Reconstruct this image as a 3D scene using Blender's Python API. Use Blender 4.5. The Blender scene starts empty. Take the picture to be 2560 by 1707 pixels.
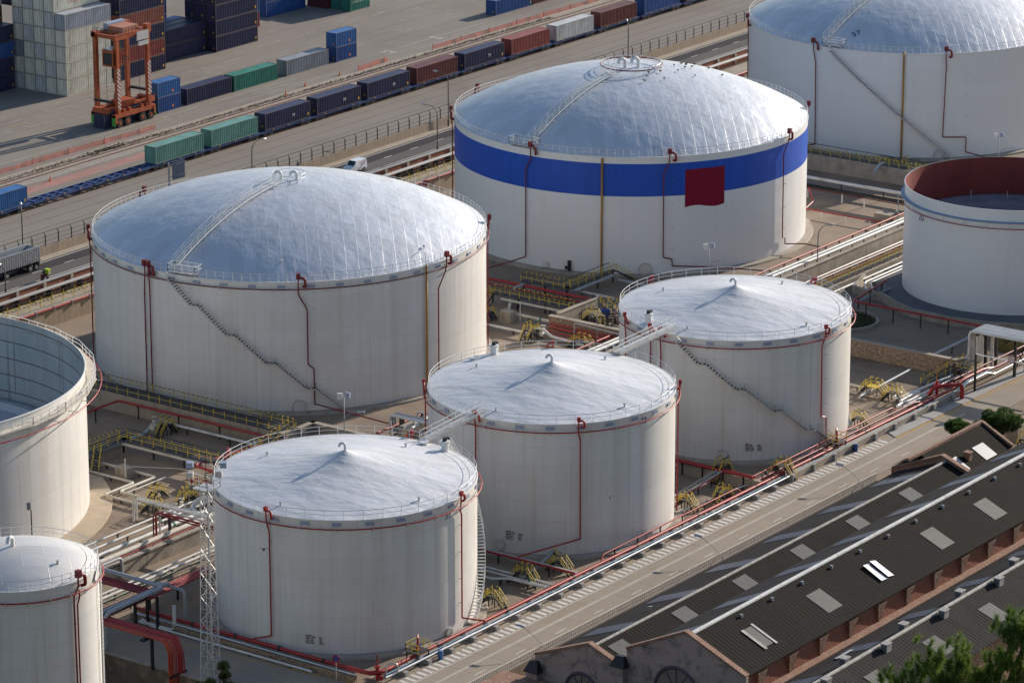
import bpy, math, random
from mathutils import Vector, Matrix
random.seed(11)
PI = math.pi
SC = bpy.context.scene
COL = SC.collection
R = math.radians
# ---------------------------------------------------------------- camera, sky, sun, exposure
# Site frame in metres: X runs along the railway and the quay road, Y runs from the hill towards the port, Z up.
cam = bpy.data.cameras.new('camera')
cam.sensor_width = 36.0
cam.lens = 134.95
cam.clip_start = 1.0
cam.clip_end = 6000.0
cam_o = bpy.data.objects.new('camera', cam)
COL.objects.link(cam_o)
cam_o.location = (0, 0, 164.0)
cam_o.rotation_euler = (R(90 - 17.1167), 0, R(-54.0))
SC.camera = cam_o

SUN_AZ, SUN_EL = -8.0, 20.3            # degrees: azimuth from +X, elevation
world = bpy.data.worlds.new('World')
SC.world = world
world.use_nodes = True
wn, wl = world.node_tree.nodes, world.node_tree.links
sky = wn.new('ShaderNodeTexSky')
sky.sky_type = 'NISHITA'
sky.sun_disc = False
sky.sun_elevation = R(SUN_EL)
sky.sun_rotation = R(90 - SUN_AZ)
sky.altitude = 100
sky.air_density = 1.0
sky.dust_density = 0.6
sky.ozone_density = 1.6
bg = wn['Background']
bg.inputs['Strength'].default_value = 0.115
wl.new(sky.outputs[0], bg.inputs[0])

sun = bpy.data.lights.new('sun', 'SUN')
sun.energy = 5.0
sun.angle = R(0.53)
sun.color = (1.0, 0.90, 0.78)
sun_o = bpy.data.objects.new('sun', sun)
COL.objects.link(sun_o)
sd = Vector((math.cos(R(SUN_EL)) * math.cos(R(SUN_AZ)), math.cos(R(SUN_EL)) * math.sin(R(SUN_AZ)), math.sin(R(SUN_EL))))
sun_o.rotation_euler = sd.to_track_quat('Z', 'Y').to_euler()
sun_o.location = (700, 200, 400)

SC.view_settings.view_transform = 'Standard'
SC.view_settings.look = 'None'
SC.view_settings.exposure = 0.30
SC.view_settings.gamma = 1.0
SC.view_settings.use_curve_mapping = False

# ---------------------------------------------------------------- materials
MATS = {}
def _n(nt, t, **kw):
    n = nt.nodes.new(t)
    for k, v in kw.items():
        setattr(n, k, v)
    return n
def mat(name, rgb, rough=0.6, metal=0.0, var=0.12, scale=0.6, stretch=(1, 1, 1), bump=0.0, bscale=3.0,
        stain=None, stain_amt=0.0, stain_scale=0.15, spec=0.5, coords='Object'):
    """Principled surface: base colour varied by one noise, optional patches of a second colour, optional bump."""
    if name in MATS:
        return MATS[name]
    m = bpy.data.materials.new(name)
    m.use_nodes = True
    nt = m.node_tree
    b = nt.nodes['Principled BSDF']
    b.inputs['Roughness'].default_value = rough
    b.inputs['Metallic'].default_value = metal
    b.inputs['Specular IOR Level'].default_value = spec
    tc = _n(nt, 'ShaderNodeTexCoord')
    mp = _n(nt, 'ShaderNodeMapping')
    mp.inputs['Scale'].default_value = [s * scale for s in stretch]
    nt.links.new(tc.outputs[coords], mp.inputs['Vector'])
    no = _n(nt, 'ShaderNodeTexNoise')
    no.inputs['Scale'].default_value = 1.0
    no.inputs['Detail'].default_value = 6.0
    no.inputs['Roughness'].default_value = 0.62
    nt.links.new(mp.outputs[0], no.inputs['Vector'])
    rp = _n(nt, 'ShaderNodeValToRGB')
    rp.color_ramp.elements[0].position = 0.28
    rp.color_ramp.elements[1].position = 0.72
    lo = [max(0, c * (1 - var)) for c in rgb]
    hi = [min(1, c * (1 + var)) for c in rgb]
    rp.color_ramp.elements[0].color = (*lo, 1)
    rp.color_ramp.elements[1].color = (*hi, 1)
    nt.links.new(no.outputs['Fac'], rp.inputs[0])
    col = rp.outputs[0]
    if stain:
        n2 = _n(nt, 'ShaderNodeTexNoise')
        n2.inputs['Scale'].default_value = stain_scale
        n2.inputs['Detail'].default_value = 7
        n2.inputs['Roughness'].default_value = 0.65
        nt.links.new(tc.outputs[coords], n2.inputs['Vector'])
        r2 = _n(nt, 'ShaderNodeValToRGB')
        r2.color_ramp.elements[0].position = 0.5
        r2.color_ramp.elements[1].position = 0.68
        r2.color_ramp.elements[0].color = (0, 0, 0, 1)
        r2.color_ramp.elements[1].color = (stain_amt, stain_amt, stain_amt, 1)
        nt.links.new(n2.outputs['Fac'], r2.inputs[0])
        mx = _n(nt, 'ShaderNodeMix', data_type='RGBA')
        nt.links.new(r2.outputs[0], mx.inputs[0])
        nt.links.new(col, mx.inputs[6])
        mx.inputs[7].default_value = (*stain, 1)
        col = mx.outputs[2]
    nt.links.new(col, b.inputs['Base Color'])
    if bump:
        n3 = _n(nt, 'ShaderNodeTexNoise')
        n3.inputs['Scale'].default_value = bscale
        n3.inputs['Detail'].default_value = 5
        nt.links.new(tc.outputs[coords], n3.inputs['Vector'])
        bp = _n(nt, 'ShaderNodeBump')
        bp.inputs['Strength'].default_value = bump
        bp.inputs['Distance'].default_value = 0.1
        nt.links.new(n3.outputs['Fac'], bp.inputs['Height'])
        nt.links.new(bp.outputs[0], b.inputs['Normal'])
    m['colsock'] = 1
    MATS[name] = m
    return m

def base_in(m):
    """The socket that feeds a material's base colour, and a function that replaces it."""
    nt = m.node_tree
    b = nt.nodes['Principled BSDF']
    l = b.inputs['Base Color'].links[0]
    return nt, b, l.from_socket

def overlay_lines(m, axis, period, width, colour, amt=1.0, coords='Object', jitter=0.0):
    """Lines every `period` metres along one object axis (slab joints, painted light on corrugation ribs)."""
    nt, b, src = base_in(m)
    tc = _n(nt, 'ShaderNodeTexCoord')
    sp = _n(nt, 'ShaderNodeSeparateXYZ')
    nt.links.new(tc.outputs[coords], sp.inputs[0])
    v = sp.outputs[axis]
    if jitter:
        nz = _n(nt, 'ShaderNodeTexNoise')
        nz.inputs['Scale'].default_value = 0.25
        nt.links.new(tc.outputs[coords], nz.inputs['Vector'])
        ma = _n(nt, 'ShaderNodeMath', operation='MULTIPLY_ADD')
        nt.links.new(nz.outputs['Fac'], ma.inputs[0])
        ma.inputs[1].default_value = jitter
        nt.links.new(v, ma.inputs[2])
        v = ma.outputs[0]
    a = _n(nt, 'ShaderNodeMath', operation='DIVIDE')
    nt.links.new(v, a.inputs[0]); a.inputs[1].default_value = period
    f = _n(nt, 'ShaderNodeMath', operation='FRACT')
    nt.links.new(a.outputs[0], f.inputs[0])
    g = _n(nt, 'ShaderNodeMath', operation='LESS_THAN')
    nt.links.new(f.outputs[0], g.inputs[0]); g.inputs[1].default_value = width / period
    k = _n(nt, 'ShaderNodeMath', operation='MULTIPLY')
    nt.links.new(g.outputs[0], k.inputs[0]); k.inputs[1].default_value = amt
    mx = _n(nt, 'ShaderNodeMix', data_type='RGBA')
    nt.links.new(k.outputs[0], mx.inputs[0])
    nt.links.new(src, mx.inputs[6])
    mx.inputs[7].default_value = (*colour, 1)
    nt.links.new(mx.outputs[2], b.inputs['Base Color'])
    return m

def overlay_streaks(m, colour, amt, sx=1.2, sz=0.05, lo=0.52, hi=0.75, coords='Object'):
    """Vertical run-off streaks."""
    nt, b, src = base_in(m)
    tc = _n(nt, 'ShaderNodeTexCoord')
    mp = _n(nt, 'ShaderNodeMapping')
    mp.inputs['Scale'].default_value = (sx, sx, sz) if coords == 'Object' else (sx, sz, 1)
    nt.links.new(tc.outputs[coords], mp.inputs['Vector'])
    no = _n(nt, 'ShaderNodeTexNoise')
    no.inputs['Scale'].default_value = 1.0
    no.inputs['Detail'].default_value = 4
    nt.links.new(mp.outputs[0], no.inputs['Vector'])
    rp = _n(nt, 'ShaderNodeValToRGB')
    rp.color_ramp.elements[0].position = lo
    rp.color_ramp.elements[1].position = hi
    rp.color_ramp.elements[0].color = (0, 0, 0, 1)
    rp.color_ramp.elements[1].color = (amt, amt, amt, 1)
    nt.links.new(no.outputs['Fac'], rp.inputs[0])
    mx = _n(nt, 'ShaderNodeMix', data_type='RGBA')
    nt.links.new(rp.outputs[0], mx.inputs[0])
    nt.links.new(src, mx.inputs[6])
    mx.inputs[7].default_value = (*colour, 1)
    nt.links.new(mx.outputs[2], b.inputs['Base Color'])
    return m

def plate_lines(m, w, h, line, amt, off=0.5, mort=0.03):
    """Weld seams of shell plates (brick layout in the UV map, metres)."""
    nt, b, src = base_in(m)
    tc = _n(nt, 'ShaderNodeTexCoord')
    br = _n(nt, 'ShaderNodeTexBrick')
    br.inputs['Scale'].default_value = 1.0
    br.inputs['Brick Width'].default_value = w
    br.inputs['Row Height'].default_value = h
    br.inputs['Mortar Size'].default_value = mort
    br.inputs['Mortar Smooth'].default_value = 0.3
    br.offset = off
    br.inputs['Color1'].default_value = (0, 0, 0, 1)
    br.inputs['Color2'].default_value = (0.14, 0.14, 0.14, 1)
    br.inputs['Mortar'].default_value = (amt, amt, amt, 1)
    nt.links.new(tc.outputs['UV'], br.inputs['Vector'])
    mx = _n(nt, 'ShaderNodeMix', data_type='RGBA')
    nt.links.new(br.outputs['Color'], mx.inputs[0])
    nt.links.new(src, mx.inputs[6])
    mx.inputs[7].default_value = (*line, 1)
    nt.links.new(mx.outputs[2], b.inputs['Base Color'])
    return br

def roof_metal(name, rgb, rough, metal, w, h, bump, dent, nstretch=(0.25, 1.0)):
    """Sheet-metal cladding: brick layout of long sheets in the UV map, dents and lapped edges in the bump."""
    m = bpy.data.materials.new(name)
    m.use_nodes = True
    nt = m.node_tree
    b = nt.nodes['Principled BSDF']
    b.inputs['Metallic'].default_value = metal
    tc = _n(nt, 'ShaderNodeTexCoord')
    br = _n(nt, 'ShaderNodeTexBrick')
    br.inputs['Scale'].default_value = 1.0
    br.inputs['Brick Width'].default_value = w
    br.inputs['Row Height'].default_value = h
    br.inputs['Mortar Size'].default_value = 0.05
    br.inputs['Mortar Smooth'].default_value = 0.6
    br.inputs['Color1'].default_value = (0.0, 0.0, 0.0, 1)
    br.inputs['Color2'].default_value = (1, 1, 1, 1)
    br.inputs['Mortar'].default_value = (0.5, 0.5, 0.5, 1)
    nt.links.new(tc.outputs['UV'], br.inputs['Vector'])
    mp = _n(nt, 'ShaderNodeMapping')
    mp.inputs['Scale'].default_value = (nstretch[0], nstretch[1], 1)
    nt.links.new(tc.outputs['UV'], mp.inputs['Vector'])
    no = _n(nt, 'ShaderNodeTexNoise')
    no.inputs['Scale'].default_value = 0.55
    no.inputs['Detail'].default_value = 3.5
    no.inputs['Roughness'].default_value = 0.5
    nt.links.new(mp.outputs[0], no.inputs['Vector'])
    # base colour
    mx = _n(nt, 'ShaderNodeMix', data_type='RGBA')
    mx.inputs[6].default_value = (*[c * 0.93 for c in rgb], 1)
    mx.inputs[7].default_value = (*[min(1, c * 1.07) for c in rgb], 1)
    nt.links.new(br.outputs['Color'], mx.inputs[0])
    dirt = _n(nt, 'ShaderNodeTexNoise')
    dirt.inputs['Scale'].default_value = 0.12
    dirt.inputs['Detail'].default_value = 6
    nt.links.new(tc.outputs['UV'], dirt.inputs['Vector'])
    dr = _n(nt, 'ShaderNodeValToRGB')
    dr.color_ramp.elements[0].position = 0.45; dr.color_ramp.elements[0].color = (0, 0, 0, 1)
    dr.color_ramp.elements[1].position = 0.75; dr.color_ramp.elements[1].color = (0.45, 0.45, 0.45, 1)
    nt.links.new(dirt.outputs['Fac'], dr.inputs[0])
    m2 = _n(nt, 'ShaderNodeMix', data_type='RGBA')
    nt.links.new(dr.outputs[0], m2.inputs[0])
    nt.links.new(mx.outputs[2], m2.inputs[6])
    m2.inputs[7].default_value = (rgb[0] * 0.92, rgb[1] * 0.86, rgb[2] * 0.78, 1)
    m3 = _n(nt, 'ShaderNodeMix', data_type='RGBA')
    mf = _n(nt, 'ShaderNodeMath', operation='MULTIPLY')
    nt.links.new(br.outputs['Fac'], mf.inputs[0]); mf.inputs[1].default_value = 0.22
    nt.links.new(mf.outputs[0], m3.inputs[0])
    nt.links.new(m2.outputs[2], m3.inputs[6])
    m3.inputs[7].default_value = (*[c * 0.45 for c in rgb], 1)
    nt.links.new(m3.outputs[2], b.inputs['Base Color'])
    rr = _n(nt, 'ShaderNodeMapRange')
    rr.inputs['To Min'].default_value = rough - 0.06
    rr.inputs['To Max'].default_value = rough + 0.10
    nt.links.new(no.outputs['Fac'], rr.inputs['Value'])
    nt.links.new(rr.outputs[0], b.inputs['Roughness'])
    # bump: dents + raised laps
    ad = _n(nt, 'ShaderNodeMath', operation='MULTIPLY_ADD')
    nt.links.new(no.outputs['Fac'], ad.inputs[0]); ad.inputs[1].default_value = dent
    mm = _n(nt, 'ShaderNodeMath', operation='MULTIPLY')
    nt.links.new(br.outputs['Fac'], mm.inputs[0]); mm.inputs[1].default_value = 0.012
    nt.links.new(mm.outputs[0], ad.inputs[2])
    bp = _n(nt, 'ShaderNodeBump')
    bp.inputs['Strength'].default_value = bump
    bp.inputs['Distance'].default_value = 1.0
    nt.links.new(ad.outputs[0], bp.inputs['Height'])
    nt.links.new(bp.outputs[0], b.inputs['Normal'])
    MATS[name] = m
    return m

# painted steel and stone
M_SHELL = mat('white_tank_paint', (0.76, 0.74, 0.70), 0.45, 0, 0.05, 0.35, (3, 3, 0.12), stain=(0.60, 0.56, 0.49), stain_amt=0.35, stain_scale=0.08)
plate_lines(M_SHELL, 9.5, 2.35, (0.50, 0.46, 0.41), 0.50)
overlay_streaks(M_SHELL, (0.46, 0.39, 0.30), 0.32, 0.55, 0.03, 0.5, 0.78)
overlay_streaks(M_SHELL, (0.42, 0.36, 0.29), 0.30, 2.0, 0.05, 0.56, 0.74)
M_SHELL_CLEAN = mat('clean_tank_paint', (0.78, 0.78, 0.77), 0.4, 0, 0.03, 0.3, (3, 3, 0.12))
plate_lines(M_SHELL_CLEAN, 10.5, 2.6, (0.60, 0.57, 0.52), 0.35)
overlay_streaks(M_SHELL_CLEAN, (0.52, 0.46, 0.37), 0.20, 0.9, 0.03)
M_BAND = mat('blue_band_paint', (0.016, 0.085, 0.46), 0.45, 0, 0.12, 0.5, (2, 2, 0.1), spec=.25)
M_FLAG = mat('crimson_paint', (0.22, 0.006, 0.030), 0.5, 0, 0.06, 0.5, spec=.2)
M_DOME = roof_metal('dome_cladding', (0.60, 0.63, 0.68), 0.45, 0.32, 5.0, 1.75, 0.9, 0.16, (0.75, 0.9))
M_CONE = roof_metal('cone_cladding', (0.66, 0.67, 0.69), 0.50, 0.22, 9.0, 2.6, 0.9, 0.22, (0.55, 0.9))
M_CONE_W = roof_metal('weathered_dome_cladding', (0.68, 0.66, 0.63), 0.5, 0.55, 5.0, 2.4, 0.8, 0.10, (0.35, 0.8))
M_WHITE = mat('white_steel', (0.72, 0.72, 0.70), 0.45, 0, 0.06, 1.0)
M_PIPEW = mat('white_pipe_paint', (0.70, 0.69, 0.65), 0.38, 0, 0.10, 0.5, stain=(0.38, 0.33, 0.26), stain_amt=0.45, stain_scale=0.4)
M_PIPEC = mat('cream_pipe_paint', (0.56, 0.53, 0.45), 0.5, 0, 0.10, 0.5, stain=(0.30, 0.25, 0.18), stain_amt=0.5, stain_scale=0.4)
M_PIPES = mat('bare_steel_pipe', (0.62, 0.63, 0.64), 0.28, 0.75, 0.10, 0.6)
M_PIPEG = mat('grey_pipe_paint', (0.36, 0.38, 0.40), 0.45, 0, 0.08, 0.5)
M_RED = mat('fire_red_paint', (0.36, 0.022, 0.020), 0.42, 0, 0.16, 0.5, stain=(0.22, 0.02, 0.015), stain_amt=0.5, stain_scale=0.3)
M_DKRED = mat('dark_red_paint', (0.17, 0.010, 0.014), 0.5, 0, 0.12, 0.8)
M_ORANGE = mat('vermilion_pipe_paint', (0.42, 0.055, 0.022), 0.45, 0, 0.15, 0.6)
M_YEL = mat('safety_yellow_paint', (0.64, 0.47, 0.035), 0.5, 0, 0.10, 1.5)
M_YELPIPE = mat('ochre_pipe_paint', (0.42, 0.20, 0.02), 0.5, 0, 0.12, 0.4)
M_BLACK = mat('black_steel', (0.012, 0.012, 0.014), 0.55, 0, 0.2, 1.0)
M_DARK = mat('dark_steel_grating', (0.055, 0.055, 0.060), 0.6, 0.2, 0.15, 1.0)
M_GREY = mat('grey_steel', (0.30, 0.31, 0.32), 0.5, 0.3, 0.1, 1.0)
M_GALV = mat('galvanised_steel', (0.52, 0.52, 0.51), 0.5, 0.35, 0.1, 1.5)
M_PLATE = mat('bluish_deflector_paint', (0.30, 0.35, 0.46), 0.4, 0, 0.08, 1.0)
M_BLUE = mat('blue_valve_paint', (0.02, 0.06, 0.30), 0.4, 0, 0.1, 1.0)
M_LTBLUE = mat('light_blue_line_paint', (0.16, 0.38, 0.58), 0.4, 0, 0.08, 1.0)
M_GREEN = mat('green_flange_paint', (0.01, 0.14, 0.08), 0.5, 0, 0.1, 1.0)
M_NUM = mat('dark_blue_lettering', (0.02, 0.03, 0.16), 0.6, 0, 0.05, 1.0)
M_INK = mat('black_lettering', (0.03, 0.03, 0.035), 0.7, 0, 0.05, 1.0)
M_CONC = mat('weathered_concrete', (0.36, 0.31, 0.25), 0.85, 0, 0.18, 0.5, bump=0.3, stain=(0.16, 0.13, 0.10), stain_amt=0.55, stain_scale=0.35)
overlay_streaks(M_CONC, (0.15, 0.12, 0.09), 0.5, 1.1, 0.12)
M_WALL = mat('tan_precast_wall', (0.37, 0.29, 0.21), 0.85, 0, 0.12, 0.6, (1, 1, 0.3), bump=0.3)
overlay_lines(M_WALL, 0, 1.2, 0.10, (0.20, 0.15, 0.11), 0.6)
overlay_streaks(M_WALL, (0.22, 0.17, 0.12), 0.45, 2.2, 0.15)
M_BRICKW = mat('red_brick_wall', (0.29, 0.105, 0.060), 0.85, 0, 0.22, 2.2, bump=0.4, stain=(0.17, 0.075, 0.05), stain_amt=0.6, stain_scale=0.5)
M_STONE = mat('rubble_stone', (0.28, 0.20, 0.135), 0.9, 0, 0.50, 2.4, bump=0.8, bscale=2.0, stain=(0.40, 0.30, 0.20), stain_amt=0.6, stain_scale=1.2)
M_RUST = mat('rusted_rail', (0.20, 0.085, 0.045), 0.7, 0.3, 0.2, 1.0)
M_TYRE = mat('tyre_rubber', (0.02, 0.02, 0.021), 0.85, 0, 0.2, 2.0)
M_GLASS = mat('dark_glass', (0.015, 0.02, 0.025), 0.08, 0, 0.1, 1.0, spec=0.8)
M_CRANE = mat('crane_orange_paint', (0.42, 0.085, 0.022), 0.5, 0, 0.16, 0.8, stain=(0.20, 0.035, 0.014), stain_amt=0.7, stain_scale=0.5)
M_LIME = mat('lime_green_paint', (0.10, 0.42, 0.07), 0.5, 0, 0.1, 1.0)
M_VEH = mat('white_vehicle_paint', (0.74, 0.76, 0.78), 0.25, 0, 0.03, 1.0)
M_ALU = mat('tipper_aluminium', (0.52, 0.53, 0.54), 0.38, 0.5, 0.12, 0.8)
M_HIVIS = mat('hi_vis_yellow', (0.52, 0.72, 0.02), 0.6, 0, 0.06, 2.0)
M_CLOTH = mat('black_clothing', (0.014, 0.015, 0.018), 0.8, 0, 0.2, 3.0)
M_NET = mat('orange_safety_netting', (0.62, 0.14, 0.09), 0.7, 0, 0.15, 0.5)
M_LINEW = mat('white_road_paint', (0.62, 0.61, 0.58), 0.75, 0, 0.14, 1.5, stain=(0.36, 0.33, 0.29), stain_amt=0.6, stain_scale=0.9)
M_LINEY = mat('yellow_road_paint', (0.46, 0.27, 0.05), 0.75, 0, 0.16, 1.2, stain=(0.30, 0.22, 0.12), stain_amt=0.5, stain_scale=0.8)
M_LINEF = mat('faded_white_paint', (0.44, 0.43, 0.41), 0.85, 0, 0.2, 1.2, stain=(0.27, 0.24, 0.21), stain_amt=0.9, stain_scale=0.5)
M_LINEFY = mat('faded_yellow_paint', (0.36, 0.28, 0.12), 0.85, 0, 0.2, 1.2, stain=(0.27, 0.24, 0.21), stain_amt=0.9, stain_scale=0.5)

# ground sheets
M_YARD = mat('yard_concrete', (0.245, 0.215, 0.185), 0.85, 0, 0.10, 0.09, (0.5, 1, 1), stain=(0.19, 0.16, 0.14), stain_amt=0.6, stain_scale=0.045, bump=0.15, spec=.2)
overlay_lines(M_YARD, 1, 7.1, 0.16, (0.13, 0.11, 0.095), 0.75, jitter=0.3)
overlay_lines(M_YARD, 0, 11.0, 0.12, (0.16, 0.135, 0.115), 0.5, jitter=0.4)
M_FARM = mat('tank_farm_concrete', (0.25, 0.19, 0.135), 0.88, 0, 0.16, 0.12, stain=(0.14, 0.105, 0.075), stain_amt=0.75, stain_scale=0.08, bump=0.3)
overlay_lines(M_FARM, 0, 5.5, 0.10, (0.15, 0.11, 0.08), 0.55, jitter=0.5)
M_LOW = mat('lower_ground_earth', (0.16, 0.12, 0.085), 0.95, 0, 0.3, 0.3, bump=0.5)
M_QUAY = mat('service_road_concrete', (0.32, 0.27, 0.215), 0.85, 0, 0.09, 0.16, (0.4, 1, 1), stain=(0.275, 0.225, 0.17), stain_amt=0.6, stain_scale=0.12, bump=0.15, spec=.2)
overlay_lines(M_QUAY, 0, 5.0, 0.07, (0.15, 0.125, 0.10), 0.8, jitter=0.25)
M_QUAY2 = mat('verge_concrete', (0.33, 0.265, 0.195), 0.9, 0, 0.14, 0.4, stain=(0.20, 0.155, 0.10), stain_amt=0.6, stain_scale=0.3, bump=0.2)
M_ASPH = mat('dark_asphalt', (0.046, 0.043, 0.046), 0.85, 0, 0.14, 0.3, (0.25, 1, 1), bump=0.15, spec=.15)
M_ASPH2 = mat('worn_asphalt', (0.120, 0.110, 0.104), 0.85, 0, 0.10, 0.3, (0.25, 1, 1), bump=0.15, spec=.15)
M_VERGE = mat('pale_dust_verge', (0.34, 0.29, 0.23), 0.95, 0, 0.12, 0.5, bump=0.3)
M_BALLAST = mat('track_ballast', (0.30, 0.26, 0.22), 0.95, 0, 0.25, 1.5, bump=0.6, bscale=6)
M_REDDUST = mat('red_dust_strip', (0.36, 0.17, 0.14), 0.95, 0, 0.18, 0.4, (0.3, 1.5, 1), stain=(0.28, 0.23, 0.19), stain_amt=0.8, stain_scale=0.2)
M_KERB = mat('grey_kerb_stone', (0.33, 0.32, 0.30), 0.85, 0, 0.12, 0.8)
# ---------------------------------------------------------------- geometry helpers
class MB:
    """Collects vertices and faces in world metres; build() links them as one mesh object."""
    def __init__(s):
        s.v, s.f, s.uv = [], [], {}
    def add(s, vs, fs, uvs=None):
        o = len(s.v)
        s.v += [tuple(p) for p in vs]
        for i, f in enumerate(fs):
            if uvs: s.uv[len(s.f)] = uvs[i]
            s.f.append(tuple(k + o for k in f))
        return s
    def box(s, x0, y0, z0, x1, y1, z1):
        return s.add([(x0, y0, z0), (x1, y0, z0), (x1, y1, z0), (x0, y1, z0), (x0, y0, z1), (x1, y0, z1), (x1, y1, z1), (x0, y1, z1)],
                     [(3, 2, 1, 0), (4, 5, 6, 7), (0, 1, 5, 4), (1, 2, 6, 5), (2, 3, 7, 6), (3, 0, 4, 7)])
    def cbox(s, c, sx, sy, sz, rz=0.0):
        co, si = math.cos(rz), math.sin(rz)
        vs = []
        for z in (-sz / 2, sz / 2):
            for x, y in ((-1, -1), (1, -1), (1, 1), (-1, 1)):
                X, Y = x * sx / 2, y * sy / 2
                vs.append((c[0] + X * co - Y * si, c[1] + X * si + Y * co, c[2] + z))
        return s.add(vs, [(3, 2, 1, 0), (4, 5, 6, 7), (0, 1, 5, 4), (1, 2, 6, 5), (2, 3, 7, 6), (3, 0, 4, 7)])
    def bar(s, p, q, w=0.06, h=None):
        """Square bar between two points."""
        h = h or w
        p, q = Vector(p), Vector(q)
        d = (q - p)
        if d.length < 1e-6: return s
        d.normalize()
        up = Vector((0, 0, 1)) if abs(d.z) < 0.95 else Vector((1, 0, 0))
        a = d.cross(up).normalized() * (w / 2)
        b = a.cross(d).normalized() * (h / 2)
        vs = [p - a - b, p + a - b, p + a + b, p - a + b, q - a - b, q + a - b, q + a + b, q - a + b]
        return s.add(vs, [(0, 1, 2, 3), (7, 6, 5, 4), (4, 5, 1, 0), (5, 6, 2, 1), (6, 7, 3, 2), (7, 4, 0, 3)])
    def prism(s, poly, z0, z1):
        n = len(poly)
        vs = [(x, y, z0) for x, y in poly] + [(x, y, z1) for x, y in poly]
        return s.add(vs, [tuple(range(n - 1, -1, -1)), tuple(range(n, 2 * n))] + [(i, (i + 1) % n, n + (i + 1) % n, n + i) for i in range(n)])
    def quad(s, a, b, c, d):
        return s.add([a, b, c, d], [(0, 1, 2, 3)])
    def tube(s, pts, r, n=8, closed=False, bend=0.0, caps=True, r1=None):
        pts = [Vector(p) for p in pts]
        if bend and len(pts) > 2 and not closed:
            out = [pts[0]]
            for i in range(1, len(pts) - 1):
                a, b, c = pts[i - 1], pts[i], pts[i + 1]
                k = min(bend, (a - b).length * 0.45, (c - b).length * 0.45)
                p, q = b + (a - b).normalized() * k, b + (c - b).normalized() * k
                for t in (0, .2, .4, .6, .8, 1):
                    out.append(p * (1 - t) ** 2 + b * (2 * t * (1 - t)) + q * t * t)
            out.append(pts[-1])
            pts = out
        m = len(pts)
        rings = []
        prev = None
        for i in range(m):
            if closed: d = pts[(i + 1) % m] - pts[i - 1]
            else: d = pts[min(i + 1, m - 1)] - pts[max(i - 1, 0)]
            if d.length < 1e-9: d = Vector((0, 0, 1))
            d.normalize()
            if prev is None:
                up = Vector((0, 0, 1)) if abs(d.z) < 0.9 else Vector((1, 0, 0))
                a = d.cross(up).normalized()
            else:
                a = prev - d * prev.dot(d)
                a = a.normalized() if a.length > 1e-6 else d.cross(Vector((0, 0, 1))).normalized()
            prev = a
            b = d.cross(a)
            rr = r if r1 is None else r + (r1 - r) * i / (m - 1)
            rings.append([pts[i] + (a * math.cos(2 * PI * k / n) + b * math.sin(2 * PI * k / n)) * rr for k in range(n)])
        vs = [p for rg in rings for p in rg]
        fs = []
        for i in range(m if closed else m - 1):
            j = (i + 1) % m
            for k in range(n):
                fs.append((i * n + k, i * n + (k + 1) % n, j * n + (k + 1) % n, j * n + k))
        if caps and not closed:
            fs.append(tuple(range(n - 1, -1, -1)))
            fs.append(tuple((m - 1) * n + k for k in range(n)))
        return s.add(vs, fs)
    def cyl(s, x, y, z0, z1, r, n=12, r1=None):
        return s.tube([(x, y, z0), (x, y, z1)], r, n, r1=r1)
    def lathe(s, cx, cy, prof, n=64, a0=0.0, a1=2 * PI, uvscale=True, flip=False):
        """Revolve (radius, z) pairs; the UV map runs in metres round and up the surface."""
        full = abs(a1 - a0 - 2 * PI) < 1e-6
        m = n if full else n + 1
        vs = [(cx + r * math.cos(a0 + (a1 - a0) * k / n), cy + r * math.sin(a0 + (a1 - a0) * k / n), z) for r, z in prof for k in range(m)]
        ln = [0]
        for i in range(1, len(prof)):
            ln.append(ln[-1] + math.hypot(prof[i][0] - prof[i - 1][0], prof[i][1] - prof[i - 1][1]))
        rm = max(p[0] for p in prof)
        fs, uv = [], []
        for i in range(len(prof) - 1):
            for k in range(n):
                k1 = (k + 1) % m
                f = (i * m + k, i * m + k1, (i + 1) * m + k1, (i + 1) * m + k)
                u = [((a1 - a0) * k / n * rm, ln[i]), ((a1 - a0) * (k + 1) / n * rm, ln[i]), ((a1 - a0) * (k + 1) / n * rm, ln[i + 1]), ((a1 - a0) * k / n * rm, ln[i + 1])]
                if flip: f, u = f[::-1], u[::-1]
                fs.append(f); uv.append(u)
        return s.add(vs, fs, uv)
    def build(s, name, m, parent=None, smooth=False, auto=None, props=None):
        org = Vector((0, 0, 0))
        p = parent
        while p is not None:
            org += p.location
            p = p.parent
        me = bpy.data.meshes.new(name)
        me.from_pydata([(v[0] - org.x, v[1] - org.y, v[2] - org.z) for v in s.v], [], s.f)
        if s.uv:
            ul = me.uv_layers.new(name='UVMap')
            for pi, poly in enumerate(me.polygons):
                u = s.uv.get(pi)
                if u:
                    for li, uvc in zip(poly.loop_indices, u): ul.data[li].uv = uvc
        me.materials.append(m)
        if smooth:
            me.polygons.foreach_set('use_smooth', [True] * len(me.polygons))
            if auto is not None: me.set_sharp_from_angle(angle=R(auto))
        me.update()
        o = bpy.data.objects.new(name, me)
        COL.objects.link(o)
        if parent is not None: o.parent = parent
        if props:
            for k, v in props.items(): o[k] = v
        return o

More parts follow.
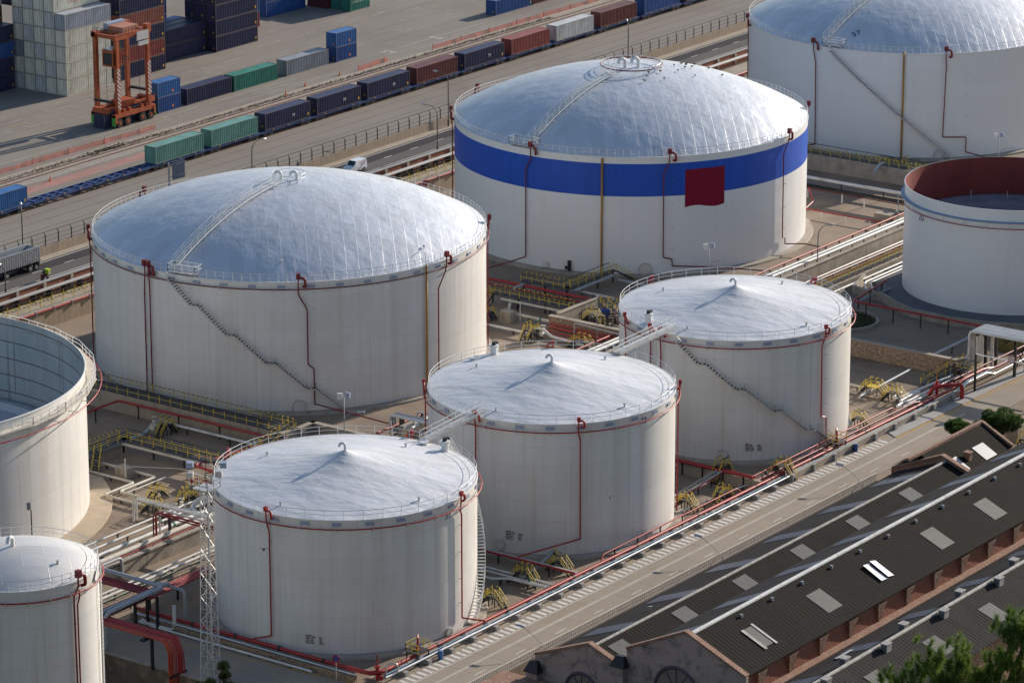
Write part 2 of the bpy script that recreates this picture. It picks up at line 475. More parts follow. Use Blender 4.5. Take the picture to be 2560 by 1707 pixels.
def tag(o, label, cat, group=None):
    o['label'] = label
    o['category'] = cat
    if group: o['group'] = group
    return o
def thing(name, label, cat, loc=(0, 0, 0), group=None):
    o = bpy.data.objects.new(name, None)
    o.empty_display_size = 0.5
    o.location = loc
    COL.objects.link(o)
    return tag(o, label, cat, group)
def struct(mb, name, m, smooth=False):
    o = mb.build(name, m, smooth=smooth)
    o['kind'] = 'structure'
    return o
def dup(root, loc, label=None, group=None):
    r = root.copy(); COL.objects.link(r); r.location = loc
    if label: r['label'] = label
    if group: r['group'] = group
    for ch in root.children:
        c = ch.copy(); COL.objects.link(c); c.parent = r
        for g in ch.children:
            d = g.copy(); COL.objects.link(d); d.parent = c
    return r
def text_faces(body, size, depth=0.0):
    """Lettering as flat faces in the XY plane, centred, from the built-in font."""
    cu = bpy.data.curves.new('lettering', 'FONT')
    cu.body = body; cu.size = size; cu.align_x = 'CENTER'; cu.align_y = 'CENTER'; cu.resolution_u = 2
    o = bpy.data.objects.new('lettering', cu)
    me = bpy.data.meshes.new_from_object(o)
    vs = [v.co.copy() for v in me.vertices]
    fs = [tuple(p.vertices) for p in me.polygons]
    bpy.data.objects.remove(o); bpy.data.meshes.remove(me); bpy.data.curves.remove(cu)
    return vs, fs
def plane_text(mb, body, size, o, ex, ey):
    vs, fs = text_faces(body, size)
    o, ex, ey = Vector(o), Vector(ex), Vector(ey)
    mb.add([o + ex * v.x + ey * v.y for v in vs], fs)
    return mb

# ---------------------------------------------------------------- piping helpers
def pipe(name, label, pts, r, m, sup=None, supz=0.0, bend=None, flange=None, group=None, cat='pipe', n=8, supr=0.07):
    """One pipe run: > pipe_run, support (one mesh each), flange_band."""
    t = thing(name, label, cat, (pts[0][0], pts[0][1], supz), group)
    MB().tube(pts, r, n, bend=bend if bend is not None else r * 3.2).build('pipe_run', m, t, True, 50)
    if sup:
        for i in range(len(pts) - 1):
            a, b = Vector(pts[i]), Vector(pts[i + 1])
            L = (b - a).length
            if abs(b.z - a.z) > 0.3 * L or L < 1.2: continue
            k = max(1, int(L / sup))
            for j in range(k):
                p = a + (b - a) * ((j + 0.5) / k)
                q = MB()
                q.box(p.x - supr, p.y - supr, supz, p.x + supr, p.y + supr, p.z - r * 0.6)
                d = (b - a).normalized()
                q.cbox((p.x, p.y, p.z - r - 0.02), 0.14 + abs(d.y) * (2.4 * r), 0.14 + abs(d.x) * (2.4 * r), 0.08)
                q.build('support', M_BLACK, t)
    if flange:
        for (p, d, mm) in flange:
            p, d = Vector(p), Vector(d).normalized()
            MB().tube([p - d * 0.16, p + d * 0.16], r * 1.14, 10).build('flange_band', mm, t, True, 40)
    return t

def rail_run(mb, pts, h=1.05, post=1.9, w=0.05, mid=True):
    """Handrail along a polyline of floor points."""
    for i in range(len(pts) - 1):
        a, b = Vector(pts[i]), Vector(pts[i + 1])
        L = (b - a).length
        k = max(1, round(L / post))
        for j in range(k + 1):
            p = a + (b - a) * (j / k)
            mb.bar(p, p + Vector((0, 0, h)), w)
        for z in ((h, h * 0.52) if mid else (h,)):
            mb.bar(a + Vector((0, 0, z)), b + Vector((0, 0, z)), w)
    return mb

M_HAZ = mat('yellow_black_rail_paint', (0.64, 0.47, 0.035), 0.5, 0, 0.05, 1.5)
for _ax in (0, 1):
    overlay_lines(M_HAZ, _ax, 0.85, 0.42, (0.015, 0.015, 0.015), 1.0)
def haz_rail(root, pts, h=1.05, post=1.9, name='handrail'):
    """Yellow guard rail whose top bar is banded yellow and black."""
    q = MB(); t = MB()
    for i in range(len(pts) - 1):
        a, b = Vector(pts[i]), Vector(pts[i + 1])
        k = max(1, round((b - a).length / post))
        for j in range(k + 1):
            p = a + (b - a) * (j / k)
            q.bar(p, p + Vector((0, 0, h - 0.05)), 0.07)
        q.bar(a + Vector((0, 0, h * 0.5)), b + Vector((0, 0, h * 0.5)), 0.05)
        t.bar(a + Vector((0, 0, h)), b + Vector((0, 0, h)), 0.085)
    o = q.build(name, M_YEL, root)
    t.build('banded_top_bar', M_HAZ, o)
    return o

def flight(root, top, bot, w, m_rail=None, haz=True, stringer=None):
    """A straight stair flight between two floor points; returns the stair mesh (its rails are children)."""
    top, bot = Vector(top), Vector(bot)
    d = Vector((bot.x - top.x, bot.y - top.y, 0))
    run = d.length; d.normalize()
    side = Vector((-d.y, d.x, 0))
    n = max(2, int((top.z - bot.z) / 0.24))
    q = MB()
    for i in range(n):
        p = top + (bot - top) * ((i + 0.5) / n)
        q.cbox(p, 0.26 if abs(d.x) > .5 else w, w if abs(d.x) > .5 else 0.26, 0.05)
    for sgn in (-1, 1):
        q.bar(top + side * (sgn * w / 2), bot + side * (sgn * w / 2), 0.06, 0.2)
    st = q.build('stair_flight', stringer or M_BLACK, root)
    for sgn in (-1, 1):
        r = MB()
        a, b = top + side * (sgn * w / 2), bot + side * (sgn * w / 2)
        for k in range(4):
            p = a + (b - a) * (k / 3)
            r.bar(p, p + Vector((0, 0, 1.0)), 0.045)
        r.bar(a + Vector((0, 0, 1.0)), b + Vector((0, 0, 1.0)), 0.055)
        r.bar(a + Vector((0, 0, .5)), b + Vector((0, 0, .5)), 0.04)
        r.build('stair_rail', M_YEL, st)
    return st

def stile(label, x, y, z, axis='x', length=1.8, w=1.0, h=1.3, group='yellow stiles over the pipes', deckm=None, run=1.2):
    """Step-over platform: deck, two flights down either end, yellow rails, legs."""
    t = thing('step_over_platform', label, 'platform', (x, y, z), group)
    hx, hy = (length / 2, w / 2) if axis == 'x' else (w / 2, length / 2)
    MB().box(x - hx, y - hy, z + h - 0.08, x + hx, y + hy, z + h).build('deck', deckm or M_DARK, t)
    for sx in (-1, 1):
        for sy in (-1, 1):
            MB().box(x + sx * (hx - .06) - .05, y + sy * (hy - .06) - .05, z, x + sx * (hx - .06) + .05, y + sy * (hy - .06) + .05, z + h - 0.08).build('leg', M_BLACK, t)
    for sgn in (-1, 1):
        if axis == 'x':
            haz_rail(t, [(x - hx, y + sgn * hy, z + h), (x + hx, y + sgn * hy, z + h)], post=0.9)
            flight(t, (x + sgn * hx, y, z + h), (x + sgn * (hx + run), y, z), w)
        else:
            haz_rail(t, [(x + sgn * hx, y - hy, z + h), (x + sgn * hx, y + hy, z + h)], post=0.9)
            flight(t, (x, y + sgn * hy, z + h), (x, y + sgn * (hy + run), z), w)
    return t

def catwalk(label, pts, w, z0=0.0, legs=4.0, group='walkways with yellow rails', deckm=None, rails=(-1, 1), name='catwalk', legm=None, haz=True):
    """Grated walkway along an axis-aligned polyline: deck, legs, rails."""
    t = thing(name, label, 'walkway', (pts[0][0], pts[0][1], z0), group)
    q = MB()
    for i in range(len(pts) - 1):
        a, b = Vector(pts[i]), Vector(pts[i + 1])
        d = (b - a).normalized(); s = Vector((-d.y, d.x, 0)) * (w / 2)
        e = Vector((d.x, d.y, 0)) * (0 if i == len(pts) - 2 else w / 2)
        u = Vector((0, 0, 0.12))
        q.add([a - s - u, b + e - s - u, b + e + s - u, a + s - u, a - s, b + e - s, b + e + s, a + s],
              [(3, 2, 1, 0), (4, 5, 6, 7), (0, 1, 5, 4), (1, 2, 6, 5), (2, 3, 7, 6), (3, 0, 4, 7)])
        if legs:
            k = max(1, int((b - a).length / legs))
            for j in range(k + 1):
                p = a + (b - a) * (j / k)
                if p.z - z0 > 0.6:
                    MB().box(p.x - .09, p.y - .09, z0, p.x + .09, p.y + .09, p.z - .13).build('leg', legm or M_BLACK, t)
        for sg in rails:
            haz_rail(t, [a + s * sg, b + s * sg])
    q.build('deck', deckm or M_DARK, t)
    return t

def valve(label, x, y, z, r=0.28, m=None, group='valves on the pipes', wheel=True):
    """Gate valve: body with two flanges, bonnet, stem, hand wheel."""
    t = thing('gate_valve', label, 'valve', (x, y, z), group)
    m = m or M_PIPEC
    q = MB()
    q.tube([(x - r * 1.6, y, z), (x + r * 1.6, y, z)], r * 0.9, 10)
    for s in (-1, 1): q.tube([(x + s * r * 1.6 - .05, y, z), (x + s * r * 1.6 + .05, y, z)], r * 1.3, 12)
    q.cyl(x, y, z, z + r * 2.4, r * 0.55, 8)
    q.cyl(x, y, z + r * 2.3, z + r * 2.7, r * 0.9, 10)
    q.build('valve_body', m, t, True, 40)
    MB().cyl(x, y, z + r * 2.6, z + r * 5.0, 0.05, 6).build('stem', M_GREY, t)
    if wheel:
        w = MB()
        w.tube([(x + r * 1.2 * math.cos(a * PI / 6), y + r * 1.2 * math.sin(a * PI / 6), z + r * 4.3) for a in range(12)], 0.035, 5, closed=True)
        for a in range(3):
            w.bar((x - r * 1.2 * math.cos(a * PI / 3), y - r * 1.2 * math.sin(a * PI / 3), z + r * 4.3), (x + r * 1.2 * math.cos(a * PI / 3), y + r * 1.2 * math.sin(a * PI / 3), z + r * 4.3), 0.03)
        w.build('hand_wheel', m, t)
    return t
# ---------------------------------------------------------------- ground, roads, walls
ZY = 3.5                                  # level of the port yard above the tank farm floor
struct(MB().quad((-400, -600, -4), (2600, -600, -4), (2600, 1600, -4), (-400, 1600, -4)), 'ground', M_LOW)
struct(MB().prism([(305.5, 238.6), (409, 238.6), (409, 226), (1200, 226), (1200, 372.4), (100, 372.4), (100, 284), (305.5, 284)], -5.9, 0.0), 'tank_farm_floor', M_FARM)
struct(MB().prism([(100, 377.9), (1500, 377.9), (1500, 1300), (100, 1300)], -5.8, ZY), 'yard', M_YARD)
struct(MB().prism([(100, 372.4), (1500, 372.4), (1500, 377.9), (100, 377.9)], -5.7, 2.7), 'embankment_walkway', M_CONC)
# service road in front of the tanks
struct(MB().box(305.4, 239.6, 0.004, 1200, 247.0, 0.05), 'service_road', M_QUAY)
struct(MB().box(316.6, 247.0, 0.004, 430, 250.4, 0.06), 'verge', M_QUAY2)
struct(MB().box(305.4, 250.4, 0.004, 314.4, 284, 0.05), 'side_road', M_QUAY)
q = MB(); q.box(305.4, 238.6, 0.0, 409, 239.55, 0.16); struct(q, 'kerb', M_KERB)
q = MB(); q.prism([(425.5, 245.55), (470, 244.9), (470, 246.6), (427, 248.0)], 0.05, 0.16); struct(q, 'pavement', M_KERB)
q = MB()
x = 318.0
while x < 424:
    q.add([(x, 246.85, 0.056), (x + .52, 246.85, 0.056), (x + .36, 245.35, 0.056), (x - .16, 245.35, 0.056)], [(3, 2, 1, 0)])
    x += 1.06
q.box(318, 245.08, 0.05, 425, 245.2, 0.056)
x = 324.5
while x < 425:
    q.box(x, 240.95, 0.05, x + 2.05, 241.06, 0.056); x += 7.9
struct(q, 'road_marking', M_LINEW)
q = MB()
q.quad((425.5, 245.25, .06), (470, 244.45, .06), (470, 244.75, .06), (425.5, 245.55, .06))
q.add([(311.2, 284, .056), (311.45, 284, .056), (315.6, 240, .056), (315.35, 240, .056)], [(3, 2, 1, 0)])
struct(q, 'yellow_road_line', M_LINEY)
q = MB(); q.box(305.6, 242.9, 0.05, 440, 243.35, 0.054); struct(q, 'repaired_road_strip', mat('pale_repair_strip', (0.41, 0.37, 0.31), 0.9, 0, 0.12, 0.8))
# port road between the brick wall and the precast wall
struct(MB().box(100, 380.3, ZY + .002, 1500, 385.2, ZY + 0.03), 'port_road', M_ASPH2)
struct(MB().box(100, 385.2, ZY + .002, 1500, 388.35, ZY + 0.032), 'port_road_far_lane', M_ASPH)
struct(MB().box(100, 388.35, ZY + .002, 1500, 390.0, ZY + 0.16), 'roadside_pavement', M_VERGE)
q = MB()
q.box(100, 387.95, ZY + .03, 1500, 388.12, ZY + .038)
q.box(100, 381.75, ZY + .03, 1500, 381.9, ZY + .038)
x = 392.8
while x < 640:
    q.box(x, 385.15, ZY + .03, x + 2.1, 385.3, ZY + .040); x += 7.2
struct(q, 'port_road_marking', M_LINEW)
struct(MB().box(100, 378.0, ZY, 1500, 380.3, ZY + .22), 'roadside_strip', M_VERGE)
# yard surface marks
q = MB()
for y, w in ((407.9, .13), (404.6, .09), (401.2, .13), (399.7, .12), (395.9, .13), (394.4, .12)):
    q.box(100, y, ZY, 1400, y + w, ZY + .005)
struct(q, 'embedded_rail_groove', mat('dark_rail_groove', (0.075, 0.062, 0.055), 0.8, 0, 0.3, 0.4))
q = MB()
random.seed(5)
for y in (430.9, 432.6, 434.3):
    x = 440
    while x < 640:
        L = random.uniform(6, 22)
        if random.random() < .7: q.box(x, y, ZY, x + L, y + .10, ZY + .005)
        x += L + random.uniform(.5, 3)
for _ in range(150):
    x, y = random.uniform(455, 620), random.uniform(440, 468)
    if random.random() < .6: q.box(x, y, ZY, x + random.uniform(.5, 2.6), y + .10, ZY + .005)
    else: q.box(x, y, ZY, x + .12, y + random.uniform(.4, 1.5), ZY + .005)
for _ in range(70):
    x, y = random.uniform(455, 620), random.choice((442.5, 448, 453.2, 456.4)) + random.uniform(-.1, .1)
    q.box(x, y, ZY, x + random.uniform(1.5, 6), y + .09, ZY + .006)
plane_text(q, '65', 3.2, (557.7, 433.8, ZY + .007), (0, 1, 0), (-1, 0, 0))
plane_text(q, '66', 3.2, (572.3, 434.0, ZY + .007), (0, 1, 0), (-1, 0, 0))
struct(q, 'yard_marking', M_LINEF)
q = MB()
for _ in range(90):
    x, y = random.uniform(455, 620), random.choice((431.8, 433.4, 441, 445.5, 451, 455.5)) + random.uniform(-.15, .15)
    q.box(x, y, ZY, x + random.uniform(.8, 7), y + .11, ZY + .0065)
struct(q, 'yellow_yard_marking', M_LINEFY)
struct(MB().box(100, 417.6, ZY, 1400, 420.6, ZY + .012), 'red_dust_strip', M_REDDUST)
struct(MB().box(100, 421.6, ZY, 1400, 426.7, ZY + .02), 'ballast_bed', M_BALLAST)
struct(MB().box(100, 426.7, ZY, 1400, 428.4, ZY + .035), 'gravel_margin', M_VERGE)
q = MB()
for y in (425.35, 423.85, 412.15, 410.7): q.box(100, y - .045, ZY + .02, 1400, y + .045, ZY + .17)
struct(q, 'railway_rails', M_RUST)
q = MB(); random.seed(3)
for _ in range(2600):
    x = random.uniform(440, 600); y = 426.55 + random.gauss(0, .35)
    hh = random.uniform(.12, .5)
    for _k in range(2):
        a = random.uniform(0, PI); dx, dy = math.cos(a) * .05, math.sin(a) * .05
        lx, ly = random.uniform(-.15, .15), random.uniform(-.15, .15)
        q.add([(x - dx, y - dy, ZY + .03), (x + dx, y + dy, ZY + .03), (x + lx, y + ly, ZY + hh)], [(0, 1, 2)])
o = q.build('dry_weeds', mat('dry_weed', (0.26, 0.18, 0.11), 0.9, 0, 0.3, 2)); o['kind'] = 'stuff'; tag(o, 'dry brown weeds growing along the railway ballast', 'weeds')

# precast wall with the chain-link fence on top
w = thing('precast_wall', 'long low tan precast concrete wall between port road and yard', 'wall', (400, 390, ZY))
MB().box(100, 390.0, ZY, 1400, 390.28, ZY + 1.62).build('wall_panels', M_WALL, w)
f = thing('chain_link_fence', 'wire fence with dark angled posts standing on the tan precast wall', 'fence', (400, 390.14, ZY + 1.6))
for k in range(84):
    x = 392.0 + 2.95 * k
    p = MB(); p.bar((x, 390.16, ZY + 1.62), (x, 390.16, ZY + 3.35), 0.13); p.bar((x, 390.16, ZY + 3.3), (x + .10, 390.55, ZY + 3.68), 0.10)
    p.build('fence_post', M_BLACK if k % 5 else mat('green_post_paint', (0.02, 0.05, 0.035), 0.6), f)
q = MB()
for z in (1.7, 2.4, 3.1): q.bar((392, 390.16, ZY + z), (640, 390.16, ZY + z), 0.03)
q.bar((392, 390.5, ZY + 3.66), (640, 390.5, ZY + 3.66), 0.06)
q.build('fence_wires', mat('rusty_fence_wire', (0.10, 0.07, 0.055), 0.8), f)

# brick wall, cables and rail along the embankment walkway
w = thing('brick_wall', 'red brick wall with pale piers and grey coping along the port road', 'wall', (400, 377.8, 2.7))
MB().box(100, 377.55, 2.7, 1400, 377.9, ZY + 1.25).build('brickwork', M_BRICKW, w)
MB().box(100, 377.4, ZY + 1.25, 1400, 378.05, ZY + 1.42).build('coping', M_KERB, w)
for k in range(40):
    x = 389.5 + 5.9 * k
    MB().box(x, 377.35, 2.7, x + .55, 377.55, ZY + 1.25).build('pier', mat('pale_pier', (0.42, 0.36, 0.29), 0.85), w)
t = thing('cable_tray', 'bundle of grey cables on brackets in front of the brick wall', 'cables', (400, 376.6, 2.7))
for j in range(6):
    MB().tube([(300, 376.3 + j * .17, 3.95 + .05 * (j % 2)), (700, 376.3 + j * .17, 3.95 + .05 * (j % 2))], 0.075, 6).build('cable', M_GREY if j % 2 else mat('dark_cable', (0.06, 0.058, 0.06), 0.7), t)
for k in range(50):
    x = 388 + 3.4 * k
    MB().box(x - .05, 376.2, 2.7, x + .05, 377.3, 3.88).build('bracket', M_DARK, t)
t = thing('walkway_rail', 'yellow guard rail with black bands on the embankment walkway', 'guard rail', (400, 373.6, 2.7))
haz_rail(t, [(360, 375.4, 2.7), (560, 375.4, 2.7)], post=2.4)
haz_rail(t, [(360, 373.3, 2.7), (560, 373.3, 2.7)], post=2.4)
pipe('fire_main', 'long red pipe along the top edge of the embankment by the port road', [(340, 372.15, 2.75), (640, 372.15, 2.75)], 0.17, M_RED, n=10)
t = thing('pipe_bracket_row', 'row of pale brackets holding the red pipe on the embankment edge', 'brackets', (400, 372.1, 2.2))
for k in range(36):
    x = 386 + 3.9 * k
    MB().box(x - .08, 371.95, 2.15, x + .08, 372.4, 2.95).build('bracket', M_KERB, t)
w = thing('embankment_wall', 'stained tan concrete retaining wall behind the big tanks', 'wall', (400, 372.2, 0))
MB().box(100, 372.22, 0.0, 1400, 372.39, 2.68).build('wall_face', M_WALL, w)

# bund walls of the tank farm
def wall(name, label, x0, y0, x1, y1, h, m, cap=None, z0=0.0, cat='wall', capw=.1):
    t = thing(name, label, cat, ((x0 + x1) / 2, (y0 + y1) / 2, z0))
    MB().box(x0, y0, z0, x1, y1, z0 + h).build('wall_body', m, t)
    if cap: MB().box(x0 - capw, y0 - capw, z0 + h, x1 + capw, y1 + capw, z0 + h + .12).build('coping', cap, t)
    return t
wall('bund_wall', 'stained concrete bund wall under the yellow railed walkway left of the big front tank', 372.6, 308, 375.6, 372.2, 2.6, M_CONC)
wall('bund_wall', 'concrete bund wall running from the yellow rail corner to the pipe corridor', 378.3, 297.6, 378.9, 308.3, 2.6, M_CONC, M_VERGE)
wall('bund_wall', 'short concrete bund wall joining the yellow railed corner', 375.6, 307.7, 378.9, 308.3, 2.6, M_CONC, M_VERGE)
wall('bund_wall', 'long streaked concrete wall of the pipe corridor right of the cone roofed tanks', 384.0, 294.2, 538.0, 294.7, 2.35, M_CONC, M_CONC)
wall('bund_wall', 'sunlit streaked concrete wall of the pipe corridor behind the small domed tank', 296.0, 294.2, 360.0, 294.8, 1.9, M_CONC, M_CONC)
wall('corridor_kerb', 'low stone wall along the alley of the pipe corridor', 300.0, 287.6, 345.0, 288.0, 0.85, M_STONE)
wall('corridor_kerb', 'low pale kerb wall along the alley right of the corridor pipes', 440.0, 288.3, 505.0, 288.7, 1.0, M_CONC)
wall('bund_wall', 'tall brown concrete bund wall under the railed walkway by the background tank', 540.8, 296.0, 544.0, 372.2, 2.7, M_CONC)
wall('stone_wall', 'low rubble stone wall under the red and white pipes at the road bend', 314.6, 250.6, 315.2, 284.0, 0.75, M_STONE)
wall('stone_wall', 'long brown rubble stone wall with pale coping beside the yellow platforms', 453.8, 251.6, 454.5, 283.5, 2.4, M_STONE, M_VERGE)
wall('low_wall', 'low tan wall with piers under the service road pipes', 402.0, 247.35, 446.5, 247.75, 0.95, M_CONC)
for k in range(9):
    tag(MB().box(402 + 5.2 * k, 247.0, 0, 402.6 + 5.2 * k, 247.32, 1.0).build('wall_pier', M_KERB), 'pale concrete pier against the low wall of the service road', 'pier', 'piers of the low wall')
wall('retaining_wall', 'dark stained retaining wall below the side road at lower left', 304.9, 238.6, 305.35, 284, 4.1, mat('dark_stained_wall', (0.13, 0.095, 0.065), 0.9, 0, 0.3, 0.6, stain=(0.30, 0.22, 0.16), stain_amt=0.7, stain_scale=0.9), M_CONC, -4.05, capw=.05)
wall('bund_wall', 'short concrete wall on the far side of the valve pit', 440.9, 311.6, 450.5, 312.2, 2.0, M_CONC, M_VERGE)
wall('bund_wall', 'sunlit brown bund wall of the valve pit beside the red pipes', 438.9, 297.6, 439.6, 312.2, 2.0, M_STONE, M_CONC)
wall('bund_wall', 'low shaded bund wall crossing behind the tank numbered 31 on its left side', 396.3, 248.6, 396.9, 261.4, 1.4, M_CONC)
wall('bund_wall', 'brown bund wall below the grey pipe bridge between the front tanks', 384.5, 297.6, 391.5, 298.2, 2.2, M_CONC, M_VERGE)
# ---------------------------------------------------------------- tanks
def pol(T, phi, r, z):
    return (T['x'] + r * math.cos(R(phi)), T['y'] + r * math.sin(R(phi)), z)

def riser(T, root, phi, path, low=None, m=None, big=True):
    """Red foam riser: box and swan neck above the rim, thin pipe down the shell, run-out at the foot."""
    m = m or M_DKRED
    r0 = T['R'] + 0.32; h = T['h']
    k = 57.3 / T['R']
    q = MB()
    pts = [pol(T, phi, r0 + .15, h + .5), pol(T, phi, r0 + .15, h - .6)] + [pol(T, p, r0, z) for p, z in path]
    q.tube(pts, 0.10, 6, bend=.3)
    if low: q.tube([pol(T, path[-1][0], r0, path[-1][1])] + low, 0.10, 6, bend=.3)
    o = q.build('foam_riser', m, root, True, 50)
    c = MB()
    s = 1.0 if big else .72
    c.cbox(pol(T, phi, r0 + .2, h + .95 * s), .55 * s, .55 * s, .8 * s, R(phi))
    c.tube([pol(T, phi, r0 + .2, h + .75 * s), pol(T, phi + .9 * k * s, r0 + .2, h + .65 * s), pol(T, phi + 1.0 * k * s, r0 + .2, h - .55 * s), pol(T, phi + .7 * k * s, r0 - .2, h - .65 * s)], .19 * s, 8, bend=.45)
    c.build('foam_chamber', m, o, True, 50)
    for z in (h * .8, h * .6, h * .4, h * .22):
        b = MB(); b.bar(pol(T, path[-1][0], T['R'] - .02, z), pol(T, path[-1][0], r0, z), .07); b.build('clamp', M_GREY, o)
    return o

def tank(key, label, x, y, rad, h, roof, shell=None, rail=1.25, ring=None, group=None, sectors=None, plates=0, plate_dz=.55):
    T = dict(x=x, y=y, R=rad, h=h)
    root = thing('storage_tank', label, 'storage tank', (x, y, 0), group)
    T['root'] = root
    n = 128
    MB().lathe(x, y, [(rad, 0), (rad, h)], n).build('shell', shell or M_SHELL, root, True, 40)
    MB().lathe(x, y, [(rad + 1.25, 0.0), (rad + 1.15, .28), (rad + .02, .34)], n).build('foundation_ring', M_CONC, root, True, 30)
    MB().lathe(x, y, [(rad + .01, h - .16), (rad + .09, h - .14), (rad + .09, h + .02), (rad - .05, h + .05)], n).build('top_curb', M_WHITE, root, True, 30)
    if roof:
        prof, m = roof
        q = MB()
        q.lathe(x, y, [(r, h + z) for r, z in prof], n)
        # sheets are laid straight across each sector, not radially
        for i, f in enumerate(q.f):
            cx = sum(q.v[k][0] for k in f) / len(f) - x; cy = sum(q.v[k][1] for k in f) / len(f) - y
            a = math.degrees(math.atan2(cy, cx)) % 360
            d = sectors[0][2]
            for a0, a1, dd in sectors:
                if a0 <= a < a1: d = dd
            c, s = math.cos(R(d)), math.sin(R(d))
            q.uv[i] = [((q.v[k][0] - x) * c + (q.v[k][1] - y) * s + 50 + d, -(q.v[k][0] - x) * s + (q.v[k][1] - y) * c + 60) for k in f]
        q.build('roof', m, root, True, 60)
    if rail:
        q = MB()
        k = max(24, int(2 * PI * rad / rail))
        rr = rad - .06
        for zz, w in ((1.1, .036), (.58, .026)):
            q.tube([(x + rr * math.cos(2 * PI * i / k), y + rr * math.sin(2 * PI * i / k), h + zz) for i in range(k)], w, 5, closed=True)
        for i in range(k):
            a = 2 * PI * i / k
            q.bar((x + rr * math.cos(a), y + rr * math.sin(a), h), (x + rr * math.cos(a), y + rr * math.sin(a), h + 1.1), .048)
        q.build('guard_rail', M_WHITE, root)
    if ring:
        dz, dr = ring
        q = MB()
        q.tube([(x + (rad + dr) * math.cos(2 * PI * i / 96), y + (rad + dr) * math.sin(2 * PI * i / 96), h - dz) for i in range(96)], .085, 6, closed=True)
        o = q.build('spray_ring', M_DKRED if key in 'ABC' else M_RED, root, True)
        for i in range(24):
            b = MB(); a = 2 * PI * (i + .3) / 24
            b.bar((x + rad * math.cos(a), y + rad * math.sin(a), h - dz + .05), (x + (rad + dr + .25) * math.cos(a), y + (rad + dr + .25) * math.sin(a), h - dz + .05), .06)
            b.bar((x + rad * math.cos(a), y + rad * math.sin(a), h - dz - .55), (x + (rad + dr) * math.cos(a), y + (rad + dr) * math.sin(a), h - dz), .05)
            b.build('bracket', M_GALV, o)
    for i in range(plates):
        a = 360 * (i + .5) / plates
        c = pol(T, a, rad + .10, h - plate_dz)
        b = MB(); b.cbox(c, .06, 1.05, .38, R(a)); b.build('deflector_plate', M_PLATE, root)
    return T

def shell_mark(T, phi, z, r=.75):
    """Round manhole with its reinforcing plate and cover on the shell."""
    e = Vector((math.cos(R(phi)), math.sin(R(phi)), 0)); s = Vector((-e.y, e.x, 0)); c = Vector(pol(T, phi, T['R'], z))
    q = MB()
    q.tube([c + e * .02, c + e * .30], r * .62, 20)
    q.tube([c + e * .24 + (s * math.cos(a * PI / 10) + Vector((0, 0, 1)) * math.sin(a * PI / 10)) * r * .72 for a in range(20)], .07, 6, closed=True)
    q.build('manhole', T.get('shellmat', M_SHELL), T['root'], True, 40)

def shell_text(T, phi, z, body, size, m=None, name='tank_number'):
    vs, fs = text_faces(body, size)
    q = MB()
    rr = T['R'] + .03
    q.add([pol(T, phi + v.x / rr * 57.2958, rr, z + v.y) for v in vs], fs)
    q.build(name, m or M_NUM, T['root'])

def info_plate(T, phi, z):
    """Six lines of small stencilled data, too small to read, as rows of word-long dashes."""
    random.seed(int(phi * 10)); q = MB(); rr = T['R'] + .03; k = 57.2958 / rr
    for i in range(6):
        zz = z - i * .19; xx = -1.0
        for L, g in ((random.uniform(.35, .8), .1), (random.uniform(.1, .5), .12), (0, 0)):
            if L:
                q.add([pol(T, phi + xx * k, rr, zz), pol(T, phi + (xx + L) * k, rr, zz), pol(T, phi + (xx + L) * k, rr, zz + .10), pol(T, phi + xx * k, rr, zz + .10)], [(0, 1, 2, 3)])
                xx += L + g
        if i:
            L = random.uniform(.25, .7)
            q.add([pol(T, phi + .6 * k, rr, zz), pol(T, phi + (.6 + L) * k, rr, zz), pol(T, phi + (.6 + L) * k, rr, zz + .10), pol(T, phi + .6 * k, rr, zz + .10)], [(0, 1, 2, 3)])
    q.build('stencilled_data', M_INK, T['root'])

def spiral(T, segs, w=.85, name='spiral_stair', m=None, railm=None):
    """Stair up the shell: segs = [(phi0, z0, phi1, z1), ...], flat pieces are landings."""
    q, rl = MB(), MB()
    for p0, z0, p1, z1 in segs:
        arc = abs(p1 - p0) * PI / 180 * T['R']
        n = max(2, int(max(arc / .42, abs(z1 - z0) / .3)))
        last = None
        for i in range(n):
            t = (i + .5) / n
            c = pol(T, p0 + (p1 - p0) * t, T['R'] + w / 2 + .03, z0 + (z1 - z0) * t)
            q.cbox(c, w, .26, .07, R(p0 + (p1 - p0) * t))
        m_ = max(2, int(arc / 1.1))
        for i in range(m_ + 1):
            t = i / m_
            a = Vector(pol(T, p0 + (p1 - p0) * t, T['R'] + w + .05, z0 + (z1 - z0) * t))
            rl.bar(a, a + Vector((0, 0, 1.0)), .04)
            if last is not None:
                rl.bar(last, a, .05, .18)
                rl.bar(last + Vector((0, 0, 1.0)), a + Vector((0, 0, 1.0)), .045)
                rl.bar(last + Vector((0, 0, .5)), a + Vector((0, 0, .5)), .03)
            last = a
    o = q.build(name, m or M_DARK, T['root'])
    rl.build('handrail', railm or M_GALV, o)
    return o

def gooseneck(T, dx=0.0, dy=0.0, z=0.0, s=1.0, az=150.0, name='gooseneck_vent'):
    """Swan-neck vent on the roof."""
    c = Vector((T['x'] + dx, T['y'] + dy, z)); e = Vector((math.cos(R(az)), math.sin(R(az)), 0)); u = Vector((0, 0, 1))
    pts = [c - u * .3, c + u * .75 * s]
    for k in range(1, 8):
        a = PI - k * PI / 8
        pts.append(c + u * .75 * s + e * (.48 * s + .48 * s * math.cos(a)) + u * (.48 * s * math.sin(a)))
    pts.append(c + u * .65 * s + e * .96 * s)
    q = MB(); q.tube(pts, .23 * s, 10); q.build(name, M_WHITE, T['root'], True, 50)

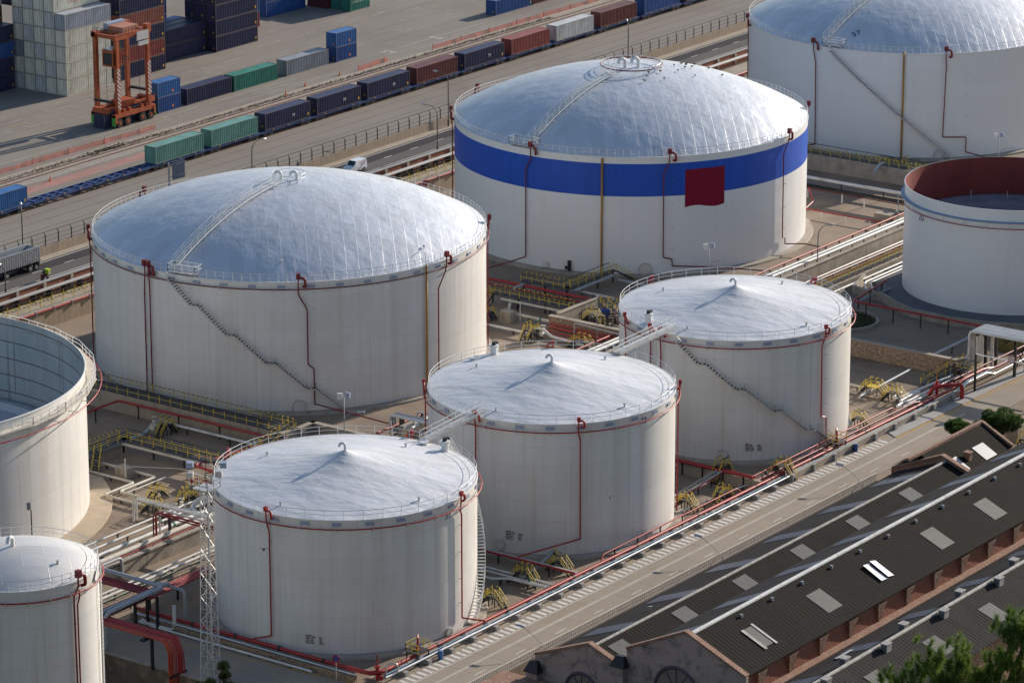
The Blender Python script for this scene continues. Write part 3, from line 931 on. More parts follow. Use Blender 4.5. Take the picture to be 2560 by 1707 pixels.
def nub(T, dx, dy, z, s=.35):
    q = MB(); q.cyl(T['x'] + dx, T['y'] + dy, z - .3, z + s, .13, 8); q.cyl(T['x'] + dx, T['y'] + dy, z + s, z + s + .08, .22, 8)
    q.build('roof_nozzle', M_GALV, T['root'], True, 40)

def cap_profile(rad, rise, n=22, flat=0.0):
    """Spherical cap, rim to apex."""
    S = (rad * rad + rise * rise) / (2 * rise)
    out = []
    for i in range(n + 1):
        r = rad * (1 - i / n)
        out.append((max(r, .02), math.sqrt(S * S - r * r) - (S - rise)))
    return out
def cap_z(T, rise, r):
    S = (T['R'] ** 2 + rise ** 2) / (2 * rise)
    return T['h'] + math.sqrt(max(0, S * S - r * r)) - (S - rise)
def cone_profile(rad, rise, n=22):
    """Tent-like cone: even slope, a steeper peak, slightly sagging between."""
    out = []
    for i in range(n + 1):
        t = i / n
        r = rad * (1 - t)
        z = rise * (0.80 * t + 0.20 * t ** 7)
        out.append((max(r, .02), z))
    return out
def cone_z(T, rise, r):
    t = 1 - r / T['R']
    return T['h'] + rise * (0.80 * t + 0.20 * t ** 7)

def roof_stair(T, rise, phi0, r0, r1, dphi=0.0):
    """Stair that climbs the dome from the rim platform to the top platform, rails both sides."""
    q, rl = MB(), MB()
    n = int((r0 - r1) / .45)
    e = Vector((math.cos(R(phi0)), math.sin(R(phi0)), 0)); s = Vector((-e.y, e.x, 0))
    P = lambda r: Vector((T['x'], T['y'], 0)) + e * r + Vector((0, 0, cap_z(T, rise, r) + .35))
    for i in range(n + 1):
        r = r0 + (r1 - r0) * i / n
        q.cbox(P(r), .30, .95, .06, R(phi0))
    m = int((r0 - r1) / 1.6)
    rails = []
    for sg in (-1, 1):
        last = None; rl = MB(); rails.append(rl)
        for i in range(m + 1):
            r = r0 + (r1 - r0) * i / m
            a = P(r) + s * (sg * .5)
            q.bar(a - Vector((0, 0, .5)), a, .06)
            rl.bar(a, a + Vector((0, 0, 1.0)), .055)
            if last is not None:
                q.bar(last, a, .07, .2)
                rl.bar(last + Vector((0, 0, 1.0)), a + Vector((0, 0, 1.0)), .055)
                rl.bar(last + Vector((0, 0, .5)), a + Vector((0, 0, .5)), .045)
            last = a
    o = q.build('roof_stair', M_WHITE, T['root'])
    for rl in rails: rl.build('handrail', M_WHITE, o)

def rim_platform(T, phi, w=4.0, d=1.8):
    """Railed landing at the rim where the shell stair meets the roof stair."""
    e = Vector((math.cos(R(phi)), math.sin(R(phi)), 0)); s = Vector((-e.y, e.x, 0)); u = Vector((0, 0, 1))
    c = Vector(pol(T, phi, T['R'] - d * .25, T['h'] + .45))
    q = MB(); q.cbox(c, d, w, .08, R(phi))
    o = q.build('rim_platform', M_GALV, T['root'])
    r = MB()
    k = [c + e * (a * d / 2) + s * (b * w / 2) for a, b in ((-1, -1), (1, -1), (1, 1), (-1, 1))]
    rail_run(r, k + [k[0]], 1.1, 1.0, .06)
    for p in k: r.bar(p - u * .6, p, .07)
    r.build('platform_rail', M_WHITE, o)

def top_ring(T, rise, rr, red=False, post=1.4):
    """Railed circle round the vents at the top of the dome."""
    k = int(2 * PI * rr / post); q = MB()
    P = lambda a, z: (T['x'] + rr * math.cos(a), T['y'] + rr * math.sin(a), cap_z(T, rise, rr) + z)
    for zz, w in ((1.1, .05), (.55, .04)):
        q.tube([P(2 * PI * i / 40, zz) for i in range(40)], w, 5, closed=True)
    for i in range(k): q.bar(P(2 * PI * i / k, -.1), P(2 * PI * i / k, 1.1), .06)
    o = q.build('top_railing', M_WHITE, T['root'])
    if red:
        r = MB(); r.tube([(T['x'] + (rr + .25) * math.cos(2 * PI * i / 40), T['y'] + (rr + .25) * math.sin(2 * PI * i / 40), cap_z(T, rise, rr) + .75) for i in range(40)], .085, 6, closed=True)
        r.build('spray_ring', M_DKRED, o, True)

# --- the two great domed tanks in the second row, and the one behind
SEC = [(0, 22, -138), (22, 186, 180), (186, 360, -138)]
A_ = tank('A', 'huge plain white domed tank in front of the empty blue flat wagons', 407.84, 335.46, 27.98, 18.65, (cap_profile(27.98, 7.0), M_DOME), ring=(.95, .40), sectors=SEC, plates=44, plate_dz=.62, rail=1.25)
T = A_
for p in (176.4, 132.5, 87.4, 42, -5.8, -49.5): riser(T, T['root'], p, [(p, T['h'] - 2), (p, .4)])
riser(T, T['root'], 175.0, [(174.3, T['h'] - 3), (174.3, .4)])
riser(T, T['root'], -138.5, [(-138.5, 17), (-136.1, 14.8), (-136.1, 7.0), (-134.5, 6.4), (-134.4, 1.2)], [(386.6, 313.9, 1.95), (386.0, 300.5, 1.85)])
riser(T, T['root'], -91.3, [(-91.6, 17), (-94.5, 15), (-94.5, .5)])
q = MB(); q.tube([pol(T, -99.1, T['R'] + .25, T['h'] + .2), pol(T, -99.1, T['R'] + .25, .2)], .15, 8); q.build('gauge_pipe', M_YELPIPE, T['root'], True)
q = MB(); q.tube([pol(T, -104, T['R'] - .3, T['h'] + 1.6), pol(T, -102, T['R'] + .1, T['h'] + 2.2), pol(T, -99.5, T['R'] + .1, T['h'] + 2.1), pol(T, -99.1, T['R'] + .25, T['h'] + .2)], .05, 6, bend=.4); q.build('gauge_conduit', M_WHITE, T['root'], True)
spiral(T, [(-176.5, 18.2, -169.1, 14.8), (-169.1, 14.8, -166.7, 14.8), (-166.7, 14.8, -158.6, 11.05), (-158.6, 11.05, -156.1, 11.05), (-156.1, 11.05, -147.6, 7.3), (-147.6, 7.3, -145, 7.3), (-145, 7.3, -136.6, 3.6), (-136.6, 3.6, -134.3, 3.6), (-134.3, 3.6, -126.3, .3)])
rim_platform(T, -172.0, 4.4); roof_stair(T, 7.0, -176.5, 27.0, 2.6); top_ring(T, 7.0, 2.3)
gooseneck(T, -.6, .9, cap_z(T, 7, 1), .95, 120); gooseneck(T, .7, -.9, cap_z(T, 7, 1), .95, 120)
shell_mark(T, -138.8, 1.0, 1.35); nub(T, -19.5, -14.5, cap_z(T, 7, 24.3), .2)

B_ = tank('B', 'huge white domed tank with the broad blue band and a crimson patch', 492.44, 334.36, 28.13, 18.76, (cap_profile(28.13, 7.5), M_DOME), shell=M_SHELL_CLEAN, sectors=SEC, rail=1.25)
T = B_
q = MB(); q.lathe(T['x'], T['y'], [(T['R'] + .012, 12.55), (T['R'] + .012, 17.68)], 128); q.build('blue_band', M_BAND, T['root'], True)
q = MB()
N = 30
for i in range(N):
    a0, a1 = -128.5 + 13.6 * i / N, -128.5 + 13.6 * (i + 1) / N
    zb = lambda t: 10.6 + (.22 * math.sin(t * 2 * PI)) + .0 * t
    t0, t1 = i / N, (i + 1) / N
    q.add([pol(T, a0, T['R'] + .024, zb(t0)), pol(T, a1, T['R'] + .024, zb(t1)), pol(T, a1, T['R'] + .024, 16.55), pol(T, a0, T['R'] + .024, 16.55)], [(0, 1, 2, 3)])
q.build('crimson_patch', M_FLAG, T['root'], True)
for p in (126.9, 94.9, 38, -5, -48.1): riser(T, T['root'], p, [(p, T['h'] - 2), (p, .4)])
riser(T, T['root'], -178.3, [(-178.3, 17.4), (179.7 - 360, 15.6), (179.7 - 360, 1.6)], [pol(T, 177, 31, 1.0), pol(T, 176, 35, .9)])
riser(T, T['root'], -133.8, [(-133.9, 17.8), (-135.5, 16.2), (-135.4, 2.9), (-132.6, 2.6), (-132.5, 1.5)], [(478, 308, 1.1), (480, 300.4, 1.3)])
riser(T, T['root'], -86.4, [(-86.6, 17.8), (-89.1, 16.3), (-88.9, 2.8), (-87.2, 2.6), (-87.2, 1.6)], [(496, 303.5, 1.5), (496, 300.4, 1.4)])
q = MB(); q.tube([pol(T, -154.6, T['R'] + .25, T['h'] - .2), pol(T, -154.6, T['R'] + .25, .2)], .16, 8); q.build('gauge_pipe', M_YELPIPE, T['root'], True)
rim_platform(T, 178.0, 4.6); roof_stair(T, 7.5, 179.5, 27.0, 4.9); top_ring(T, 7.5, 4.7, True)
gooseneck(T, -.9, .6, cap_z(T, 7.5, 1), 1.25, 150); gooseneck(T, .9, -.7, cap_z(T, 7.5, 1), 1.25, 150)
shell_mark(T, -141.0, 1.1, 1.35); shell_mark(T, -173.0, .9, .6)
q = MB(); q.cbox(pol(T, -164.9, T['R'] + .25, 1.2), .5, .45, 1.5, R(-164.9)); q.cbox(pol(T, -165.3, T['R'] + .5, .9), .4, .8, .4, R(-164.9)); q.build('mixer_motor', M_BLACK, T['root'])

C_ = tank('C', 'huge white domed tank numbered 37, cut by the frame at top right', 580.85, 334.94, 28.45, 18.57, (cap_profile(28.45, 7.4), M_DOME), shell=M_SHELL_CLEAN, sectors=SEC, rail=1.25)
T = C_
for p in (131, 86, 40, -5, -48): riser(T, T['root'], p, [(p, T['h'] - 2), (p, .4)])
riser(T, T['root'], 175.7, [(175.9, 17), (176.6, 15.6), (177.1, 1.2)], [pol(T, 172, 31.5, .9)])
riser(T, T['root'], -137.3, [(-137.2, 17.5), (-137.0, 16.5), (-137.5, 4.0), (-129.1, 3.8), (-129.1, 1.2)], [pol(T, -124, 31.5, .7)])
q = MB(); q.tube([pol(T, -151.5, T['R'] + .25, T['h'] + .3), pol(T, -151.5, T['R'] + .25, .2)], .17, 8); q.build('gauge_pipe', M_YELPIPE, T['root'], True)
spiral(T, [(-177.6, 18.1, -134.1, .2)])
rim_platform(T, -177.0, 3.6); roof_stair(T, 7.4, 178.5, 27.2, 3.0); top_ring(T, 7.4, 3.0)
shell_mark(T, -138.6, .9, 1.3)
vs, fs = text_faces('37', 1.7); q = MB()
e = Vector((math.cos(R(-36)), math.sin(R(-36)), 0)); n_ = Vector((math.cos(R(54)), math.sin(R(54)), 0))
pc = Vector(pol(T, -171.5, 24.6, 0))
for f in [None]:
    q.add([(p.x, p.y, cap_z(T, 7.4, math.hypot(p.x - T['x'], p.y - T['y'])) + .06) for p in [pc + e * v.x + n_ * v.y for v in vs]], fs)
q.build('tank_number', M_NUM, T['root'])

# --- the three cone-roofed tanks along the service road
CS = [(0, 360, -72)]
def crow(key, label, x, y, rad, h, rise):
    T = tank(key, label, x, y, rad, h, (cone_profile(rad, rise), M_CONE), sectors=CS, rail=2.25, ring=(.95, .55), plates=26, plate_dz=.5)
    gooseneck(T, 0, 0, cone_z(T, rise, 0) - .1, .72, 126)
    for dx, dy in ((-1.4, 10.7), (10.7, -.7), (-2.7, -12.9), (-13.2, -1)):
        nub(T, dx, dy, cone_z(T, rise, math.hypot(dx, dy)))
    return T
T33 = crow('33', 'white cone roofed tank numbered 33 nearest the service road corner', 332.64, 265.80, 15.43, 16.56, 3.25)
T = T33
riser(T, T['root'], -176.3, [(-176.3, 15.4), (-175.2, 14.4), (-175.2, 1.8)], [(316.2, 266.6, 1.2)], M_RED, False)
riser(T, T['root'], -84.9, [(-84.9, 15.2), (-83.6, 14.6), (-83.5, 1.8)], [(336.5, 248.4, 1.15)], M_RED, False)
riser(T, T['root'], 99.2, [(99.2, 15), (99.2, 1)], None, M_RED, False); riser(T, T['root'], 8.3, [(8.3, 15), (8.3, 1)], None, M_RED, False)
shell_text(T, -92.0, 15.0, '33', 1.15); info_plate(T, -155.8, 2.4); shell_mark(T, -92.5, .8, .7)
spiral(T, [(-12, 16.6, -30, 12), (-30, 12, -47, 7.5), (-47, 7.5, -62, 3.6), (-62, 3.6, -76, .3)], .9, m=M_WHITE, railm=M_WHITE)
T32 = crow('32', 'white cone roofed tank numbered 32, middle of the three along the service road', 373.56, 265.24, 15.53, 17.17, 3.2)
T = T32
riser(T, T['root'], -132.8, [(-132.8, 16), (-131.9, 15.2), (-131.7, 2.4)], [(355.5, 257.5, 1.4)], M_RED, False)
riser(T, T['root'], -56.6, [(-56.6, 15), (-56.6, .8)], None, M_RED, False); riser(T, T['root'], 127.4, [(127.4, 16), (127.4, .8)], None, M_RED, False)
riser(T, T['root'], 35, [(35, 16), (35, .8)], None, M_RED, False); riser(T, T['root'], 179.4, [(179.4, 16), (179.4, .8)], None, M_RED, False)
shell_text(T, -98.2, 16.1, '32', 1.15); info_plate(T, -162.0, 3.0); shell_mark(T, -168.6, 1.3, .95); shell_mark(T, -94.0, .9, .7)
T31 = crow('31', 'white cone roofed tank numbered 31 with a dark stair down its shell', 417.10, 266.02, 15.56, 16.79, 3.1)
T = T31
riser(T, T['root'], -99.3, [(-99.3, 15.8), (-101.1, 14.9), (-100.6, 5.1), (-96.8, 4.8), (-96.4, 1.7)], [(409.0, 249.6, 1.0), (398, 249.4, 1.0)], M_RED, False)
riser(T, T['root'], 168.6, [(168.6, 15), (168.6, .8)], None, M_RED, False); riser(T, T['root'], 175.1, [(175.1, 14), (175.1, .8)], None, M_RED, False); riser(T, T['root'], 147, [(147, 15), (147, .8)], None, M_RED, False)
riser(T, T['root'], 78, [(78, 15), (78, .8)], None, M_RED, False); riser(T, T['root'], -10, [(-10, 15), (-10, .8)], None, M_RED, False)
shell_text(T, -96.0, 15.75, '31', 1.15); info_plate(T, -137.7, 2.6); shell_mark(T, -152.4, 1.2, .95)
spiral(T, [(-174.8, 16.0, -164.7, 13.5), (-164.7, 13.5, -160.6, 13.5), (-160.6, 13.5, -146.4, 10.3), (-146.4, 10.3, -142.5, 10.3), (-142.5, 10.3, -128.3, 7.1), (-128.3, 7.1, -124.3, 7.1), (-124.3, 7.1, -109.2, 3.7), (-109.2, 3.7, -104.6, 3.6), (-104.6, 3.6, -89.1, .3)])
for T, ax in ((T33, -18), (T32, 66.7), (T31, 160)):
    c = Vector(pol(T, ax, T['R'] - 1.2, T['h'] + .15))
    q = MB(); q.cyl(c.x, c.y, c.z - .3, c.z + 1.1, .42, 10); q.cyl(c.x, c.y, c.z + 1.1, c.z + 1.35, .6, 10); q.cyl(c.x + .9, c.y + .3, c.z - .3, c.z + .6, .3, 10); q.cyl(c.x + .9, c.y + .3, c.z + .6, c.z + 1.2, .18, 8)
    o = q.build('pressure_vent', M_WHITE, T['root'], True, 40)
    q = MB(); q.cyl(c.x, c.y, c.z + 1.35, c.z + 1.75, .28, 8); q.cyl(c.x + .9, c.y + .3, c.z + 1.2, c.z + 1.5, .3, 8); q.build('vent_head', M_BLACK, o, True, 40)
    c = Vector(pol(T, ax + 14, T['R'] - 1.5, T['h'] + .2)); q = MB(); q.cyl(c.x, c.y, c.z - .3, c.z + .35, .5, 14); q.cyl(c.x, c.y, c.z + .35, c.z + .45, .62, 14); q.build('roof_hatch', M_WHITE, T['root'], True, 40)

def bridge(label, a, b, w=1.0):
    t = thing('foot_bridge', label, 'footbridge', a, 'footbridges between the tank roofs')
    a, b = Vector(a), Vector(b); d = (b - a).normalized(); s = Vector((-d.y, d.x, 0)).normalized() * (w / 2)
    q = MB(); q.bar(a, b, w, .1)
    for sg in (-1, 1): q.bar(a + s * sg, b + s * sg, .14, .34)
    q.build('deck', M_GALV, t)
    for sg in (-1, 1):
        r = MB(); rail_run(r, [a + s * sg, b + s * sg], 1.15, 2.2, .065); r.build('handrail', M_WHITE, t)
    q = MB()
    for k in range(4):
        p = a + (b - a) * (k / 4); n2 = a + (b - a) * ((k + 1) / 4); dz = Vector((0, 0, -.9))
        q.bar(p + dz * (k % 2), n2 + dz * ((k + 1) % 2), .06)
    q.build('brace', M_GALV, t)
bridge('white steel footbridge from the tank numbered 33 up to the tank numbered 32', (347.2, 265.5, 16.95), (358.9, 265.3, 17.75))
bridge('white steel footbridge from the tank numbered 32 across to the tank numbered 31', (388.4, 265.6, 17.6), (402.3, 266.2, 17.6))

# --- open topped tanks
T = tank('D', 'open topped white tank numbered 20 with a dark red inside at right', 496.03, 267.59, 15.91, 16.83, None, shell=M_SHELL_CLEAN, rail=None)
D_ = T
M_REDIN = mat('red_primer_inside', (0.22, 0.045, 0.035), 0.7, 0, 0.2, 0.4, (1, 1, .3), stain=(0.30, 0.05, 0.03), stain_amt=.6, stain_scale=.3)
MB().lathe(T['x'], T['y'], [(T['R'] - .06, T['h']), (T['R'] - .06, 9.5)], 128).build('inner_wall', M_REDIN, T['root'], True)
MB().lathe(T['x'], T['y'], [(T['R'] + .02, T['h'] - 1.95), (T['R'] + .55, T['h'] - 1.9), (T['R'] + .55, T['h'] - 1.78), (T['R'] + .02, T['h'] - 1.72)], 128).build('wind_girder', mat('blue_grey_girder', (0.20, 0.30, 0.44), 0.5), T['root'], True, 30)
q = MB(); q.tube([pol(T, 360 * i / 96, T['R'] + .35, T['h'] - 2.75) for i in range(96)], .07, 6, closed=True); o = q.build('spray_ring', M_RED, T['root'], True)
for i in range(30): b = MB(); b.bar(pol(T, i * 12 + 4, T['R'] + .4, T['h'] - 2.75), pol(T, i * 12 + 4, T['R'] + .45, T['h'] - 1.8), .05); b.build('hanger', M_GALV, o)
MB().lathe(T['x'], T['y'], [(T['R'] - .4, 11.1), (T['R'] - 1.6, 11.2), (T['R'] - 2.4, 10.7), (T['R'] - 3.2, 10.7), (T['R'] - 3.6, 11.1), (T['R'] - 4.6, 11.0), (T['R'] - 5.0, 10.4), (.05, 10.3)], 96).build('floating_roof', mat('dusty_roof_paint', (0.20, 0.19, 0.22), 0.6, 0, .15, .5, stain=(.16, .15, .17), stain_amt=.6, stain_scale=.3), T['root'], True, 25)
for i in range(14): q = MB(); q.cyl(*pol(T, i * 25.7 + 5, T['R'] - 3.0, 0)[:2], 10.8, 11.8 + (i % 3) * .4, .09, 6); q.build('roof_leg_sleeve', M_GALV, T['root'])
q = MB()
a, b = Vector(pol(T, -175, T['R'] - 3.0, 11.6)), Vector(pol(T, -35, T['R'] - 1.0, 16.9))
a, b = Vector(pol(T, -150, 9.0, 12.3)), Vector(pol(T, -28, 15.0, 16.8))
s = Vector((0, 0, 1.0)); side = (b - a).cross(Vector((0, 0, 1))).normalized() * .5
for sg in (-1, 1):
    q.bar(a + side * sg, b + side * sg, .12); q.bar(a + side * sg + s, b + side * sg + s, .12)
    for k in range(14):
        p, n2 = a + (b - a) * (k / 14), a + (b - a) * ((k + 1) / 14)
        q.bar(p + side * sg, (p + n2) / 2 + side * sg + s, .08); q.bar((p + n2) / 2 + side * sg + s, n2 + side * sg, .08)
for k in range(28):
    p = a + (b - a) * (k / 27); q.bar(p - side, p + side, .08)
q.build('rolling_ladder', mat('salmon_ladder_paint', (0.55, 0.36, 0.30), 0.5), T['root'])
shell_text(T, 153.1 - 360, T['h'] - 3.35, '20', 1.5)
MB().lathe(T['x'], T['y'], [(T['R'] + 4.2, 0), (T['R'] + 4.0, .5), (T['R'] + .02, .9)], 96).build('foundation_mound', mat('asphalt_skirt', (0.12, 0.12, 0.13), .8), T['root'], True, 30)

T = tank('E', 'open topped white tank with an outer walkway and grey green inside at left edge', 323.41, 336.59, 28.46, 18.4, None, rail=None)
E_ = T
M_INT = mat('weathered_inside_plates', (0.44, 0.46, 0.46), 0.6, 0, 0.12, 0.4, (1, 1, .2), stain=(0.26, 0.38, 0.38), stain_amt=.6, stain_scale=.15)
plate_lines(M_INT, 60.0, 2.3, (0.10, 0.065, 0.05), .9, .3, .09)
overlay_streaks(M_INT, (0.13, 0.09, 0.07), .5, 1.6, .06, .58, .72)
MB().lathe(T['x'], T['y'], [(T['R'] - .06, 6), (T['R'] - .06, T['h'])], 160, flip=True).build('inner_wall', M_INT, T['root'], True)
MB().lathe(T['x'], T['y'], [(T['R'] - .5, 7.2), (T['R'] - 2.2, 7.5), (T['R'] - 2.6, 6.6), (.05, 6.5)], 96).build('floating_roof', mat('pale_floating_roof', (0.50, 0.51, 0.53), .5, 0, .1, .4), T['root'], True, 25)
q = MB(); m = 28
for k in range(m):
    a0, a1 = 360 * k / m, 360 * (k + 1) / m
    o0, o1 = pol(T, a0, T['R'] + 1.45, T['h'] - 1.15), pol(T, a1, T['R'] + 1.45, T['h'] - 1.15)
    i0, i1 = pol(T, a0, T['R'] + .03, T['h'] - 1.15), pol(T, a1, T['R'] + .03, T['h'] - 1.15)
    dn = lambda p: (p[0], p[1], p[2] - .14)
    q.add([i0, o0, o1, i1, dn(i0), dn(o0), dn(o1), dn(i1)], [(0, 1, 2, 3), (7, 6, 5, 4), (1, 5, 6, 2)])
o = q.build('wind_girder', mat('dusty_walkway_paint', (0.60, 0.54, 0.46), .8, 0, .12, 1.0), T['root'])
q = MB()
rail_run(q, [pol(T, 360 * k / m, T['R'] + 1.4, T['h'] - 1.15) for k in range(m)] + [pol(T, 0, T['R'] + 1.4, T['h'] - 1.15)], 1.1, 1.7, .065)
q.build('guard_rail', M_WHITE, o)
q = MB(); q.tube([pol(T, 360 * i / 120, T['R'] + 2.0, T['h'] - 1.85) for i in range(120)], .085, 6, closed=True); o2 = q.build('spray_ring', M_RED, T['root'], True)
for i in range(44): b = MB(); b.bar(pol(T, i * 360 / 44, T['R'], T['h'] - 1.8), pol(T, i * 360 / 44, T['R'] + 2.2, T['h'] - 1.8), .06); b.build('bracket', M_GALV, o2)
MB().lathe(T['x'], T['y'], [(T['R'] + 2.9, 0), (T['R'] + 2.9, .35), (T['R'] + .02, .5)], 128).build('foundation_apron', mat('tan_apron', (0.42, 0.34, 0.24), .9, 0, .15, .6), T['root'], True, 25)

# --- small tall domed tank at lower left
T = tank('F', 'smaller tall white tank with a rounded roof at lower left', 275.9, 264.63, 8.4, 22.96, (cap_profile(8.4, 1.95), M_CONE_W), rail=1.15, ring=(1.15, .5), sectors=[(0, 360, -40)], plates=0)
F_ = T
MB().lathe(T['x'], T['y'], [(T['R'], -4), (T['R'], 0.0)], 96).build('shell_base', M_SHELL, T['root'], True)
riser(T, T['root'], -92.7, [(-94.5, 21.9), (-96.2, 21.5), (-94.6, -3.9)], None, M_DKRED, True)
q = MB(); q.tube([pol(T, -91, T['R'] + .3, 22.0), pol(T, -90.6, T['R'] + .3, 21.2), pol(T, -93.0, T['R'] + .3, 20.5), pol(T, -92.6, T['R'] + .3, -3.9)], .09, 6, bend=.2); q.build('foam_riser', M_DKRED, T['root'], True)
gooseneck(T, -.2, .5, cap_z(T, 1.95, .5) - .1, .95, 190); nub(T, .2, -5.5, cap_z(T, 1.95, 5.5), .3)
q = MB()
for k in range(56):
    z = -3.5 + k * .45
    q.bar(pol(T, -60.0, T['R'] + .35, z), pol(T, -56.6, T['R'] + .35, z), .05)
for a in (-60.0, -56.6): q.bar(pol(T, a, T['R'] + .35, -3.8), pol(T, a, T['R'] + .35, 23.4), .07)
q.build('ladder', M_WHITE, T['root'])
c = pol(T, -63.3, T['R'] + .16, 22.1)
q = MB(); e = Vector((math.cos(R(-63.3)), math.sin(R(-63.3)), 0)); s = Vector((-e.y, e.x, 0)); u = Vector((0, 0, 1)); c = Vector(c)
q.add([c + s * .95, c + u * .95, c - s * .95, c - u * .95, c + s * .95 - e * .06, c + u * .95 - e * .06, c - s * .95 - e * .06, c - u * .95 - e * .06], [(3, 2, 1, 0), (4, 5, 6, 7), (0, 1, 5, 4), (1, 2, 6, 5), (2, 3, 7, 6), (3, 0, 4, 7)])
q.build('diamond_sign', M_WHITE, T['root'])
# ---------------------------------------------------------------- containers
CC = {'navy': (0.020, 0.024, 0.075), 'blue': (0.020, 0.085, 0.27), 'bright blue': (0.035, 0.14, 0.36), 'green': (0.03, 0.21, 0.155), 'pale green': (0.13, 0.30, 0.25),
      'maroon': (0.135, 0.030, 0.028), 'red': (0.28, 0.060, 0.050), 'rust red': (0.30, 0.095, 0.065), 'cream': (0.74, 0.70, 0.58), 'grey': (0.27, 0.29, 0.31),
      'pale grey': (0.56, 0.56, 0.54), 'pale blue': (0.40, 0.42, 0.46)}
def cmat(c):
    rgb = CC[c]
    m = mat(c.replace(' ', '_') + '_container_paint', rgb, 0.5, 0, 0.14, 0.5, (1, 1, .4), stain=tuple(min(1, v * 1.35 + .012) for v in rgb), stain_amt=.5, stain_scale=.35)
    if not m.get('rusty'):
        overlay_streaks(m, (0.14, 0.075, 0.045) if c in ('cream', 'pale grey', 'grey', 'pale blue') else tuple(v * .6 for v in rgb), .45, 1.5, .2, .56, .74)
        m['rusty'] = 1
    return m
def frame_mat(c):
    rgb = CC[c]
    return mat(c.replace(' ', '_') + '_container_frame', tuple(v * .62 + .045 * k for v, k in zip(rgb, (1.2, .85, .6))), .6, 0, .3, 1.2)
PROTO = {}
def corrug(mb, x0, x1, yf, z0, z1, out, axis='x', pitch=.46, depth=.12):
    """Trapezoid-corrugated panel between two frame members; `out` is the direction it faces."""
    n = int((x1 - x0) / pitch); p = (x1 - x0) / n
    prof = []
    for i in range(n):
        b = x0 + i * p
        prof += [(b, 0), (b + p * .30, 0), (b + p * .5, depth), (b + p * .80, depth)]
    prof.append((x1, 0))
    def P(t, d, z): return (t, yf - out * d, z) if axis == 'x' else (yf - out * d, t, z)
    vs = [P(t, d, z0) for t, d in prof] + [P(t, d, z1) for t, d in prof]
    m = len(prof)
    mb.add(vs, [(i, i + 1, m + i + 1, m + i) for i in range(m - 1)])
def container(c, L=12.19, H=2.59, doors=-1, placard=None):
    """ISO box built round its base corner (near, low-X): > body, frame, door_end, placard."""
    key = (c, L, H, doors, placard)
    if key in PROTO: return PROTO[key]
    W = 2.44
    t = thing('shipping_container', 'x', 'container', (0, 0, 0))
    b = MB()
    corrug(b, .12, L - .12, .02, .16, H - .10, -1); corrug(b, .12, L - .12, W - .02, .16, H - .10, 1)
    corrug(b, .10, W - .10, L - .02 if doors < 0 else .02, .16, H - .10, 1 if doors < 0 else -1, 'y')
    n = int(L / .6)
    for i in range(n):
        x = .1 + (L - .2) * i / n; w = (L - .2) / n
        b.add([(x, .06, H - .05), (x + w * .5, .06, H - .03), (x + w, .06, H - .05), (x + w, W - .06, H - .05), (x + w * .5, W - .06, H - .03), (x, W - .06, H - .05)], [(0, 1, 4, 5), (1, 2, 3, 4)])
    b.build('body', cmat(c), t)
    f = MB()
    for x in (0, L - .12):
        for y in (0, W - .12): f.box(x, y, 0, x + .12, y + .12, H)
    for z, h in ((.0, .16), (H - .10, .10)):
        f.box(.12, 0, z, L - .12, .09, z + h); f.box(.12, W - .09, z, L - .12, W, z + h)
        f.box(0, .12, z, .10, W - .12, z + h); f.box(L - .10, .12, z, L, W - .12, z + h)
    f.build('frame', frame_mat(c), t)
    x = .05 if doors < 0 else L - .05; o = -1 if doors < 0 else 1
    d = MB(); d.box(min(x, x - o * .05), .12, .16, max(x, x - o * .05), W - .12, H - .1)
    de = d.build('door_end', cmat(c), t)
    r = MB()
    for y in (.42, .86, 1.55, 2.0): r.bar((x + o * .05, y, .18), (x + o * .05, y, H - .12), .05)
    r.box(min(x, x + o * .02), W / 2 - .02, .16, max(x, x + o * .02), W / 2 + .02, H - .1)
    r.build('lock_rods', frame_mat(c), de)
    if placard:
        col, m = placard
        p = MB()
        for px in ((L - .75,) if L > 7 else (L * .62,)): p.box(px, -.012, .55, px + .36, .0, 1.0)
        p.box(-.012, .55, .5, 0, .9, .85)
        p.build('placard', m, t)
    PROTO[key] = t
    t['unused'] = True
    return t
def put(c, x, y, z, label, L=12.19, H=2.59, group=None, doors=-1, placard=None):
    t = container(c, L, H, doors, placard)
    if t.get('unused'):
        t.location = (x, y, z); t['label'] = label
        del t['unused']
        if group: t['group'] = group
        return t
    return dup(t, (x, y, z), label, group)
M_YPL = mat('yellow_placard', (0.55, 0.33, 0.03), .6); M_OPL = mat('orange_placard', (0.75, 0.20, 0.02), .6)
PY, PO = ('y', M_YPL), ('o', M_OPL)
ORD = ['ground', 'second', 'third', 'fourth', 'fifth', 'sixth', 'seventh']
ROWS = ['front', 'second', 'third', 'fourth', 'fifth', 'sixth']
def stack(x, y, rows, where, L=12.19, pitch=2.58, H=2.99, group=None, plac=None, hide=0):
    """Block of containers; rows[r][t] = colour of tier t in row r counted from the railway."""
    for r, tiers in enumerate(rows):
        for t, c in enumerate(tiers):
            if c: put(c, x, y + r * pitch, ZY + t * H, f'{c} container on {ORD[t]} tier, {ROWS[r]} row of {where}', L, 2.92, group, placard=plac)
W_ = 'the pale block behind orange carrier'
stack(495.2, 458.2, [['cream'] * 4 + ['pale blue']] + [['cream', 'pale grey', 'cream', 'cream', 'pale grey', 'cream'], ['pale grey', 'cream', 'pale grey', 'cream', 'cream', 'cream'], ['cream', 'cream', 'cream', 'pale grey', 'cream', 'pale grey'], ['pale grey', 'cream', 'grey', 'cream', 'pale grey', 'cream']], W_, group='containers of the pale block')
put('navy', 495.2 - .02, 458.2 + 12.9, ZY + 5 * 2.99, 'navy container topmost on the far corner of the pale container block', 12.19)
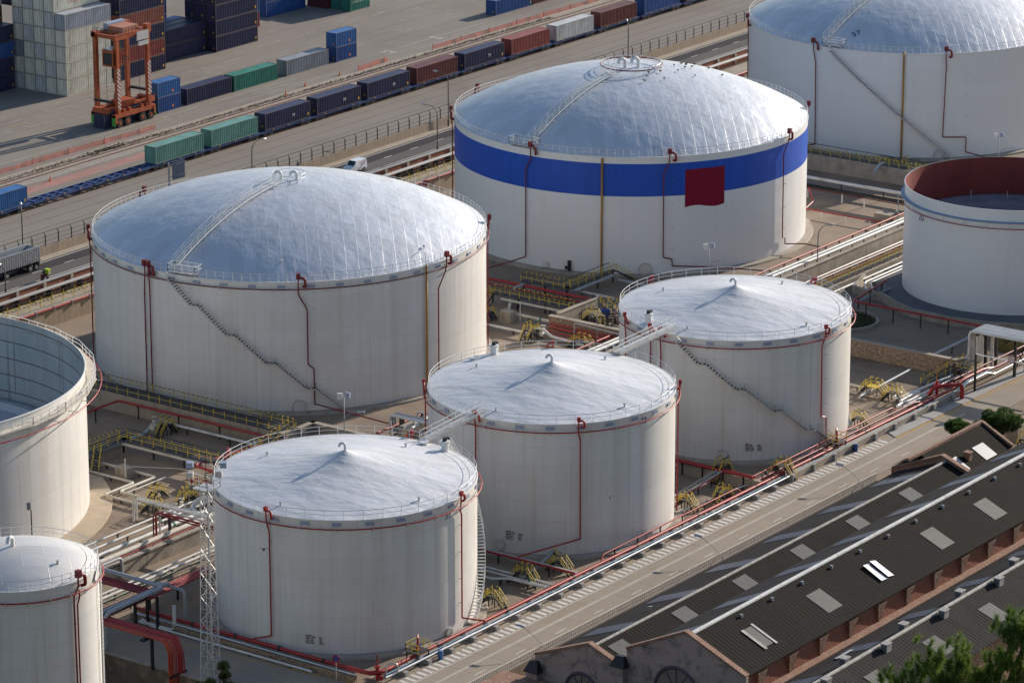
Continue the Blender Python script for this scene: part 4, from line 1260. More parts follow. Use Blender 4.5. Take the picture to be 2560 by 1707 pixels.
stack(482.3, 470.2, [['navy', 'navy', 'blue', 'navy'], ['navy', 'blue', 'navy', 'navy', 'maroon', 'pale grey'], ['navy', 'navy', 'navy', 'navy', 'maroon', 'cream']], 'the navy block at left edge', group='containers of the shaded left block', plac=PY)
stack(510.0, 458.4, [['navy', 'red', 'navy', 'rust red', 'navy', 'navy'], ['navy', 'navy', 'maroon', 'red', 'navy', 'navy'], ['blue', 'navy', 'navy', 'maroon', 'navy']], 'the navy and red block', group='containers of the navy and red block', plac=PY)
stack(525.6, 461.9, [['navy', 'navy'], ['navy', 'navy'], ['navy', 'blue']], 'the low shaded navy block', group='containers of the low navy block', plac=PY)
stack(525.6, 471.5, [['navy', 'blue', 'blue', 'blue', 'maroon'], ['navy', 'maroon', 'blue', 'maroon', 'maroon']], 'the mixed block in deep shade', group='containers of the mixed block')
stack(538.1, 459.6, [['navy'] * 5, ['navy'] * 5, ['navy', 'blue', 'navy', 'navy', 'navy']], 'the tall all navy block', group='containers of the all navy block', plac=PY)
stack(554.2, 467.4, [['red', 'bright blue'], ['maroon', 'blue', 'blue']], 'the short red and blue block', L=6.06, group='containers of the short red block')
stack(567.0, 471.3, [['blue', 'blue'], ['blue', 'navy', 'blue']], 'the far shaded blue block', group='containers of the shaded blue block')
stack(580.5, 466.9, [['maroon', 'green'], ['maroon', 'maroon']], 'the far maroon block', L=6.06, group='containers of the far green block')
stack(581.2, 461.5, [['green', 'green'], ['green', 'green']], 'the lettered green block', L=6.06, group='containers of the lettered green block')
# single row beside the crane lane
put('blue', 495.0, 436.5, ZY, 'blue short container on the ground beside the orange straddle carrier', 6.06, 2.72, placard=PO)
put('bright blue', 495.0, 436.5, ZY + 2.74, 'blue short container on top of another beside the orange straddle carrier', 6.06, 2.72, placard=PO)
put('navy', 502.7, 436.4, ZY, 'navy container with a dusty roof, between the short blue pair and the green one', 12.19, 2.92)
put('green', 515.6, 436.3, ZY, 'bright green container standing alone in the yard row', 12.19, 2.92)
put('grey', 530.6, 436.4, ZY, 'grey container with a shadowed roof end beside the stacked blue pair', 12.19, 2.92)
put('blue', 544.9, 436.2, ZY, 'blue short container under the other at the right end of the yard row', 6.06, 2.72, placard=PO)
put('bright blue', 544.9, 436.2, ZY + 2.74, 'blue short container on top of the pair at the right end of the yard row', 6.06, 2.72, placard=PO)
put('blue', 595.0, 436.2, ZY, 'blue container alone on the yard at the top edge, casting a shadow', 12.19, 2.92, placard=PY)
put('maroon', 607.8, 436.3, ZY, 'maroon container behind the lone blue one at the top edge', 12.19)
def side_text(body, size, x, y, z, m, label=None, ex=(1, 0, 0), parent=None):
    q = MB(); plane_text(q, body, size, (x, y, z), ex, (0, 0, 1)); return q.build('lettering', m, parent)
def find(lbl):
    return next(o for o in bpy.data.objects if o.get('label') == lbl)
g = find('green container on ground tier, front row of the lettered green block')
side_text('CHINA SHIPPING', .66, 584.2, 461.44, ZY + 1.75, mat('pale_lettering', (.55, .6, .56), .7), parent=g)
g = find('cream container on sixth tier, second row of ' + W_)
side_text('TRI', 1.5, 500.4, 460.72, ZY + 5 * 2.99 + 1.5, mat('red_lettering', (.5, .06, .03), .7), parent=g)
for t_, tx in ((0, 'M'), (3, 'M')):
    g = find(f'navy container on {ORD[t_]} tier, front row of the navy block at left edge')
    side_text(tx, .9, 489.9, 470.14, ZY + t_ * 2.99 + 1.3, mat('pale_lettering', (.55, .6, .56), .7), parent=g)
g = find('bright blue container on second tier, front row of the short red and blue block')
side_text('N', 1.5, 554.9, 467.34, ZY + 2.99 + 1.3, mat('pale_lettering', (.55, .6, .56), .7), parent=g)

# ---------------------------------------------------------------- the train
M_WAG = mat('blue_wagon_paint', (0.025, 0.065, 0.20), .5, 0, .25, .8, stain=(.05, .05, .06), stain_amt=.6, stain_scale=.6)
def wagon():
    t = thing('flat_wagon', 'x', 'rail wagon', (0, 0, 0))
    q = MB()
    for y in (.12, 2.2): q.box(.2, y, .78, 13.9, y + .14, 1.18)
    q.box(.2, 1.05, .85, 13.9, 1.35, 1.12)
    for x in (.2, 2.6, 4.6, 6.6, 8.6, 11.2, 13.5): q.box(x, .12, .95, x + .45, 2.32, 1.19)
    for x in (.0, 13.9): q.box(x, .1, .8, x + .25, 2.35, 1.1)
    q.build('deck_frame', M_WAG, t)
    q = MB()
    for x in (2.9, 6.9, 10.8):
        for y in (.02, 2.28): q.box(x, y, 1.0, x + .4, y + .15, 1.22)
    q.build('corner_castings', mat('rusty_casting', (.28, .17, .10), .7), t)
    for bx in (1.0, 11.2):
        b = MB()
        for y in (.2, 2.0): b.box(bx - .2, y, .42, bx + 2.3, y + .22, .78)
        b.box(bx + .8, .2, .5, bx + 1.3, 2.2, .8)
        bo = b.build('bogie', M_BLACK, t)
        for wx in (bx + .1, bx + 1.95):
            for y in (.35, 1.95):
                w = MB(); w.tube([(wx, y, .46), (wx, y + .13, .46)], .45, 14); w.build('wheel', mat('dull_wheel_steel', (.10, .085, .08), .6, .3), bo, True, 40)
    return t
PX = [464.2, 478.5, 492.7, 506.9, 521.1, 535.5, 549.9, 564.5, 579.0, 593.6, 608.6, 623.3]
TC = [('pale green', 'pale green container at the left end of the loaded train'), ('pale green', 'pale green container, second on the loaded train, with a patchy roof'), ('navy', 'navy container next to the green pair on the train'),
      ('navy', 'navy container with a clean roof, second of the navy pair on the train'), ('navy', 'dusty navy container with tan frame before the maroon one on the train'), ('maroon', 'maroon container between two navy ones on the train'),
      ('navy', 'navy container between the maroon and the faded red one on the train'), ('red', 'faded red container on the train'), ('pale grey', 'rust stained pale grey container on the train'),
      ('maroon', 'maroon container between the pale grey and the blue one on the train'), ('blue', 'blue container on the train at the top edge'), ('maroon', 'maroon container at the very end of the train, cut by the top edge')]
SHORT = dict(zip([l for _, l in TC], ['first pale green container at the left end', 'second pale green container', 'navy container next to the green pair', 'second navy container with a clean roof', 'dusty navy container with tan frame', 'first maroon container', 'navy container between maroon and faded red', 'faded red container', 'pale grey container', 'maroon container past the pale grey one', 'blue container at the top edge', 'last maroon container']))
w0 = wagon(); first = True
def put_wagon(x, label, group):
    global first
    if first:
        first = False; w0.location = (x, 410.2, ZY); w0['label'] = label; w0['group'] = group; return
    dup(w0, (x, 410.2, ZY), label, group)
for x, (c, l) in zip(PX, TC):
    put(c, x, 410.2, ZY + 1.24, l, 12.19, 2.92, 'containers on the train', placard=PY if c == 'navy' else None)
    put_wagon(x - .9, 'blue flat wagon under the ' + SHORT[l], 'wagons under the train containers')
put_wagon(449.2, 'empty blue flat wagon coupled to the loaded green end of the train', 'empty flat wagons')
put_wagon(434.8, 'empty blue flat wagon next to the blue container at the left edge', 'empty flat wagons')
put('bright blue', 421.0, 410.2, ZY + 1.24, 'blue container on a wagon at the left edge of the picture', 12.19, 2.92, 'containers on the train', doors=-1, placard=PY)
put_wagon(420.2, 'blue flat wagon under the blue container at the left edge', 'wagons under the train containers')

# ---------------------------------------------------------------- straddle carrier
t = thing('straddle_carrier', 'tall orange straddle carrier with striped legs lifting over a navy container', 'straddle carrier', (487.5, 437.8, ZY))
X0, X1, YN, YF, TOP = 483.4, 491.4, 435.5, 440.3, 15.6
def Z(z): return ZY + z
for y in (YN, YF):
    q = MB(); q.box(482.2, y - .38, Z(1.75), 492.7, y + .38, Z(2.5)); q.box(482.2, y - .45, Z(.9), 482.7, y + .45, Z(2.3)); q.box(492.2, y - .45, Z(.9), 492.7, y + .45, Z(2.3))
    for x in (X0 + 1.2, X0 + 2.6, X1 - 2.2, X1 - .9): q.box(x, y - .3, Z(2.5), x + .5, y + .3, Z(3.1))
    so = q.build('side_beam', M_CRANE, t)
    g = MB(); g.box(482.12, y - .4, Z(.4), 482.2, y + .4, Z(1.9)); g.box(492.7, y - .4, Z(.4), 492.8, y + .4, Z(1.9)); g.build('green_guard', M_LIME, so)
    for x in (483.4, 485.5, 489.4, 491.6):
        w = MB(); w.tube([(x, y - .34, Z(.82)), (x, y + .34, Z(.82))], .82, 20); wo = w.build('wheel', M_TYRE, t, True, 40)
        r = MB(); r.tube([(x, y - .36, Z(.82)), (x, y + .36, Z(.82))], .40, 14); r.tube([(x, y - .42, Z(.82)), (x, y + .42, Z(.82))], .16, 8); r.build('rim', M_CRANE, wo, True, 40)
        f = MB(); f.box(x - .12, y - .20, Z(1.3), x + .12, y + .20, Z(1.8)); f.build('axle_fork', M_CRANE, wo)
M_STR = mat('red_white_leg_band', (.62, .60, .56), .5)
nt, bs, src = base_in(M_STR)
tc = _n(nt, 'ShaderNodeTexCoord'); mp = _n(nt, 'ShaderNodeSeparateXYZ'); nt.links.new(tc.outputs['Object'], mp.inputs[0])
ad = _n(nt, 'ShaderNodeMath', operation='ADD'); nt.links.new(mp.outputs[2], ad.inputs[0]); nt.links.new(mp.outputs[0], ad.inputs[1])
fr = _n(nt, 'ShaderNodeMath', operation='FRACT'); mu = _n(nt, 'ShaderNodeMath', operation='MULTIPLY'); nt.links.new(ad.outputs[0], mu.inputs[0]); mu.inputs[1].default_value = 1.35; nt.links.new(mu.outputs[0], fr.inputs[0])
gt = _n(nt, 'ShaderNodeMath', operation='GREATER_THAN'); nt.links.new(fr.outputs[0], gt.inputs[0]); gt.inputs[1].default_value = .5
mx = _n(nt, 'ShaderNodeMix', data_type='RGBA'); nt.links.new(gt.outputs[0], mx.inputs[0]); nt.links.new(src, mx.inputs[6]); mx.inputs[7].default_value = (.33, .06, .02, 1)
nt.links.new(mx.outputs[2], bs.inputs['Base Color'])
for x in (X0, X1):
    for y in (YN, YF):
        q = MB(); q.box(x - .36, y - .34, Z(2.1), x + .36, y + .34, Z(TOP)); lo = q.build('leg', M_CRANE, t)
        if y == YN:
            b = MB(); b.box(x - .40, y - .38, Z(3.2 if x == X0 else 4.5), x + .40, y - .345, Z(10.4)); b.box(x + .365, y - .36, Z(3.2), x + .40, y + .3, Z(10.4)); b.build('striped_guard', M_STR, lo)
q = MB()
for y in (YN, YF): q.box(X0 - .6, y - .4, Z(TOP - .2), X1 + .6, y + .4, Z(TOP + .7))
for x in (X0, X0 + 2.4, X1 - 2.4, X1): q.box(x - .3, YN, Z(TOP - .1), x + .3, YF, Z(TOP + .55))
q.box(X1 - .5, YN - .5, Z(TOP), X1 + .6, YN + .5, Z(TOP + 1.4)); q.box(X1 - .5, YF - .5, Z(TOP), X1 + .6, YF + .5, Z(TOP + 1.4)); q.box(X0 - .6, YF - .5, Z(TOP), X0 + .4, YF + .5, Z(TOP + .9))
q.build('top_frame', M_CRANE, t)
q = MB(); q.box(486.0, 436.2, Z(TOP + .5), 490.0, 439.6, Z(TOP + 1.45)); mo = q.build('machinery_house', mat('faded_orange_paint', (.46, .17, .09), .5), t)
q = MB(); q.box(486.0, 439.7, Z(TOP + .5), 490.6, 440.7, Z(TOP + 1.75)); q.build('engine_hood', M_PLATE, mo)
q = MB(); q.box(488.0, YN - .75, Z(TOP - 1.0), 491.0, YN - .55, Z(TOP + .5)); q.box(488.4, YN - .7, Z(TOP - 2.0), 491.0, YN - .5, Z(TOP - 1.25)); q.build('radiator_panel', M_GALV, t)
q = MB(); q.box(482.4, 435.5, Z(10.8), 484.6, 437.9, Z(11.1)); q.box(482.4, 435.5, Z(13.2), 484.6, 437.9, Z(13.7))
for x in (482.4, 484.4):
    for y in (435.5, 437.7): q.box(x, y, Z(11.1), x + .2, y + .2, Z(13.2))
cabo = q.build('cab', M_CRANE, t)
q = MB(); q.box(482.5, 435.6, Z(11.1), 484.5, 437.8, Z(13.2)); q.build('cab_window', M_GLASS, cabo)
q = MB(); q.box(482.6, 436.0, Z(13.7), 483.8, 437.2, Z(14.1)); q.build('air_conditioner', M_WHITE, cabo)
q = MB(); rail_run(q, [(484.7, 435.2, Z(11)), (486.2, 435.2, Z(11)), (486.2, 437.8, Z(11))], 1.1, .7, .06); rail_run(q, [(X0, YN - .5, Z(TOP + .7)), (X1 - 3.4, YN - .5, Z(TOP + .7))], 1.0, 1.0, .06); rail_run(q, [(X0 - .6, YN, Z(TOP + .7)), (X0 - .6, YF, Z(TOP + .7))], 1.0, 1.0, .06); q.build('guard_rail', M_DARK, t)
q = MB()
for k in range(38): q.bar((486.3, 438.6, Z(2.4 + k * .35)), (486.8, 438.6, Z(2.4 + k * .35)), .05)
for x in (486.3, 486.8): q.bar((x, 438.6, Z(2.2)), (x, 438.6, Z(TOP)), .06)
q.build('ladder', M_GREY, t)
q = MB(); q.box(486.6, 438.4, Z(7.6), 487.8, 439.6, Z(TOP - .2)); q.build('cable_chain', M_BLACK, t)
q = MB(); q.box(481.3, 436.5, Z(3.0), 493.2, 437.0, Z(3.4)); q.box(481.3, 438.4, Z(3.0), 493.2, 438.9, Z(3.4)); q.box(481.0, 436.0, Z(2.75), 481.9, 439.3, Z(3.6)); q.box(492.6, 436.0, Z(2.75), 493.6, 439.3, Z(3.6)); q.box(485.6, 436.3, Z(3.3), 489.2, 439.1, Z(4.1))
q.build('spreader', M_CRANE, t)
q = MB(); q.bar((482.4, 435.9, Z(4.6)), (482.4, 440, Z(4.6)), .5, .4); q.bar((492, 435.9, Z(5.0)), (492, 440, Z(5.0)), .5, .4); q.bar((484, 437, Z(4.5)), (486, 437.4, Z(9)), .18)
q.build('lifting_beam', M_BLACK, t)
q = MB()
for x in (484.5, 490.4):
    for y in (436.6, 439.0): q.bar((x, y, Z(4)), (x, y, Z(TOP)), .05)
q.build('hoist_rope', M_BLACK, t)
put('navy', 480.7, 436.4, ZY + .02, 'navy container held low under the orange straddle carrier', 12.19)

# ---------------------------------------------------------------- vehicles
t = thing('tipper_trailer', 'grey ribbed tipper trailer with an empty open body on the port road', 'trailer', (403, 387, ZY))
q = MB(); xa, xb, ya, yb, za, zb = 394.0, 409.6, 385.85, 388.25, ZY + 1.35, ZY + 3.55
for y, o in ((ya, 1), (yb, -1)):
    q.box(xa, min(y, y + o * .06), za, xb, max(y, y + o * .06), zb)
    k = xa
    while k < xb: q.box(k, min(y, y - o * .10), za, k + .16, max(y, y - o * .10), zb); k += .5
    q.box(xa, min(y, y - o * .12), zb, xb, max(y, y - o * .12) + .02, zb + .16)
q.box(xa, ya, za, xb, yb, za + .08); q.box(xb - .08, ya, za, xb, yb, zb - .1); q.box(xb - .02, ya - .1, za, xb + .14, yb + .1, za + .25)
q.add([(xb - 2.4, ya + .1, za + .1), (xb - .1, ya + .1, zb - .3), (xb - .1, yb - .1, zb - .3), (xb - 2.4, yb - .1, za + .1)], [(0, 1, 2, 3)])
q.build('tipper_body', M_ALU, t)
q = MB(); q.box(xa, 386.5, ZY + .8, xb - .2, 387.6, ZY + 1.35); q.box(xb - .3, ya, ZY + .6, xb, yb, ZY + 1.3); q.build('chassis', M_BLACK, t)
for x in (402.5, 407.6, 409.0 - .05):
    for y in (ya + .05, yb - .45):
        w = MB(); w.tube([(x, y, ZY + .55), (x, y + .4, ZY + .55)], .52, 16); wo = w.build('wheel', M_TYRE, t, True, 40)
        r = MB(); r.tube([(x, y - .02, ZY + .55), (x, y + .42, ZY + .55)], .28, 12); r.build('rim', M_GREY, wo, True, 40)

t = thing('delivery_van', 'small white delivery van with red and dark lettering on the port road', 'van', (483.6, 383.5, ZY))
def van(t, x, y):
    side = [(0.0, .45), (0.0, .95), (.95, 1.25), (1.65, 1.98), (4.25, 2.02), (4.35, 1.9), (4.4, .45)]
    q = MB(); n = len(side)
    w0_, w1_ = .86, .74
    prof = []
    for s in (-1, 1):
        for a, b in side: prof.append((x + a, y + s * (w0_ if b < 1.3 else w1_), ZY + b))
    fs = [tuple(range(n)), tuple(range(2 * n - 1, n - 1, -1))] + [(i, n + i, n + (i + 1) % n, (i + 1) % n) for i in range(n)]
    q.add(prof, fs); q.build('body', M_VEH, t, True, 25)
    g = MB(); g.add([(x + .97, y - .72, ZY + 1.29), (x + 1.60, y - .66, ZY + 1.93), (x + 1.60, y + .66, ZY + 1.93), (x + .97, y + .72, ZY + 1.29)], [(0, 1, 2, 3)])
    for i, v in enumerate(g.v): g.v[i] = (v[0] - .03, v[1], v[2] + .03)
    g.build('windscreen', M_GLASS, t)
    for s in (-1, 1):
        g = MB(); yy = y + s * .80
        g.add([(x + 1.15, y + s * .845, ZY + 1.24), (x + 1.95, y + s * .845, ZY + 1.24), (x + 1.95, y + s * .765, ZY + 1.78), (x + 1.62, y + s * .765, ZY + 1.78)], [(0, 1, 2, 3)]); g.build('side_window', M_GLASS, t)
        for wx in (.8, 3.55):
            w = MB(); w.tube([(x + wx, y + s * .70, ZY + .34), (x + wx, y + s * .90, ZY + .34)], .33, 14); wo = w.build('wheel', M_TYRE, t, True, 40)
            r = MB(); r.tube([(x + wx, y + s * .89, ZY + .34), (x + wx, y + s * .91, ZY + .34)], .19, 10); r.build('rim', M_GREY, wo, True, 40)
        g = MB(); g.box(x + .02, y + s * .62 - .14, ZY + .72, x + .05, y + s * .62 + .14, ZY + .92)
        for i, v in enumerate(g.v): g.v[i] = (v[0] - .06, v[1], v[2])
        g.build('headlight', M_GALV, t)
    g = MB(); plane_text(g, 'TRANSPORTES', .27, (x + 3.2, y - .81, ZY + 1.60), (1, 0, 0), (0, .12, .99)); g.build('red_lettering', mat('red_lettering', (.5, .06, .03), .7), t)
    g = MB(); plane_text(g, 'RAPIDOS', .27, (x + 3.2, y - .845, ZY + 1.28), (1, 0, 0), (0, .12, .99)); g.build('dark_lettering', M_NUM, t)
van(t, 481.5, 383.6)

# scooter and rider
t = thing('scooter', 'dark scooter with a big yellow box bag on the port road', 'scooter', (406.0, 381.2, ZY))
mx_, my_ = 405.6, 381.2
for x in (mx_ - .55, mx_ + .6):
    w = MB(); w.tube([(x, my_ - .07, ZY + .27), (x, my_ + .07, ZY + .27)], .27, 14); w.build('wheel', M_TYRE, t, True, 40)
q = MB(); q.tube([(mx_ - .75, my_, ZY + .35), (mx_ - .35, my_, ZY + .35), (mx_ + .1, my_, ZY + .75), (mx_ + .7, my_, ZY + .78)], .16, 8); q.tube([(mx_ - .6, my_, ZY + .3), (mx_ - .45, my_, ZY + 1.05)], .07, 6); q.bar((mx_ - .45, my_ - .32, ZY + 1.05), (mx_ - .45, my_ + .32, ZY + 1.05), .05); q.cbox((mx_ - .62, my_, ZY + .75), .1, .4, .5)
q.build('bodywork', M_DKRED, t, True, 40)
q = MB(); q.box(mx_ + .42, my_ - .36, ZY + .85, mx_ + .98, my_ + .36, ZY + 1.65); bo = q.build('delivery_box', M_HIVIS, t)
q = MB()
a_, b_, c_ = (mx_ + .45, my_ - .37, ZY + .95), (mx_ + .95, my_ - .37, ZY + .95), (mx_ + .70, my_ - .37, ZY + 1.5)
q.add([a_, b_, c_], [(0, 1, 2)]); q.build('triangle_mark', M_GALV, bo)
p = thing('person', 'rider in black clothes and helmet sitting on the scooter', 'person', (mx_, my_, ZY))
me = bpy.data.meshes.new('body'); J = [(0, 0, .82), (0, 0, 1.08), (-.03, 0, 1.34), (-.05, 0, 1.47), (-.06, 0, 1.62), (-.06, 0, 1.74), (-.06, .19, 1.36), (-.22, .24, 1.15), (-.46, .27, 1.10), (-.06, -.19, 1.36), (-.22, -.24, 1.15), (-.46, -.27, 1.10), (-.02, .11, .82), (-.40, .14, .74), (-.38, .14, .36), (-.50, .14, .30), (-.02, -.11, .82), (-.40, -.14, .74), (-.38, -.14, .36), (-.50, -.14, .30)]
Ed = [(0, 1), (1, 2), (2, 3), (3, 4), (4, 5), (2, 6), (6, 7), (7, 8), (2, 9), (9, 10), (10, 11), (0, 12), (12, 13), (13, 14), (14, 15), (0, 16), (16, 17), (17, 18), (18, 19)]
Rr = [.15, .15, .17, .07, .12, .10, .075, .06, .045, .075, .06, .045, .10, .075, .055, .05, .10, .075, .055, .05]
me.from_pydata(J, Ed, []); bo_ = bpy.data.objects.new('body', me); COL.objects.link(bo_); bo_.parent = p
sk = bo_.modifiers.new('skin', 'SKIN')
for i, r_ in enumerate(Rr): me.skin_vertices[0].data[i].radius = (r_, r_)
me.skin_vertices[0].data[0].use_root = True
bo_.modifiers.new('smooth', 'SUBSURF').levels = 1; bo_.modifiers['smooth'].render_levels = 2
me.materials.append(M_CLOTH)
q = MB()
for k in range(6):
    a0 = k * PI / 12; q.lathe(mx_ - .06, my_, [(.155 * math.cos(a0), ZY + 1.66 + .17 * math.sin(a0)), (.155 * math.cos(a0 + PI / 12), ZY + 1.66 + .17 * math.sin(a0 + PI / 12))], 14)
q.build('helmet', mat('dark_helmet', (.03, .035, .045), .25), p, True)

# ---------------------------------------------------------------- lamps, sign, netting, cones
def street_lamp(label, x, y, z, hgt, ax, ay, m=None, group='street lamps', over=2.3):
    t = thing('street_lamp', label, 'street lamp', (x, y, z), group)
    m = m or M_GREY; e = Vector((ax, ay, 0)).normalized()
    b = Vector((x, y, z))
    pts = [b, b + Vector((0, 0, hgt - 1.6)), b + Vector((0, 0, hgt - .8)) + e * .15, b + Vector((0, 0, hgt - .15)) + e * .8, b + Vector((0, 0, hgt)) + e * over]
    MB().tube(pts, .10, 8, bend=.8, r1=.05).build('pole', m, t, True, 50)
    MB().cyl(x, y, z, z + 1.2, .16, 8).build('base', m, t, True, 50)
    c = b + Vector((0, 0, hgt)) + e * (over + .5)
    q = MB()
    prof = [(-.55, .06), (-.35, .16), (0, .22), (.35, .17), (.55, .05)]
    q.tube([c + e * a for a, _ in prof[:1]] + [c + e * a for a, _ in prof[1:]], .2, 8)
    n = 8
    for i, v in enumerate(q.v):
        a, rr = prof[i // n] if i < n * len(prof) else (0, .2)
        ctr = c + e * a; d = Vector(v) - ctr; q.v[i] = tuple(ctr + d * (rr / .2) * (1 if abs(d.z) < 1e-6 else .8))
    q.build('lamp_head', M_GALV, t, True, 60)
    return t
DKP = mat('dark_lamp_post', (0.09, 0.085, 0.08), .6)
street_lamp('tall dark street lamp beside the blue banded tank, its head by the maroon train container', 517.2, 389.4, ZY, 9.6, 0, 1, DKP)
street_lamp('dark street lamp over the port road left of the blue banded tank', 501.6, 380.0, ZY, 8.1, 0, 1, DKP)
street_lamp('dark street lamp rising behind the dome of the big front tank', 464.1, 389.4, ZY, 8.2, 1, -.1, DKP)
street_lamp('dark street lamp near the blue container at the left edge', 409.8, 389.4, ZY, 9.0, .7, .7, DKP)
street_lamp('dark street lamp behind the top of the blue banded dome', 572.4, 389.4, ZY, 8.6, .7, .6, DKP)
street_lamp('slim dark lamp post at the left edge by the brick wall', 395.9, 380.0, ZY, 5.2, -1, 0, DKP, over=.8)
t = thing('road_sign', 'back of a blue grey road sign on a post behind the big front dome', 'road sign', (443.0, 388.8, ZY))
q = MB(); q.bar((443.0, 388.8, ZY), (443.0, 388.8, ZY + 9.2), .22); q.bar((443, 388.8, ZY + 8.8), (446.6, 388.2, ZY + 8.8), .14); q.bar((443, 388.8, ZY + 6.9), (446.6, 388.2, ZY + 6.9), .14); q.build('post', M_GREY, t)
q = MB(); q.add([(443.6, 388.6, ZY + 6.3), (446.2, 388.25, ZY + 6.3), (446.2, 388.25, ZY + 9.3), (443.6, 388.6, ZY + 9.3), (443.6, 388.66, ZY + 6.3), (446.2, 388.31, ZY + 6.3), (446.2, 388.31, ZY + 9.3), (443.6, 388.66, ZY + 9.3)], [(0, 1, 2, 3), (7, 6, 5, 4), (0, 4, 5, 1), (1, 5, 6, 2), (2, 6, 7, 3), (3, 7, 4, 0)]); q.build('panel', mat('blue_grey_sign_back', (.13, .16, .21), .5), t)
t = thing('warning_sign', 'small triangular road sign seen from behind near the fence', 'road sign', (475.5, 389.2, ZY))
q = MB(); q.bar((475.5, 389.2, ZY), (475.5, 389.2, ZY + 2.6), .07); q.build('post', M_GREY, t)
q = MB(); q.add([(475.0, 389.1, ZY + 1.9), (476.0, 389.1, ZY + 1.9), (475.5, 389.1, ZY + 2.8), (475.0, 389.14, ZY + 1.9), (476.0, 389.14, ZY + 1.9), (475.5, 389.14, ZY + 2.8)], [(0, 1, 2), (5, 4, 3), (0, 3, 4, 1), (1, 4, 5, 2), (2, 5, 3, 0)]); q.build('panel', M_DARK, t)
def netting(label, x0, x1, y0, y1):
    t = thing('safety_net', label, 'netting', (x0, y0, ZY), 'orange safety netting along the track')
    q = MB(); n = int(abs(x1 - x0) / 1.5) + 1; random.seed(int(x0))
    P = []
    for i in range(n + 1):
        s = i / n; h = .95 - .25 * random.random() * (0.6 + .4 * math.sin(s * 9))
        P.append((x0 + (x1 - x0) * s, y0 + (y1 - y0) * s + random.uniform(-.12, .12), h))
    for i in range(n):
        a, b = P[i], P[i + 1]
        for k in range(6):
            f0, f1 = k / 6, (k + .42) / 6
            q.add([(a[0], a[1], ZY + a[2] * f0), (b[0], b[1], ZY + b[2] * f0), (b[0], b[1], ZY + b[2] * f1), (a[0], a[1], ZY + a[2] * f1)], [(0, 1, 2, 3)])
        for k in range(4):
            s = k / 4; x = a[0] + (b[0] - a[0]) * s; y = a[1] + (b[1] - a[1]) * s; h = a[2] + (b[2] - a[2]) * s
            q.add([(x, y, ZY), (x + .12, y, ZY), (x + .12, y, ZY + h), (x, y, ZY + h)], [(0, 1, 2, 3)])
    q.build('mesh_sheet', M_NET, t)
    for i in range(0, n + 1, 6):
        MB().bar((P[i][0], P[i][1], ZY), (P[i][0], P[i][1], ZY + 1.15), .09).build('stake', mat('red_stake', (.6, .07, .04), .6), t)
netting('long sagging orange safety netting below the straddle carrier', 447, 486.5, 430.2, 429.7)
netting('short piece of orange safety netting beside the track', 541.8, 551.5, 428.6, 429.2)
netting('long crumpled orange safety netting along the track up to the top edge', 564.0, 622, 428.3, 427.8)
def cone(label, x, y):
    t = thing('traffic_cone', label, 'traffic cone', (x, y, ZY), 'traffic cones')
    q = MB(); q.cbox((x, y, ZY + .04), .4, .4, .06); q.cyl(x, y, ZY + .06, ZY + .85, .17, 10, .05); q.build('cone_body', mat('cone_orange', (.75, .13, .03), .6), t, True, 40)
cone('small orange traffic cone by the track below the green container', 526.5, 428.8)
cone('orange traffic cone lying near the ballast beside the navy train containers', 519.2, 427.4)
cone('lone orange traffic cone on the red dust near the left edge', 449.5, 420.4)
cone('orange traffic cone at the end of the short safety netting', 537.0, 429.2)
q = MB(); random.seed(8)
for _ in range(60):
    x, y = 470.5 + random.gauss(0, 2.2), 426.9 + random.gauss(0, .35)
    q.cbox((x, y, ZY + .15), random.uniform(.1, .5), random.uniform(.1, .4), random.uniform(.1, .35), random.uniform(0, 3))
o = q.build('rubbish_heap', mat('mixed_rubbish', (.16, .13, .09), .9, 0, .6, 3)); o['kind'] = 'stuff'; tag(o, 'heap of dumped rubbish beside the rails at left', 'rubbish')
# ---------------------------------------------------------------- pipework
def bundle(name, label, runs, group=None, cat='pipes', loc=None):
    """Several parallel pipes that share one rack: each pipe a mesh of its own."""
    t = thing(name, label, cat, loc or runs[0][0][0], group)
    for pts, r, m in runs:
        MB().tube(pts, r, 8, bend=r * 3.5).build('pipe_run', m, t, True, 50)
    return t
def posts(t, pts, m=None, w=.22, name='post'):
    for x, y, z0, z1 in pts:
        MB().box(x - w / 2, y - w / 2, z0, x + w / 2, y + w / 2, z1).build(name, m or M_BLACK, t)

# along the service road
pipe('fire_main', 'thick red fire main along the service road in front of the tanks', [(318.3, 248.6, 1.0), (446, 248.6, 1.0), (449, 248.6, 1.6), (455, 248.6, 1.6), (458, 248.6, 1.0), (500, 248.6, 1.0)], .23, M_RED, n=10, flange=[((327.5 + 13.6 * k, 248.6, 1.0), (1, 0, 0), M_BLACK) for k in range(9)])
pipe('water_pipe', 'slim light blue pipe between the red main and bright steel pipe', [(317.2, 248.0, .85), (446, 248.0, .85), (449, 248.0, 1.5), (500, 248.0, 1.5)], .06, M_LTBLUE)
t = pipe('steel_pipe', 'bright steel pipe nearest the service road along the whole row of tanks', [(316.5, 247.55, .78), (446, 247.55, .78), (448.5, 247.55, 1.5), (454, 247.55, 1.5), (456, 247.55, .8), (500, 247.55, .8)], .15, M_PIPES, n=10)
for k in range(20):
    MB().box(319.5 + 4.35 * k, 247.0, .05, 320.1 + 4.35 * k, 249.0, .55).build('support_block', M_KERB, t)
pipe('fire_pipe', 'thin red pipe stepping up beside the fire main behind the tank numbered 32', [(361, 248.9, 1.0), (362, 249.3, 1.55), (392, 249.3, 1.55), (393, 249.3, .9)], .10, M_RED, sup=5)
